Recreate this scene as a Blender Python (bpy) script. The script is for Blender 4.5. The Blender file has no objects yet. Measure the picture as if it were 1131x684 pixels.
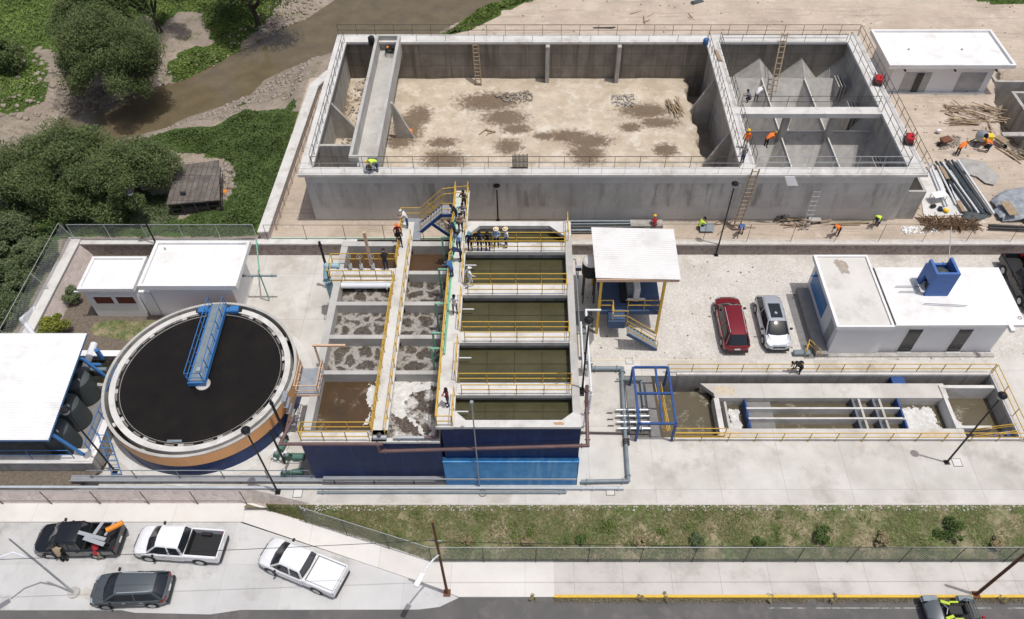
import bpy, bmesh, math, random
import numpy as np
from mathutils import Vector, Matrix, noise
from mathutils.geometry import tessellate_polygon
random.seed(7); rng=np.random.default_rng(7)
sc=bpy.context.scene; COL=sc.collection
R=math.radians
# ---------------------------------------------------------------- camera model (metres; Z up, Y away from camera)
PT=R(50);CC,SS=math.cos(PT),math.sin(PT);FP=866.;CX=580.;CY=342.;CH=45.
def at(px,py,z=0.):
    u=(px-CX)/FP;v=(py-CY)/FP
    dx,dy,dz=u,CC-v*SS,-SS-v*CC
    t=(z-CH)/dz
    return Vector((dx*t,dy*t,z))
def XY(px,py,z=0.): a=at(px,py,z); return (a.x,a.y)
cam=bpy.data.objects.new('camera',bpy.data.cameras.new('camera')); COL.objects.link(cam)
cam.location=(0,0,CH); cam.rotation_euler=(R(40),0,0)
cam.data.sensor_width=36; cam.data.lens=FP/1131*36; cam.data.shift_x=-(CX-565.5)/1131
cam.data.clip_end=2000; cam.data.clip_start=.5
sc.camera=cam
sc.render.resolution_x=1024; sc.render.resolution_y=619
# ---------------------------------------------------------------- light
w=bpy.data.worlds.new('World'); sc.world=w; w.use_nodes=True
SUN=Vector((.24,-.085,1)).normalized()
el=math.asin(SUN.z); az=math.atan2(SUN.x,SUN.y)
nt=w.node_tree; bg=nt.nodes['Background']; sk=nt.nodes.new('ShaderNodeTexSky'); sk.sky_type='NISHITA'; sk.sun_disc=False
sk.air_density=.7; sk.dust_density=4.; sk.ozone_density=.6; sk.sun_elevation=el; sk.sun_rotation=az
nt.links.new(sk.outputs[0],bg.inputs[0]); bg.inputs[1].default_value=.15
sl=bpy.data.lights.new('sun','SUN'); sl.energy=3.5; sl.angle=R(.5); sl.color=(1,.975,.94)
so=bpy.data.objects.new('sun',sl); COL.objects.link(so); so.rotation_euler=SUN.to_track_quat('Z','Y').to_euler(); so.location=(0,30,60)
sc.view_settings.view_transform='Standard'; sc.view_settings.look='None'; sc.view_settings.exposure=-.40; sc.view_settings.gamma=1
sc.render.engine='CYCLES'
# ---------------------------------------------------------------- materials
M={}
def mat(name,col,rough=.7,col2=None,scale=1.,detail=6,amt=1.,metal=0.,bump=0.,bscale=30.,spec=.35,stain=None,sscale=.35,streak=None,joints=None,contrast=(.35,.65)):
    """base colour varied by noise between col and col2, optional blotchy stains, vertical streaks and joint lines"""
    m=bpy.data.materials.new(name); m.use_nodes=True; N=m.node_tree; b=N.nodes['Principled BSDF']
    b.inputs['Roughness'].default_value=rough; b.inputs['Metallic'].default_value=metal
    b.inputs['Specular IOR Level'].default_value=spec
    c4=lambda c:(c[0],c[1],c[2],1)
    if col2 is None and stain is None and streak is None and joints is None and bump==0:
        b.inputs['Base Color'].default_value=c4(col); M[name]=m; return m
    tc=N.nodes.new('ShaderNodeNewGeometry'); P=tc.outputs['Position']
    def nz(sc_,det=detail,vec=P,ro=.6):
        n=N.nodes.new('ShaderNodeTexNoise'); n.inputs['Scale'].default_value=sc_; n.inputs['Detail'].default_value=det; n.inputs['Roughness'].default_value=ro
        N.links.new(vec,n.inputs['Vector']); return n.outputs['Fac']
    def ramp(f,a,b_):
        r=N.nodes.new('ShaderNodeMapRange'); r.inputs[1].default_value=a; r.inputs[2].default_value=b_; N.links.new(f,r.inputs[0]); return r.outputs[0]
    def mix(f,a,b_):
        x=N.nodes.new('ShaderNodeMix'); x.data_type='RGBA'
        if isinstance(f,float): x.inputs[0].default_value=f
        else: N.links.new(f,x.inputs[0])
        for i,v in ((6,a),(7,b_)):
            if isinstance(v,tuple): x.inputs[i].default_value=c4(v)
            else: N.links.new(v,x.inputs[i])
        return x.outputs[2]
    out=col
    if col2 is not None: out=mix(ramp(nz(scale),*contrast),col,col2)
    if stain is not None: out=mix(ramp(nz(sscale,8,ro=.7),.52,.66),out,stain)
    if streak is not None:
        mp=N.nodes.new('ShaderNodeMapping'); mp.inputs['Scale'].default_value=(1.6,1.6,.12); N.links.new(P,mp.inputs[0])
        out=mix(ramp(nz(1.2,5,mp.outputs[0]),.5,.7),out,streak)
    if joints is not None:
        plane,wd,hg,jc,js=joints
        sp=N.nodes.new('ShaderNodeSeparateXYZ'); N.links.new(P,sp.inputs[0]); cb=N.nodes.new('ShaderNodeCombineXYZ')
        N.links.new(sp.outputs[0],cb.inputs[0]); N.links.new(sp.outputs[1 if plane=='xy' else 2],cb.inputs[1])
        br=N.nodes.new('ShaderNodeTexBrick'); N.links.new(cb.outputs[0],br.inputs['Vector']); br.offset=0; br.squash=1
        br.inputs['Scale'].default_value=1; br.inputs['Brick Width'].default_value=wd; br.inputs['Row Height'].default_value=hg
        br.inputs['Mortar Size'].default_value=js; br.inputs['Mortar Smooth'].default_value=.3
        out=mix(br.outputs['Fac'],out,jc)
        # panel to panel tint
        br.inputs['Color1'].default_value=(.42,.42,.42,1); br.inputs['Color2'].default_value=(.58,.58,.58,1); br.inputs['Mortar'].default_value=(.5,.5,.5,1)
        mm=N.nodes.new('ShaderNodeMix'); mm.data_type='RGBA'; mm.blend_type='OVERLAY'; mm.inputs[0].default_value=.45
        N.links.new(out,mm.inputs[6]); N.links.new(br.outputs['Color'],mm.inputs[7]); out=mm.outputs[2]
    if isinstance(out,tuple): b.inputs['Base Color'].default_value=c4(out)
    else: N.links.new(out,b.inputs['Base Color'])
    if bump>0:
        bp=N.nodes.new('ShaderNodeBump'); bp.inputs['Strength'].default_value=bump; bp.inputs['Distance'].default_value=.05
        N.links.new(nz(bscale,4),bp.inputs['Height']); N.links.new(bp.outputs[0],b.inputs['Normal'])
    M[name]=m; return m
mat('concrete',(.50,.49,.46),.85,(.40,.39,.365),.6,stain=(.36,.345,.31),sscale=.5,bump=.15)
mat('pad',(.60,.58,.54),.85,(.48,.46,.42),.45,stain=(.41,.385,.34),sscale=.3,joints=('xy',4.1,4.6,(.32,.31,.29),.012),bump=.1)
mat('slab_light',(.66,.65,.62),.8,(.56,.55,.52),.9,stain=(.46,.44,.40),sscale=.6,bump=.1)
mat('concrete_wall',(.60,.58,.54),.85,(.50,.48,.445),.5,streak=(.30,.285,.255),stain=(.48,.46,.42),sscale=.35,joints=('xz',2.44,1.22,(.3,.285,.27),.012),bump=.12)
mat('tank_wall',(.48,.46,.42),.85,(.35,.335,.31),1.2,streak=(.26,.245,.22),bump=.12)
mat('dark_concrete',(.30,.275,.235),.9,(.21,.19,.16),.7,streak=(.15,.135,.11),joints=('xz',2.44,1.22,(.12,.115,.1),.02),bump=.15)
mat('hopper_concrete',(.42,.41,.385),.9,(.33,.32,.30),1.4,stain=(.28,.27,.25),sscale=.8,bump=.35,bscale=12)
mat('blue_dark',(.003,.025,.125),.5,(.003,.019,.095),1.3,streak=(.012,.045,.15),stain=(.013,.04,.13),sscale=1.1,joints=('xz',.42,.21,(.008,.018,.095),.008))
mat('blue_light',(.075,.35,.70),.5,(.06,.27,.6),1.5,streak=(.2,.47,.74),stain=(.13,.4,.7),sscale=1.0)
mat('orange_band',(.84,.42,.18),.55,(.8,.41,.16),1.2,streak=(.7,.38,.17))
mat('white_paint',(.80,.80,.79),.55,(.74,.74,.73),.6,stain=(.66,.655,.64),sscale=.5)
mat('white_wall',(.80,.80,.80),.6,(.76,.76,.76),.5)
mat('roof_seal',(.80,.795,.78),.6,(.74,.735,.72),.4,stain=(.66,.645,.615),sscale=.45,bump=.05)
mat('roof_canopy',(.72,.715,.70),.6,(.67,.665,.65),.7,stain=(.6,.59,.57),sscale=.5)
mat('roof_cream',(.66,.64,.60),.7,(.60,.58,.54),.7,stain=(.52,.50,.46),sscale=.5,bump=.05)
mat('steel_blue',(.03,.085,.27),.5,(.022,.065,.21),3.)
mat("tower_blue",(.07,.16,.42),.6,(.06,.14,.38),3.)
mat("sky_blue_paint",(.055,.19,.42),.4,(.045,.17,.43),3.)
mat('yellow_paint',(.62,.40,.055),.45,(.55,.34,.05),4.)
mat('beige_paint',(.66,.47,.32),.5,(.58,.40,.27),4.)
mat('dark_metal',(.05,.05,.052),.5,(.09,.07,.055),3.)
mat('black_paint',(.012,.012,.014),.4)
mat('grey_metal',(.42,.44,.46),.4,(.33,.35,.37),2.,metal=.4)
mat('galv',(.55,.57,.58),.35,metal=.5)
mat('pipe_grey',(.22,.265,.29),.45,(.17,.21,.235),2.)
mat('pipe_dark',(.07,.085,.10),.45,(.05,.062,.075),2.)
mat('pipe_blue',(.32,.50,.58),.45,(.27,.43,.5),2.)
mat('pipe_maroon',(.17,.105,.10),.45,(.13,.08,.08),2.)
mat('pipe_green',(.20,.48,.32),.45,(.16,.4,.27),2.)
mat('pipe_pale',(.5,.54,.57),.45,(.42,.46,.49),1.5)
mat('pipe_white',(.7,.73,.76),.4)
mat('pump_green',(.10,.20,.16),.4)
mat('rust_pale',(.42,.24,.12),.9,(.5,.36,.24),6.)
mat('rust',(.20,.085,.045),.85,(.13,.06,.035),4.)
mat('wood',(.38,.29,.19),.85,(.27,.20,.13),3.,bump=.2)
mat('wood_old',(.085,.075,.065),.9,(.05,.045,.04),4.,bump=.3)
mat('shack_roof',(.19,.165,.145),.9,(.11,.095,.083),1.6,stain=(.08,.068,.058),sscale=1.2,joints=('xy',.42,2.6,(.07,.06,.052),.03))
mat('deck_blue',(.055,.095,.19),.6,(.045,.078,.15),2.)
mat('baffle_grey',(.16,.18,.21),.7,(.12,.135,.16),3.)
mat('asphalt',(.135,.13,.125),.9,(.105,.102,.10),.5,stain=(.16,.15,.14),sscale=.8,bump=.3,bscale=60)
mat('parking_concrete',(.56,.56,.55),.85,(.47,.47,.46),.3,stain=(.38,.375,.36),sscale=.35,joints=('xy',3.6,3.1,(.40,.39,.38),.01),bump=.1)
mat('sidewalk',(.58,.555,.52),.85,(.49,.465,.43),.4,stain=(.42,.395,.36),sscale=.4,joints=('xy',2.9,40,(.33,.31,.29),.014),bump=.1)
mat('sidewalk_new',(.70,.68,.645),.85,(.63,.61,.575),.5,joints=('xy',4.4,40,(.45,.43,.41),.012),bump=.1)
mat('kerb_yellow',(.72,.47,.04),.6,(.6,.40,.06),5.)
mat('water_line',(.035,.034,.018),.3)
mat('line_white',(.30,.30,.29),.8,(.12,.12,.115),2.,contrast=(.45,.55))
mat('dirt_fill',(.55,.455,.345),.95,(.44,.355,.265),.6,stain=(.38,.315,.235),sscale=1.3,bump=.9,bscale=4)
mat('wet_stain',(.12,.085,.055),.8,(.17,.125,.08),1.5)
mat('roof_stain_mat',(.33,.28,.23),.9,(.42,.37,.31),3.)
mat('mulch',(.20,.165,.13),.95,(.12,.10,.08),5.,bump=.6,bscale=20)
mat('glass_dark',(.02,.025,.03),.08,spec=.6)
mat('tyre',(.015,.015,.016),.8)
mat('plastic_black',(.02,.021,.022),.5)
mat('tank_plastic',(.055,.068,.07),.6,(.075,.088,.09),1.5)
mat('red_paint',(.42,.02,.025),.4)
mat('tail_red',(.22,.01,.012),.3)
mat('rust_grille',(.17,.05,.035),.8,(.1,.03,.02),20)
mat('orange_plastic',(.75,.26,.03),.5)
mat('skin_tone',(.33,.18,.115),.6)
mat('hair_dark',(.012,.01,.009),.7)
mat('green_line',(.45,.62,.5),.7)
mat('pebble',(.42,.41,.39),.9,(.25,.24,.23),8)
mat('tarp',(.34,.37,.40),.5,(.22,.24,.27),2.5,bump=.4,bscale=5)
mat('rock',(.38,.33,.275),.9,(.24,.205,.17),4.,bump=.5,bscale=8)
mat('brush',(.13,.075,.04),.95,(.2,.13,.07),5)
mat('bark',(.07,.055,.042),.95,(.045,.036,.03),5,bump=.6,bscale=15)
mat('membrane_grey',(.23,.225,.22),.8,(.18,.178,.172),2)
mat('porch_grey',(.30,.295,.285),.85,(.24,.235,.23),1.5)
mat('sandy_dirt',(.50,.41,.29),.95,(.58,.52,.43),4.)
mat('pale_yellow',(.62,.53,.32),.8,(.6,.56,.48),3.)
mat('mortar_white',(.6,.57,.53),.9,(.5,.47,.43),3.,bump=.3)
mat('screen_lime',(.45,.6,.04),.4)
for n_,c_ in dict(cl_white=(.7,.7,.7),cl_navy=(.02,.03,.07),cl_black=(.015,.015,.017),cl_jeans=(.05,.085,.17),cl_lightblue=(.35,.5,.68),cl_grey=(.2,.2,.21),cl_olive=(.09,.075,.045),cl_red=(.33,.02,.03),cl_orange=(.9,.2,.03),cl_hivis=(.6,.8,.08),cl_straw=(.72,.58,.36),cl_yellow=(.85,.55,.03),cl_teal=(.08,.3,.38),cl_khaki=(.35,.27,.18),cl_blue=(.06,.14,.34),cl_maroon=(.15,.02,.025),cl_pink=(.62,.4,.38)).items(): mat(n_,c_,.85)
def carpaint(n,c,metal=.3):
    m=mat(n,c,.32,metal=metal); m.node_tree.nodes['Principled BSDF'].inputs['Coat Weight'].default_value=.7; m.node_tree.nodes['Principled BSDF'].inputs['Coat Roughness'].default_value=.06
carpaint('paint_white',(.78,.79,.8),0); carpaint('paint_black',(.018,.02,.024)); carpaint('paint_slate',(.13,.15,.16),.5); carpaint('paint_red',(.20,.012,.02),.3); carpaint('paint_silver',(.52,.55,.58),.5)
def tree_nodes(m): return m.node_tree, m.node_tree.nodes['Principled BSDF']
def special(name,build,rough=.8,spec=.3):
    m=bpy.data.materials.new(name); m.use_nodes=True; N,b=tree_nodes(m); b.inputs['Roughness'].default_value=rough; b.inputs['Specular IOR Level'].default_value=spec
    class K: pass
    k=K(); k.N=N; k.b=b
    g=N.nodes.new('ShaderNodeNewGeometry'); k.P=g.outputs['Position']; k.rnd=g.outputs['Random Per Island']
    def noise_(s,d=5,vec=None,ro=.6,dist=0):
        n=N.nodes.new('ShaderNodeTexNoise'); n.inputs['Scale'].default_value=s; n.inputs['Detail'].default_value=d; n.inputs['Roughness'].default_value=ro; n.inputs['Distortion'].default_value=dist
        N.links.new(vec if vec is not None else k.P,n.inputs['Vector']); return n
    def rng_(f,a,b_,c=0,d=1):
        r=N.nodes.new('ShaderNodeMapRange')
        for i,v in ((1,a),(2,b_),(3,c),(4,d)): r.inputs[i].default_value=v
        N.links.new(f,r.inputs[0]); return r.outputs[0]
    def mix_(f,a,b_):
        x=N.nodes.new('ShaderNodeMix'); x.data_type='RGBA'
        if isinstance(f,float): x.inputs[0].default_value=f
        else: N.links.new(f,x.inputs[0])
        for i,v in ((6,a),(7,b_)):
            if isinstance(v,tuple): x.inputs[i].default_value=(*v,1)
            else: N.links.new(v,x.inputs[i])
        return x.outputs[2]
    def vor(s,feature='DISTANCE_TO_EDGE',vec=None,rnd=1):
        v=N.nodes.new('ShaderNodeTexVoronoi'); v.feature=feature; v.inputs['Scale'].default_value=s; v.inputs['Randomness'].default_value=rnd
        N.links.new(vec if vec is not None else k.P,v.inputs['Vector']); return v
    def mth(op,a,b_=None):
        x=N.nodes.new('ShaderNodeMath'); x.operation=op
        for i,v in ((0,a),(1,b_)):
            if v is None: continue
            if isinstance(v,(int,float)): x.inputs[i].default_value=v
            else: N.links.new(v,x.inputs[i])
        return x.outputs[0]
    def warp(amount,s):
        n=noise_(s,3); x=N.nodes.new('ShaderNodeVectorMath'); x.operation='MULTIPLY_ADD'
        N.links.new(n.outputs['Color'],x.inputs[0]); x.inputs[1].default_value=(amount,)*3; N.links.new(k.P,x.inputs[2]); return x.outputs[0]
    def bump_(f,st,dist=.05):
        bp=N.nodes.new('ShaderNodeBump'); bp.inputs['Strength'].default_value=st; bp.inputs['Distance'].default_value=dist
        N.links.new(f,bp.inputs['Height']); N.links.new(bp.outputs[0],b.inputs['Normal'])
    def out(c): N.links.new(c,b.inputs['Base Color'])
    k.noise=noise_;k.rng=rng_;k.mix=mix_;k.vor=vor;k.mth=mth;k.warp=warp;k.bump=bump_;k.out=out
    build(k); M[name]=m; return m
def b_cobble(k):
    wv=k.warp(.12,2.5); v=k.vor(3.6,vec=wv); c=k.vor(3.6,'F1',vec=wv); h=k.vor(1.9,'F1',vec=wv)
    st=k.mix(k.rng(k.noise(.45,7).outputs['Fac'],.35,.65),(.60,.575,.53),(.49,.46,.42))
    st=k.mix(k.rng(c.outputs['Color'],.0,1.,0.,.45),st,(.70,.67,.62))
    hole=k.mth('MULTIPLY',k.rng(h.outputs['Distance'],.10,.20,1,0),k.rng(h.outputs['Color'],.25,.35,1,0))
    o=k.mix(k.rng(v.outputs[0],.0,.07,.55,0),st,(.30,.275,.245)); o=k.mix(hole,o,(.11,.10,.09))
    o=k.mix(k.rng(k.noise(.22,8).outputs['Fac'],.56,.66,0,.5),o,(.33,.29,.24)); k.out(o); k.bump(v.outputs[0],.4,.03)
special('cobble',b_cobble,.85)
def b_stone(k):
    v=k.vor(3.4,vec=k.warp(.25,2)); c=k.vor(3.4,'F1',vec=k.warp(.25,2))
    o=k.mix(c.outputs['Color'],(.34,.28,.25),(.19,.155,.14)); o=k.mix(k.rng(v.outputs[0],0,.05,.6,0),o,(.42,.39,.36)); k.out(o); k.bump(v.outputs[0],.8,.06)
special('stone_masonry',b_stone,.95)
def b_stonel(k):
    v=k.vor(3.0,vec=k.warp(.25,2)); c=k.vor(3.0,'F1',vec=k.warp(.25,2))
    o=k.mix(c.outputs['Color'],(.58,.51,.47),(.44,.37,.34)); o=k.mix(k.rng(v.outputs[0],0,.06,.6,0),o,(.56,.53,.49)); k.out(o); k.bump(v.outputs[0],.7,.05)
special('stone_pale',b_stonel,.95)
def water_mat(name,col,col2,foam=None,mode=None,rough=.08,bs=3.,bst=.12,scale=1.):
    def f(k):
        o=k.mix(k.rng(k.noise(.6,5).outputs['Fac'],.35,.65),col,col2)
        if mode=='net':
            wv=k.warp(1.5,.9); v=k.vor(.95*scale,vec=wv); big=k.noise(.5,5); w_=k.mth('MULTIPLY',k.mth('ADD',k.mth('MULTIPLY',big.outputs['Fac'],1.),-.27),.52)
            a=k.mth('SUBTRACT',1.,k.rng(k.mth('SUBTRACT',v.outputs[0],w_),-.07,.05)); n=k.rng(k.noise(5,8,ro=.85,dist=1.5).outputs['Fac'],.36,.62,.3,1); fo=k.mth('MULTIPLY',a,n)
            v2=k.vor(3.2,vec=k.warp(.9,1.6)); ve=k.rng(v2.outputs[0],.0,.045,.38,0); fo=k.mth('MAXIMUM',fo,ve); v3=k.vor(9.,vec=k.warp(.4,4)); fo=k.mth('MAXIMUM',fo,k.rng(v3.outputs[0],0,.09,.16,0))
            o=k.mix(fo,o,foam)
        elif mode=='wisps':
            n=k.noise(.8,8,vec=k.warp(1.5,.6),ro=.72); a=k.rng(n.outputs['Fac'],.54,.66); n2=k.rng(k.noise(7,5,ro=.8).outputs['Fac'],.4,.6); o=k.mix(k.mth('MULTIPLY',k.mth('MULTIPLY',a,n2),.75),o,foam)
        elif mode=='froth':
            n=k.noise(.45,8,vec=k.warp(1.2,.7),ro=.65); o=k.mix(k.mth('MULTIPLY',k.rng(n.outputs['Fac'],.50,.56),k.rng(k.noise(8,5,ro=.8).outputs['Fac'],.35,.6,.5,1)),o,foam); v2=k.vor(4.5,vec=k.warp(.8,2)); o=k.mix(k.rng(v2.outputs[0],0,.06,.5,0),o,(.4,.36,.31))
        elif mode=='specks':
            n=k.noise(6,6,ro=.75); o=k.mix(k.rng(n.outputs['Fac'],.62,.70,0,.8),o,foam)
        k.out(o); k.bump(k.noise(bs,4).outputs['Fac'],bst,.05)
    return special(name,f,rough,.5)
water_mat('water_river',(.16,.127,.075),(.125,.10,.06),(.30,.27,.2),'specks',.12,1.2,.15)
water_mat('water_pool',(.02,.021,.014),(.035,.033,.022),(.42,.42,.38),'specks',.15,6,.2)
water_mat('water_black',(.009,.0065,.0038),(.014,.0105,.006),(.03,.025,.016),'specks',.10,5,.6)
water_mat('water_green',(.058,.055,.027),(.082,.077,.04),None,None,.2,5,.3)
water_mat('water_net',(.048,.038,.028),(.07,.056,.041),(.46,.435,.395),'net',.3)
water_mat('water_brown',(.085,.052,.026),(.062,.04,.022),(.35,.30,.25),'wisps',.25)
water_mat('water_froth',(.07,.05,.034),(.05,.037,.026),(.68,.66,.62),'froth',.4)
water_mat('water_inlet',(.09,.05,.025),(.07,.04,.02),(.3,.22,.15),'specks',.3)
water_mat('water_contact',(.10,.085,.052),(.12,.10,.065),(.5,.47,.4),'wisps',.25)
def b_front(k):
    s=k.N.nodes.new('ShaderNodeSeparateXYZ'); k.N.links.new(k.P,s.inputs[0]); z=s.outputs[2]
    o=k.mix(k.rng(k.noise(.35,8,ro=.65).outputs['Fac'],.36,.64),(.60,.585,.55),(.47,.455,.425)); o=k.mix(k.rng(k.noise(4,6,ro=.7).outputs['Fac'],.55,.7,0,.5),o,(.38,.365,.335))
    o=k.mix(k.rng(z,5.05,5.12,0,.35),o,(.66,.65,.62)); o=k.mix(k.rng(z,2.45,2.38,0,.3),o,(.62,.60,.56))
    mp=k.N.nodes.new('ShaderNodeMapping'); mp.inputs['Scale'].default_value=(1.3,1.3,.22); k.N.links.new(k.P,mp.inputs[0]); mp2=k.N.nodes.new('ShaderNodeMapping'); mp2.inputs['Scale'].default_value=(.22,.22,.02); k.N.links.new(k.P,mp2.inputs[0])
    band=k.mth('MULTIPLY',k.rng(z,2.5,2.75),k.rng(z,5.1,4.98)); st=k.mth('MULTIPLY',k.rng(k.noise(1.,6,vec=mp.outputs[0],ro=.65).outputs['Fac'],.46,.62),k.rng(k.noise(1.,3,vec=mp2.outputs[0]).outputs['Fac'],.42,.55)); o=k.mix(k.mth('MULTIPLY',k.mth('MULTIPLY',band,st),.85),o,(.27,.25,.21))
    o=k.mix(k.mth('MULTIPLY',k.rng(k.noise(.7,6,vec=mp.outputs[0]).outputs['Fac'],.56,.7),.5),o,(.36,.345,.31))
    cb=k.N.nodes.new('ShaderNodeCombineXYZ'); k.N.links.new(s.outputs[0],cb.inputs[0]); k.N.links.new(z,cb.inputs[1]); br=k.N.nodes.new('ShaderNodeTexBrick'); k.N.links.new(cb.outputs[0],br.inputs['Vector']); br.offset=0
    for n_,v_ in (('Scale',1),('Brick Width',2.44),('Row Height',1.25),('Mortar Size',.012),('Mortar Smooth',.3)): br.inputs[n_].default_value=v_
    o=k.mix(k.mth('MULTIPLY',br.outputs['Fac'],.6),o,(.33,.315,.29)); k.out(o); k.bump(k.noise(9,5).outputs['Fac'],.2,.03)
special('front_concrete',b_front,.85)
def b_soil(k):
    a=k.N.nodes.new('ShaderNodeAttribute'); a.attribute_name='cover'; s=k.N.nodes.new('ShaderNodeSeparateColor'); k.N.links.new(a.outputs['Color'],s.inputs[0])
    n1=k.noise(.45,8,ro=.65).outputs['Fac']; n2=k.noise(2.6,8,ro=.75).outputs['Fac']; n3=k.noise(9,5).outputs['Fac']
    d=k.mix(k.rng(n1,.38,.62),(.60,.52,.41),(.46,.385,.29)); d=k.mix(k.rng(k.noise(.8,7,ro=.7).outputs['Fac'],.52,.62,0,.7),d,(.68,.63,.54)); d=k.mix(k.rng(n2,.54,.68,0,.55),d,(.36,.29,.21)); d=k.mix(k.rng(n3,.58,.7,0,.5),d,(.33,.28,.22))
    x=k.mth('ADD',s.outputs[0],k.mth('MULTIPLY',k.mth('SUBTRACT',n2,.5),1.5)); x=k.mth('ADD',x,k.mth('MULTIPLY',k.mth('SUBTRACT',n3,.5),.5))
    o=k.mix(k.rng(x,.36,.68,0,.9),d,k.mix(k.rng(n3,.4,.6),(.11,.078,.05),(.19,.14,.095))); k.out(o); k.bump(n2,.9,.1)
special('soil_mat',b_soil,.95,.15)
def b_foam(k):
    o=k.mix(k.rng(k.noise(3,6).outputs['Fac'],.35,.65),(.72,.72,.70),(.52,.51,.48)); k.out(o); k.bump(k.noise(7,6).outputs['Fac'],.8,.06)
special('foam_white',b_foam,.9)
def b_terrain(k):
    a=k.N.nodes.new('ShaderNodeAttribute'); a.attribute_name='cover'; s=k.N.nodes.new('ShaderNodeSeparateColor'); k.N.links.new(a.outputs['Color'],s.inputs[0])
    n1=k.noise(.35,8).outputs['Fac']; n2=k.noise(3,6,ro=.75).outputs['Fac']; n3=k.noise(12,4).outputs['Fac']
    d=k.mix(k.rng(n1,.35,.65),(.36,.30,.245),(.25,.21,.17)); d=k.mix(k.rng(n2,.52,.66,0,.8),d,(.17,.14,.11)); d=k.mix(k.rng(n3,.56,.66,0,.6),d,(.5,.45,.39)); d=k.mix(k.rng(k.noise(.9,8,ro=.75).outputs['Fac'],.52,.6,0,.55),d,(.13,.14,.06))
    sand=k.mix(k.rng(n1,.35,.65),(.58,.49,.395),(.47,.39,.31)); sand=k.mix(k.rng(k.noise(.6,8,ro=.7).outputs['Fac'],.58,.68,0,.6),sand,(.70,.64,.56)); sand=k.mix(k.rng(n2,.58,.72,0,.6),sand,(.34,.285,.23)); sand=k.mix(k.rng(k.noise(.28,9,ro=.75).outputs['Fac'],.50,.62,0,.6),sand,(.40,.335,.27))
    mp=k.N.nodes.new('ShaderNodeMapping'); mp.inputs['Scale'].default_value=(.10,1.5,1); mp.inputs['Rotation'].default_value=(0,0,.10); k.N.links.new(k.warp(1.2,.12),mp.inputs[0]); sand=k.mix(k.rng(k.noise(1.3,6,vec=mp.outputs[0],ro=.7).outputs['Fac'],.54,.62,0,.45),sand,(.33,.275,.22)); sand=k.mix(k.rng(n3,.6,.68,0,.5),sand,(.28,.24,.2))
    g=k.mix(k.rng(n1,.35,.65),(.075,.125,.028),(.045,.08,.018)); g=k.mix(k.rng(n2,.5,.7,0,.7),g,(.13,.165,.045)); g=k.mix(k.rng(n3,.58,.68,0,.5),g,(.02,.035,.01))
    def th(ch,lo=.35,hi=.6):
        x=k.mth('ADD',ch,k.mth('MULTIPLY',k.mth('SUBTRACT',n2,.5),1.1)); return k.rng(x,lo,hi)
    o=k.mix(th(s.outputs[1]),d,sand); o=k.mix(th(s.outputs[0],.42,.55),o,g); o=k.mix(th(s.outputs[2]),o,(.10,.085,.068)); k.out(o); k.bump(n2,.8,.12)
special('terrain_mat',b_terrain,.95,.15)
def b_grassb(k):
    n1=k.noise(.5,8,ro=.7).outputs['Fac']; n2=k.noise(5,6,ro=.75).outputs['Fac']
    o=k.mix(k.rng(n1,.38,.54),(.35,.29,.19),(.095,.135,.04)); o=k.mix(k.rng(n2,.5,.68,0,.7),o,(.42,.355,.24)); o=k.mix(k.rng(k.noise(.9,8,ro=.75).outputs['Fac'],.54,.62,0,.45),o,(.17,.135,.08)); o=k.mix(k.rng(k.noise(11,5,ro=.8).outputs['Fac'],.58,.66,0,.7),o,(.07,.07,.03)); k.out(o); k.bump(n2,.8,.1)
special('embank',b_grassb,.95,.15)
def leafmat(name,a,b_,c=None):
    def f(k):
        o=k.mix(k.rnd,a,b_); 
        o=k.mix(k.rng(k.noise(.5,3).outputs['Fac'],.4,.6,0,.6),o,c or tuple(x*.6 for x in a)); k.out(o)
        k.b.inputs['Subsurface Weight'].default_value=0
    return special(name,f,.65,.25)
leafmat('leaf_tree',(.082,.115,.036),(.15,.185,.07),(.05,.074,.022))
leafmat('leaf_tree_dark',(.065,.1,.03),(.10,.135,.045),(.04,.065,.018))
leafmat('leaf_vine',(.06,.105,.024),(.12,.175,.05),(.032,.06,.013))
leafmat('leaf_reed',(.12,.18,.035),(.2,.27,.07),(.075,.12,.025))
leafmat('leaf_bush',(.10,.135,.06),(.14,.17,.08),(.06,.085,.035))
leafmat('leaf_yellow',(.16,.19,.03),(.25,.26,.04),(.08,.11,.02))
leafmat('leaf_dry',(.34,.28,.16),(.24,.2,.11),(.2,.16,.09))
leafmat('grass_blade',(.08,.12,.03),(.22,.22,.09),(.30,.25,.14))
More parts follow.
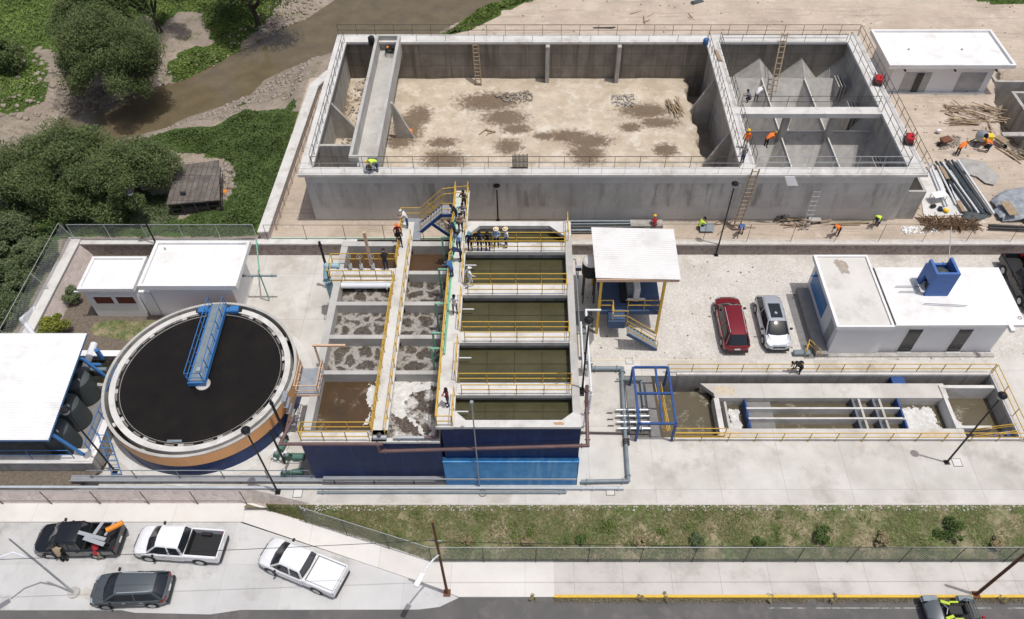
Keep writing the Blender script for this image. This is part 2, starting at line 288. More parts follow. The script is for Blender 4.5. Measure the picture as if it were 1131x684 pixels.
# ---------------------------------------------------------------- object helpers
def tag(o,label=None,cat=None,group=None,kind=None):
    if label: o['label']=label
    if cat: o['category']=cat
    if group: o['group']=group
    if kind: o['kind']=kind
    return o
def empty(name,loc,label,cat,group=None,rz=0):
    o=bpy.data.objects.new(name,None); COL.objects.link(o); o.location=loc; o.rotation_euler.z=rz; o.empty_display_size=.2
    return tag(o,label,cat,group)
def origin_of(p):
    v=Vector((0,0,0))
    while p is not None: v+=Vector(p.location); p=p.parent
    return v
class MB:
    def __init__(s): s.b=bmesh.new()
    def quad(s,*pts):
        try: s.b.faces.new([s.b.verts.new(p) for p in pts])
        except Exception: pass
        return s
    def box(s,x0,y0,z0,x1,y1,z1):
        if x0>x1:x0,x1=x1,x0
        if y0>y1:y0,y1=y1,y0
        if z0>z1:z0,z1=z1,z0
        return s.prism([(x0,y0),(x1,y0),(x1,y1),(x0,y1)],z0,z1)
    def prism(s,poly,z0,z1):
        if sum(poly[i][0]*poly[(i+1)%len(poly)][1]-poly[(i+1)%len(poly)][0]*poly[i][1] for i in range(len(poly)))<0: poly=poly[::-1]
        zt=z1 if isinstance(z1,(list,tuple)) else [z1]*len(poly)
        a=[s.b.verts.new((p[0],p[1],z0)) for p in poly]; c=[s.b.verts.new((p[0],p[1],z)) for p,z in zip(poly,zt)]; n=len(poly)
        s.b.faces.new(a[::-1]); s.b.faces.new(c)
        for i in range(n): s.b.faces.new((a[i],a[(i+1)%n],c[(i+1)%n],c[i]))
        return s
    def hexa(s,v8):
        a=[s.b.verts.new(p) for p in v8]
        for f in ((3,2,1,0),(4,5,6,7),(0,1,5,4),(1,2,6,5),(2,3,7,6),(3,0,4,7)): s.b.faces.new([a[i] for i in f])
        return s
    def obox(s,c,sx,sy,sz,rz=0,rx=0,ry=0):
        m=Matrix.Translation(c)@Matrix.Rotation(rz,4,'Z')@Matrix.Rotation(ry,4,'Y')@Matrix.Rotation(rx,4,'X')
        p=[(-1,-1,-1),(1,-1,-1),(1,1,-1),(-1,1,-1),(-1,-1,1),(1,-1,1),(1,1,1),(-1,1,1)]
        return s.hexa([m@Vector((a*sx/2,b*sy/2,d*sz/2)) for a,b,d in p])
    def bar(s,p,q,w,h=None,up=Vector((0,0,1))):
        p=Vector(p);q=Vector(q);h=h or w; d=(q-p)
        if d.length<1e-6: return s
        d.normalize()
        sd=d.cross(up)
        if sd.length<1e-3: sd=d.cross(Vector((1,0,0)))
        sd.normalize(); u=sd.cross(d).normalized()
        a=sd*w/2;b=u*h/2
        return s.hexa([p-a-b,p+a-b,q+a-b,q-a-b,p-a+b,p+a+b,q+a+b,q-a+b])
    def cyl(s,p,q,r,r2=None,n=10,caps=True):
        p=Vector(p);q=Vector(q);r2=r if r2 is None else r2; d=(q-p).normalized(); sd=d.cross(Vector((0,0,1)))
        if sd.length<1e-3: sd=Vector((1,0,0))
        sd.normalize(); u=sd.cross(d)
        A=[s.b.verts.new(p+(sd*math.cos(t)+u*math.sin(t))*r) for t in [2*math.pi*i/n for i in range(n)]]
        B=[s.b.verts.new(q+(sd*math.cos(t)+u*math.sin(t))*r2) for t in [2*math.pi*i/n for i in range(n)]]
        for i in range(n): s.b.faces.new((A[i],B[i],B[(i+1)%n],A[(i+1)%n]))
        if caps: s.b.faces.new(A); s.b.faces.new(B[::-1])
        return s
    def path(s,pts,r,n=8):
        for i in range(len(pts)-1): s.cyl(pts[i],pts[i+1],r,n=n)
        for p in pts[1:-1]: s.ball(p,r*1.12,n=8)
        return s
    def ball(s,c,r,n=10,sz=1.):
        bmesh.ops.create_uvsphere(s.b,u_segments=n,v_segments=max(5,n//2+1),radius=r,matrix=Matrix.Translation(c)@Matrix.Diagonal((1,1,sz,1)))
        return s
    def lathe(s,c,prof,n=48,a0=0,a1=2*math.pi):
        full=abs(a1-a0-2*math.pi)<1e-6; k=n if full else n+1
        rings=[[s.b.verts.new((c[0]+r*math.cos(a0+(a1-a0)*i/n),c[1]+r*math.sin(a0+(a1-a0)*i/n),c[2]+z)) for i in range(k)] for r,z in prof]
        for j in range(len(prof)-1):
            for i in range(n):
                i2=(i+1)%k
                try: s.b.faces.new((rings[j][i],rings[j][i2],rings[j+1][i2],rings[j+1][i]))
                except Exception: pass
        return s
    def ring(s,c,ri,ro,z0,z1,n=96):
        return s.lathe(c,[(ri,z0),(ro,z0),(ro,z1),(ri,z1),(ri,z0)],n)
    def disc(s,c,r,n=64):
        s.b.faces.new([s.b.verts.new((c[0]+r*math.cos(2*math.pi*i/n),c[1]+r*math.sin(2*math.pi*i/n),c[2])) for i in range(n)]); return s
    def build(s,name,mt,parent=None,label=None,cat=None,group=None,kind=None,local=False,smooth=0,bevel=0,org=None):
        bmesh.ops.recalc_face_normals(s.b,faces=s.b.faces)
        me=bpy.data.meshes.new(name)
        if parent is not None: off=Vector((0,0,0)) if local else origin_of(parent)
        elif org is not None: off=Vector(org)
        else:
            vs=[v.co for v in s.b.verts]
            off=Vector((sum(v.x for v in vs)/len(vs),sum(v.y for v in vs)/len(vs),min(v.z for v in vs)))
        bmesh.ops.translate(s.b,verts=s.b.verts,vec=-off)
        s.b.to_mesh(me); s.b.free()
        if smooth:
            me.polygons.foreach_set('use_smooth',[True]*len(me.polygons)); me.set_sharp_from_angle(angle=R(smooth))
        o=bpy.data.objects.new(name,me); COL.objects.link(o)
        if mt: me.materials.append(M[mt])
        if parent is not None: o.parent=parent
        else: o.location=off
        if bevel:
            bv=o.modifiers.new('bevel','BEVEL'); bv.width=bevel; bv.segments=1; bv.limit_method='ANGLE'
        return tag(o,label,cat,group,kind)
def sheet(name,mt,outer,holes,z,**kw):
    polys=[[Vector((x,y,0)) for x,y in p] for p in [outer]+list(holes)]
    flat=[v for p in polys for v in p]; b=MB(); vs=[b.b.verts.new((v.x,v.y,z)) for v in flat]
    for t in tessellate_polygon(polys):
        try: b.b.faces.new([vs[i] for i in t])
        except Exception: pass
    for f in b.b.faces:
        f.normal_update()
        if f.normal.z<0: f.normal_flip()
    me=bpy.data.meshes.new(name); b.b.to_mesh(me); b.b.free(); me.materials.append(M[mt]); o=bpy.data.objects.new(name,me); COL.objects.link(o)
    if kw.get('parent'): o.parent=kw['parent']; me.transform(Matrix.Translation(-origin_of(kw['parent'])))
    return tag(o,kw.get('label'),kw.get('cat'),kw.get('group'),kw.get('kind'))
def rect(x0,y0,x1,y1): return [(x0,y0),(x1,y0),(x1,y1),(x0,y1)]
def npmesh(name,V,F,mt,parent=None,**kw):
    me=bpy.data.meshes.new(name); V=np.asarray(V,dtype=np.float32); F=np.asarray(F,dtype=np.int32)
    if parent is not None: V=V-np.array(origin_of(parent),dtype=np.float32)
    me.vertices.add(len(V)); me.vertices.foreach_set('co',V.ravel()); k=F.shape[1]
    me.loops.add(F.size); me.loops.foreach_set('vertex_index',F.ravel()); me.polygons.add(len(F)); me.polygons.foreach_set('loop_start',np.arange(0,F.size,k,dtype=np.int32))
    me.update(calc_edges=True); me.validate(); me.materials.append(M[mt]); o=bpy.data.objects.new(name,me); COL.objects.link(o)
    if parent is not None: o.parent=parent
    return tag(o,kw.get('label'),kw.get('cat'),kw.get('group'),kw.get('kind'))
def leaves(name,C,L,Wd,mt,parent=None,up=.5,droop=0.,**kw):
    """one small bent leaf quad per centre C"""
    n=len(C); d=rng.normal(size=(n,3)); d[:,2]=d[:,2]*.6-droop*.8; d/=np.linalg.norm(d,axis=1)[:,None]
    nr=rng.normal(size=(n,3)); nr[:,2]=np.abs(nr[:,2])+up*2; s=np.cross(d,nr); s/=np.linalg.norm(s,axis=1)[:,None]+1e-6
    l=(L*(.6+.8*rng.random(n)))[:,None]; wv=(Wd*(.6+.8*rng.random(n)))[:,None]
    a=C-d*l/2; b=C+s*wv/2; c=C+d*l/2; e=C-s*wv/2
    V=np.stack([a,b,c,e],1).reshape(-1,3); F=np.arange(4*n).reshape(-1,4)
    return npmesh(name,V,F,mt,parent,**kw)
def railing(pts,mt,label,h=1.05,group=None,rails=(.5,1.),sp=1.5,r=.03,toe=False,name='guard_railing',toemat=None,posts=True):
    pts=[Vector(p) for p in pts]; root=empty(name,pts[0],label,'railing',group)
    for f in rails:
        b=MB()
        for p,q in zip(pts,pts[1:]):
            b.bar(p+Vector((0,0,h*f)),q+Vector((0,0,h*f)),r*1.5,r*1.5)
        b.build('rail',mt,root)
    if toe:
        b=MB()
        for p,q in zip(pts,pts[1:]): b.bar(p+Vector((0,0,.08)),q+Vector((0,0,.08)),.015,.12)
        b.build('toe_board',toemat or mt,root)
    if posts:
        for i,(p,q) in enumerate(zip(pts,pts[1:])):
            n=max(1,round((q-p).length/sp))
            for j in range(n+(1 if i==len(pts)-2 else 0)):
                a=p.lerp(q,j/n); MB().bar(a,a+Vector((0,0,h)),r*1.5,r*1.5).build('post',mt,root)
    return root
def pipe(pts,r,mt,label,name='pipe',group=None,n=10,flanges=(),supports=0):
    root=empty(name,pts[0],label,'pipe',group)
    MB().path([Vector(p) for p in pts],r,n).build('pipe_run',mt,root,smooth=40)
    for p,q in zip(pts,pts[1:]):
        p=Vector(p);q=Vector(q); L=(q-p).length
        if L>1.2:
            d=(q-p).normalized()
            for k in (.35,L-.35) if not flanges else flanges:
                MB().cyl(p+d*(k-.03),p+d*(k+.03),r*1.5,n=n).build('flange',mt,root)
    return root
def ladder(p,q,wd,mt,label,nr=12,group=None,r=.05,rungmat=None):
    p=Vector(p);q=Vector(q); root=empty('ladder',p,label,'ladder',group); d=(q-p).normalized(); sd=d.cross(Vector((0,1,0)) if abs(d.y)<.9 else Vector((1,0,0))); sd=Vector((1,0,0)) if abs(sd.x)>abs(sd.y) else Vector((0,1,0))
    for k in (-1,1): MB().bar(p+sd*k*wd/2,q+sd*k*wd/2,r,r*1.3).build('side_rail',mt,root)
    for i in range(nr):
        c=p.lerp(q,(i+.5)/nr)-Vector((0,.04,0)); MB().bar(c-sd*(wd/2+.06),c+sd*(wd/2+.06),r*.9,r*.7).build('rung',rungmat or mt,root)
    return root
# ---------------------------------------------------------------- people
def pose_joints(kind):
    J=dict(pel=(0,0,.95),wai=(0,0,1.1),che=(0,0,1.32),nec=(0,0,1.5),hed=(0,.02,1.62),
      hl=(-.1,0,.9),hr=(.1,0,.9),kl=(-.11,.02,.5),kr=(.11,.02,.5),al=(-.12,-.02,.09),ar=(.12,-.02,.09),tl=(-.14,.15,.05),tr=(.14,.15,.05),
      sl=(-.19,0,1.42),sr=(.19,0,1.42),el=(-.25,-.03,1.14),er=(.25,-.03,1.14),wl=(-.26,.08,.9),wr=(.26,.08,.9))
    U=lambda **k: J.update(k)
    if kind=='walk': U(kl=(-.1,.2,.52),al=(-.1,.26,.1),tl=(-.11,.42,.06),kr=(.1,-.04,.5),ar=(.1,-.36,.16),tr=(.11,-.24,.05),el=(-.25,-.16,1.16),wl=(-.24,-.2,.9),er=(.25,.1,1.16),wr=(.24,.3,1.0))
    if kind=='lean': U(che=(0,.14,1.3),wai=(0,.03,1.1),nec=(0,.25,1.45),hed=(0,.32,1.56),sl=(-.19,.18,1.38),sr=(.19,.18,1.38),el=(-.26,.34,1.18),er=(.26,.34,1.18),wl=(-.16,.52,1.1),wr=(.16,.52,1.1))
    if kind=='bend': U(wai=(0,.1,1.05),che=(0,.33,1.16),nec=(0,.5,1.2),hed=(0,.62,1.2),sl=(-.19,.42,1.16),sr=(.19,.42,1.16),el=(-.22,.46,.9),er=(.22,.46,.9),wl=(-.14,.6,.7),wr=(.14,.6,.7),pel=(0,-.06,.92),hl=(-.1,-.05,.88),hr=(.1,-.05,.88))
    if kind=='squat': U(pel=(0,-.18,.42),wai=(0,-.1,.56),che=(0,.05,.76),nec=(0,.14,.92),hed=(0,.2,1.03),hl=(-.1,-.16,.4),hr=(.1,-.16,.4),kl=(-.2,.2,.5),kr=(.2,.2,.5),al=(-.16,-.03,.1),ar=(.16,-.03,.1),tl=(-.18,.14,.05),tr=(.18,.14,.05),sl=(-.19,.08,.86),sr=(.19,.08,.86),el=(-.24,.28,.68),er=(.24,.28,.68),wl=(-.1,.46,.6),wr=(.1,.46,.6))
    if kind=='arms': U(el=(-.27,.1,1.2),wl=(-.1,.3,1.36),er=(.27,.1,1.2),wr=(.1,.3,1.36))
    if kind=='cross': U(el=(-.27,.04,1.16),wl=(-.02,.2,1.14),er=(.27,.04,1.16),wr=(.04,.22,1.2))
    return {k:Vector(v) for k,v in J.items()}
BODY={}
def body_base(kind):
    if kind in BODY: return BODY[kind]
    J=pose_joints(kind)
    rad=dict(pel=.155,wai=.135,che=.165,nec=.06,hed=.105,hl=.1,hr=.1,kl=.066,kr=.066,al=.046,ar=.046,tl=.042,tr=.042,sl=.07,sr=.07,el=.045,er=.045,wl=.03,wr=.03)
    ed=[('pel','wai'),('wai','che'),('che','nec'),('nec','hed'),('pel','hl'),('hl','kl'),('kl','al'),('al','tl'),('pel','hr'),('hr','kr'),('kr','ar'),('ar','tr'),('che','sl'),('sl','el'),('el','wl'),('che','sr'),('sr','er'),('er','wr')]
    ks=list(J); me=bpy.data.meshes.new('b'); me.from_pydata([J[k] for k in ks],[(ks.index(a),ks.index(b)) for a,b in ed],[])
    o=bpy.data.objects.new('b',me); COL.objects.link(o); md=o.modifiers.new('s','SKIN'); o.modifiers.new('u','SUBSURF').levels=1
    for i,k in enumerate(ks):
        sv=me.skin_vertices[0].data[i]; sv.radius=(rad[k],rad[k]*(.75 if k in('pel','wai','che') else 1)); sv.use_root=(k=='pel')
    dg=bpy.context.evaluated_depsgraph_get(); ev=bpy.data.meshes.new_from_object(o.evaluated_get(dg))
    bpy.data.objects.remove(o)
    b=bmesh.new(); b.from_mesh(ev); 
    # head: fuller skull, nose; hands: palm, four unequal fingers and a thumb
    h=J['hed']; f=(h-J['nec']).normalized(); fw=(Vector((0,1,0))-f*f.y).normalized()
    bmesh.ops.create_uvsphere(b,u_segments=12,v_segments=8,radius=.1,matrix=Matrix.Translation(h+f*.05)@Matrix.Diagonal((.82,.98,1.15,1)))
    bmesh.ops.create_cone(b,cap_ends=True,segments=5,radius1=.022,radius2=.006,depth=.05,matrix=Matrix.Translation(h+f*.03+fw*.1)@fw.to_track_quat('Z','Y').to_matrix().to_4x4())
    mb=MB(); mb.b.free(); mb.b=b
    for s,wk,ek in ((-1,'wl','el'),(1,'wr','er')):
        w_=J[wk]; d=(w_-J[ek]).normalized(); side=d.cross(Vector((0,0,1)));
        side=side.normalized() if side.length>.1 else Vector((1,0,0))
        mb.bar(w_,w_+d*.09,.075,.03)
        for i,(o_,L) in enumerate(((-.027,.06),(-.009,.075),(.009,.07),(.027,.055))):
            a=w_+d*.085+side*o_; k_=a+d*L*.6; e_=k_+(d*.7+Vector((0,-.2,-.5))).normalized()*L*.5
            mb.bar(a,k_,.015); mb.bar(k_,e_,.012)
        a=w_+d*.03-side*s*.035; mb.bar(a,a+(d*.8-side*s*.6).normalized()*.055,.017)
    b.faces.ensure_lookup_table()
    segs=[('nec','hed',3),('pel','wai',0),('wai','che',0),('che','nec',0),('pel','hl',1),('pel','hr',1),('hl','kl',1),('kl','al',1),('hr','kr',1),('kr','ar',1),('al','tl',2),('ar','tr',2),('che','sl',0),('sl','el',0),('el','wl',4),('che','sr',0),('sr','er',0),('er','wr',4)]
    def sd(p,a,c):
        ac=c-a; t=max(0,min(1,(p-a).dot(ac)/ac.length_squared)); return (p-a-ac*t).length
    for fc in b.faces:
        c=fc.calc_center_median(); best=min(segs,key=lambda s_:sd(c,J[s_[0]],J[s_[1]])-(.03 if s_[2] in(0,) else 0)); k=best[2]
        if k==3 and (c-J['nec']).dot(f)<.03: k=0
        if (c-J['wl']).length<.13 and k in(4,) and (c-J['wl']).dot((J['wl']-J['el']).normalized())>-.01: k=3
        if (c-J['wr']).length<.13 and k in(4,) and (c-J['wr']).dot((J['wr']-J['er']).normalized())>-.01: k=3
        fc.material_index=k; fc.smooth=True
    me=bpy.data.meshes.new('body'); b.to_mesh(me); b.free(); BODY[kind]=(me,h+f*.05,f,fw); return BODY[kind]
def person(p,kind,face,shirt,pants,label,hat=None,sleeve=None,vest=None,group=None,sz=1.):
    me0,hc,f,fw=body_base(kind); me=me0.copy(); me.name='person'
    o=bpy.data.objects.new('person',me); COL.objects.link(o); o.location=p; o.rotation_euler.z=R(face); o.scale=(sz,)*3
    for m_ in (shirt,pants,'hair_dark','skin_tone',sleeve or 'skin_tone'): me.materials.append(M[m_])
    tag(o,label,'person',group)
    def child(name,b,mt):
        c=b.build(name,mt,o,local=True,smooth=60); return c
    q=f.to_track_quat('Z','Y').to_matrix()
    tm=lambda r,z:[(r*1.0,z)]
    if hat=='helmet':
        b=MB(); b.lathe((0,0,0),[(.15,0.0),(.15,.012),(.122,.02),(.115,.075),(.08,.12),(.0,.14)],16); bmesh.ops.transform(b.b,matrix=Matrix.Translation(hc+f*.03)@q.to_4x4(),verts=b.b.verts); nm='helmet'
    elif hat in('straw',):
        b=MB(); b.lathe((0,0,0),[(.185,-.01),(.19,.008),(.11,.015),(.10,.1),(.0,.115)],18); bmesh.ops.transform(b.b,matrix=Matrix.Translation(hc+f*.04)@q.to_4x4(),verts=b.b.verts); nm='hat'
    elif hat in('cap',):
        b=MB(); b.lathe((0,0,0),[(.11,-.01),(.112,.04),(.08,.09),(.0,.105)],14); bmesh.ops.transform(b.b,matrix=Matrix.Translation(hc+f*.03)@q.to_4x4(),verts=b.b.verts); b.bar(hc+f*.03+fw*.08,hc+f*.02+fw*.19,.13,.015); nm='cap'
    else:
        b=MB(); b.lathe((0,0,0),[(.1,-.05),(.108,.02),(.09,.08),(.05,.115),(.0,.125)],14); bmesh.ops.transform(b.b,matrix=Matrix.Translation(hc+f*.005-fw*.015)@q.to_4x4(),verts=b.b.verts); nm='hair'
    return o,child,nm,b
HATM={'helmet':'cl_yellow','straw':'cl_straw','cap':'cl_white'}
def P(px,py,z,kind,face,shirt,pants,label,hat=None,hatm=None,sleeve=None,vest=None,group=None,sz=1.):
    p=at(px,py,z); o,child,nm,b=person(p,kind,face,shirt,pants,label,hat,sleeve,group=group,sz=sz)
    child(nm,b,hatm or HATM.get(hat,'hair_dark'))
    if vest:
        J=pose_joints(kind); v=MB(); c0=J['che'];w0=J['wai']; u=(J['nec']-w0).normalized(); fr=Vector((0,1,0)).cross(u)
        fwv=(Vector((0,1,0))-u*u.y).normalized()
        for t,wd,dp in ((0,.3,.25),): 
            a=w0-u*.02; e=c0+u*.1
            v.bar(a,e,.36,.29,up=fwv)
        child('vest',v,vest)
    return o
# ---------------------------------------------------------------- vehicles (front = local +X)
def loftmesh(b,secs,cap=True):
    rings=[[b.b.verts.new(p) for p in s_] for s_ in secs]
    for r0,r1 in zip(rings,rings[1:]):
        for i in range(len(r0)-1):
            try: b.b.faces.new((r0[i],r0[i+1],r1[i+1],r1[i]))
            except Exception: pass
    if cap:
        for r_ in (rings[0],rings[-1]):
            try: b.b.faces.new(r_)
            except Exception: pass
    return b
def sec(x,hw,zs,zt,zb=.28,tum=.93):
    return [(x,-hw*.9,zb),(x,-hw*.99,zb+.1),(x,-hw,(zs+zb)/2+.08),(x,-hw*.985,zs-.06),(x,-hw*tum,zs),(x,-hw*.62,zt),(x,0,zt+.015),(x,hw*.62,zt),(x,hw*tum,zs),(x,hw*.985,zs-.06),(x,hw,(zs+zb)/2+.08),(x,hw*.99,zb+.1),(x,hw*.9,zb)]
def wheels(root,xf,xr,hw,r=.36):
    for x in (xf,xr):
        for s in (-1,1):
            w_=empty('wheel',(0,0,0),None,None); w_.parent=root; w_.location=(x,s*(hw-.1),r)
            MB().cyl((0,-.12,0),(0,.12,0),r,n=24).build('tyre','tyre',w_,local=True,smooth=40,bevel=.02)
            b=MB().cyl((0,-.128,0),(0,.128,0),r*.62,n=20)
            for k in range(5):
                a=k*2*math.pi/5; b.obox((math.cos(a)*r*.32,0,math.sin(a)*r*.32),r*.55,.27,.07,ry=-a)
            b.build('rim','galv',w_,local=True)
            bb=MB(); 
            bb.lathe((0,0,0),[(r*1.02,-.03),(r*1.16,-.03),(r*1.16,.03),(r*1.02,.03)],18,0,math.pi); bmesh.ops.rotate(bb.b,cent=(0,0,0),matrix=Matrix.Rotation(R(90),3,'X'),verts=bb.b.verts)
            bmesh.ops.translate(bb.b,verts=bb.b.verts,vec=(x,s*(hw-.012),r)); bb.build('wheel_arch','plastic_black',root,local=True)
def cabin(root,paint,st,belt,pill=True,name='roof',rails=False,sunroof=None,hwb=.86):
    """st: stations (x, ztop, half width at top) front to rear; first and last are the feet of the windscreen and rear window"""
    secs=[]; n=len(st)
    bows=[.16,.09]+[0]*(n-4)+[-.05,-.09]
    def ring(x,ys,bow,hm): return [(x+bow*(1-(y/hm)**2),y,z) for y,z in ys]
    for i,(x,zt,ht) in enumerate(st):
        hb=hwb*(1 if 0<i<n-1 else .93); e=.004
        ys=[(-hb,belt),(-(hb*.35+ht*.65),max(belt+e,belt*.35+zt*.65-.02)),(-ht,max(belt+2*e,zt-.09)),(-ht*.93,max(belt+3*e,zt-.03)),(-ht*.7,zt),(0,zt+.02)]
        secs.append(ring(x,ys+[(-a,b_) for a,b_ in ys[-2::-1]],bows[i],hwb))
    loftmesh(MB(),secs).build('windows','glass_dark',root,local=True,smooth=35)
    up=.02; r_=[(x,zt,ht) for x,zt,ht in st[1:-1]]; b=MB(); S2=[]
    for k,(x,zt,ht) in enumerate(r_):
        ys=[(-ht-.012,zt-.10),(-ht-.008,zt-.075),(-ht*.93-.004,zt-.02+up*.6),(-ht*.7,zt+up),(0,zt+.02+up)]
        S2.append(ring(x,ys+[(-a,b_) for a,b_ in ys[-2::-1]],bows[k+1],hwb))
    loftmesh(b,S2); b.build(name,paint,root,local=True,smooth=45)
    def pl(x0,z0,y0,x1,z1,y1,w_=.07):
        for s in (-1,1): MB().bar((x0,s*y0,z0),(x1,s*y1,z1),w_,.05,up=Vector((0,s,.3))).build('pillar',paint,root,local=True)
    a=st[0];b1=st[1];c=st[-2];d=st[-1]
    pl(a[0]-.02,belt+.01,hwb*.95,b1[0],b1[1]-.03,b1[2]+.0,.09); pl(d[0]+.02,belt+.01,hwb*.95,c[0],c[1]-.03,c[2]+.0,.13)
    mid=(b1[0]+c[0])/2; zz=np.interp(mid,[s_[0] for s_ in st[::-1]],[s_[1] for s_ in st[::-1]]); hh=np.interp(mid,[s_[0] for s_ in st[::-1]],[s_[2] for s_ in st[::-1]])
    pl(mid-.02,belt,hwb+.006,mid,zz-.05,hh+.012,.08)
    if rails:
        for s in (-1,1): MB().bar((r_[0][0]-.15,s*(r_[0][2]-.06),r_[0][1]+.06),(r_[-1][0]+.1,s*(r_[-1][2]-.06),r_[-1][1]+.06),.035,.03).build('roof_rail','galv',root,local=True)
    if sunroof:
        x0,x1=sunroof; z0=Hs=np.interp(x0,[s_[0] for s_ in st[::-1]],[s_[1] for s_ in st[::-1]])+.062; z1=np.interp(x1,[s_[0] for s_ in st[::-1]],[s_[1] for s_ in st[::-1]])+.062
        MB().hexa([(x1,-.42,z1-.03),(x0,-.42,z0-.03),(x0,.42,z0-.03),(x1,.42,z1-.03),(x1,-.42,z1),(x0,-.42,z0),(x0,.42,z0),(x1,.42,z1)]).build('sunroof','glass_dark',root,local=True)
def trim(root,xf,xr,hw,zf,zr,doors,belt,paint,dark='plastic_black'):
    for s in (-1,1):
        b=MB().hexa([(xf-.42,s*hw*.90,zf-.16),(xf-.06,s*hw*.70,zf-.17),(xf-.02,s*hw*.50,zf-.16),(xf-.40,s*hw*.62,zf-.16),(xf-.42,s*hw*.95,zf-.0),(xf-.08,s*hw*.78,zf-.035),(xf-.04,s*hw*.52,zf-.035),(xf-.36,s*hw*.66,zf+.03)]); b.build('headlight','galv',root,local=True)
        MB().hexa([(xr+.0,s*hw*.62,zr-.27),(xr+.16,s*hw*.93,zr-.27),(xr+.3,s*hw*.975,zr-.34),(xr+.1,s*hw*.55,zr-.3),(xr-.012,s*hw*.62,zr-.1),(xr+.1,s*hw*.92,zr-.1),(xr+.26,s*hw*.975,zr-.1),(xr+.1,s*hw*.6,zr-.1)]).build('taillight','tail_red',root,local=True)
        m_=empty('side_mirror',(0,0,0),None,None); m_.parent=root; m_.location=(doors[0][1]-.1,s*(hw+.1),belt+.06)
        MB().obox((0,0,0),.12,.2,.15).build('mirror_shell','plastic_black',m_,local=True,bevel=.02); MB().obox((-.064,0,0),.006,.16,.11).build('mirror_glass','glass_dark',m_,local=True)
        for x0,x1 in doors:
            d=MB().hexa([(x0+.01,s*(hw-.02),.42),(x1-.01,s*(hw-.02),.42),(x1-.01,s*(hw+.004),.42),(x0+.01,s*(hw+.004),.42),(x0+.01,s*(hw*.985-.03),belt-.08),(x1-.01,s*(hw*.985-.03),belt-.08),(x1-.01,s*(hw*.985+.006),belt-.08),(x0+.01,s*(hw*.985+.006),belt-.08)]).build('door',paint,root,local=True)
            MB().box(x0+.08,s*(hw-.0),belt-.16,x0+.26,s*(hw+.022),belt-.13).build('handle','galv' if paint!='paint_black' else dark,d,local=True)
    MB().box(xf-.03,-hw*.45,.55,xf+.012,hw*.45,zf-.12).build('grille',dark,root,local=True)
    MB().box(xf-.12,-hw*.82,.27,xf+.04,hw*.82,.47).build('front_bumper',dark,root,local=True,bevel=.03)
    MB().box(xr-.05,-hw*.86,.33,xr+.12,hw*.86,.52).build('rear_bumper',dark,root,local=True,bevel=.03)
    MB().box(xr-.02,-.2,.62,xr+.01,.2,.76).build('licence_plate','paint_white',root,local=True)
def suv(p,rz,paint,label,L=4.6,W=1.86,Hh=1.65,group=None,rails=False,sunroof=None,cat='car'):
    root=empty('parked_car',p,label,cat,group,rz); h=L/2; hw=W/2; belt=1.0
    S=[(-h,.60*hw,.78,.82),(-h+.03,.74*hw,.86,.89),(-h+.1,.86*hw,.93,.96),(-h+.25,.94*hw,.97,1.0),(-h+.5,hw,1.0,1.02),(-.6,hw,1.0,1.02),(h-1.55,hw,.99,1.03),(h-1.3,hw,.97,1.02),(h-.7,.99*hw,.90,.965),(h-.35,.95*hw,.83,.89),(h-.16,.86*hw,.75,.80),(h-.06,.74*hw,.68,.72),(h-.01,.6*hw,.6,.64),(h+.02,.45*hw,.52,.55)]
    loftmesh(MB(),[sec(x,a,b_,c) for x,a,b_,c in S]).build('body',paint,root,local=True,smooth=32)
    MB().hexa([(h-.42,-hw*.6,.9),(h-.42,hw*.6,.9),(h-1.05,hw*.8,1.0),(h-1.05,-hw*.8,1.0),(h-.42,-hw*.6,.93),(h-.42,hw*.6,.93),(h-1.05,hw*.78,1.055),(h-1.05,-hw*.78,1.055)]).build('bonnet',paint,root,local=True,bevel=.02)
    st=[(h-.98,belt+.02,hw*.80),(h-1.75,Hh-.05,hw*.70),(h-2.35,Hh,hw*.72),(-h+1.1,Hh-.02,hw*.71),(-h+.62,Hh-.10,hw*.65),(-h+.17,belt+.05,hw*.66)]
    cabin(root,paint,st,belt,rails=rails,sunroof=sunroof,hwb=hw*.93)
    wheels(root,h-.92,-h+.9,hw); trim(root,h,-h,hw,.82,1.0,[(-.05,h-1.3),(-1.05,-.1)],belt,paint); return root
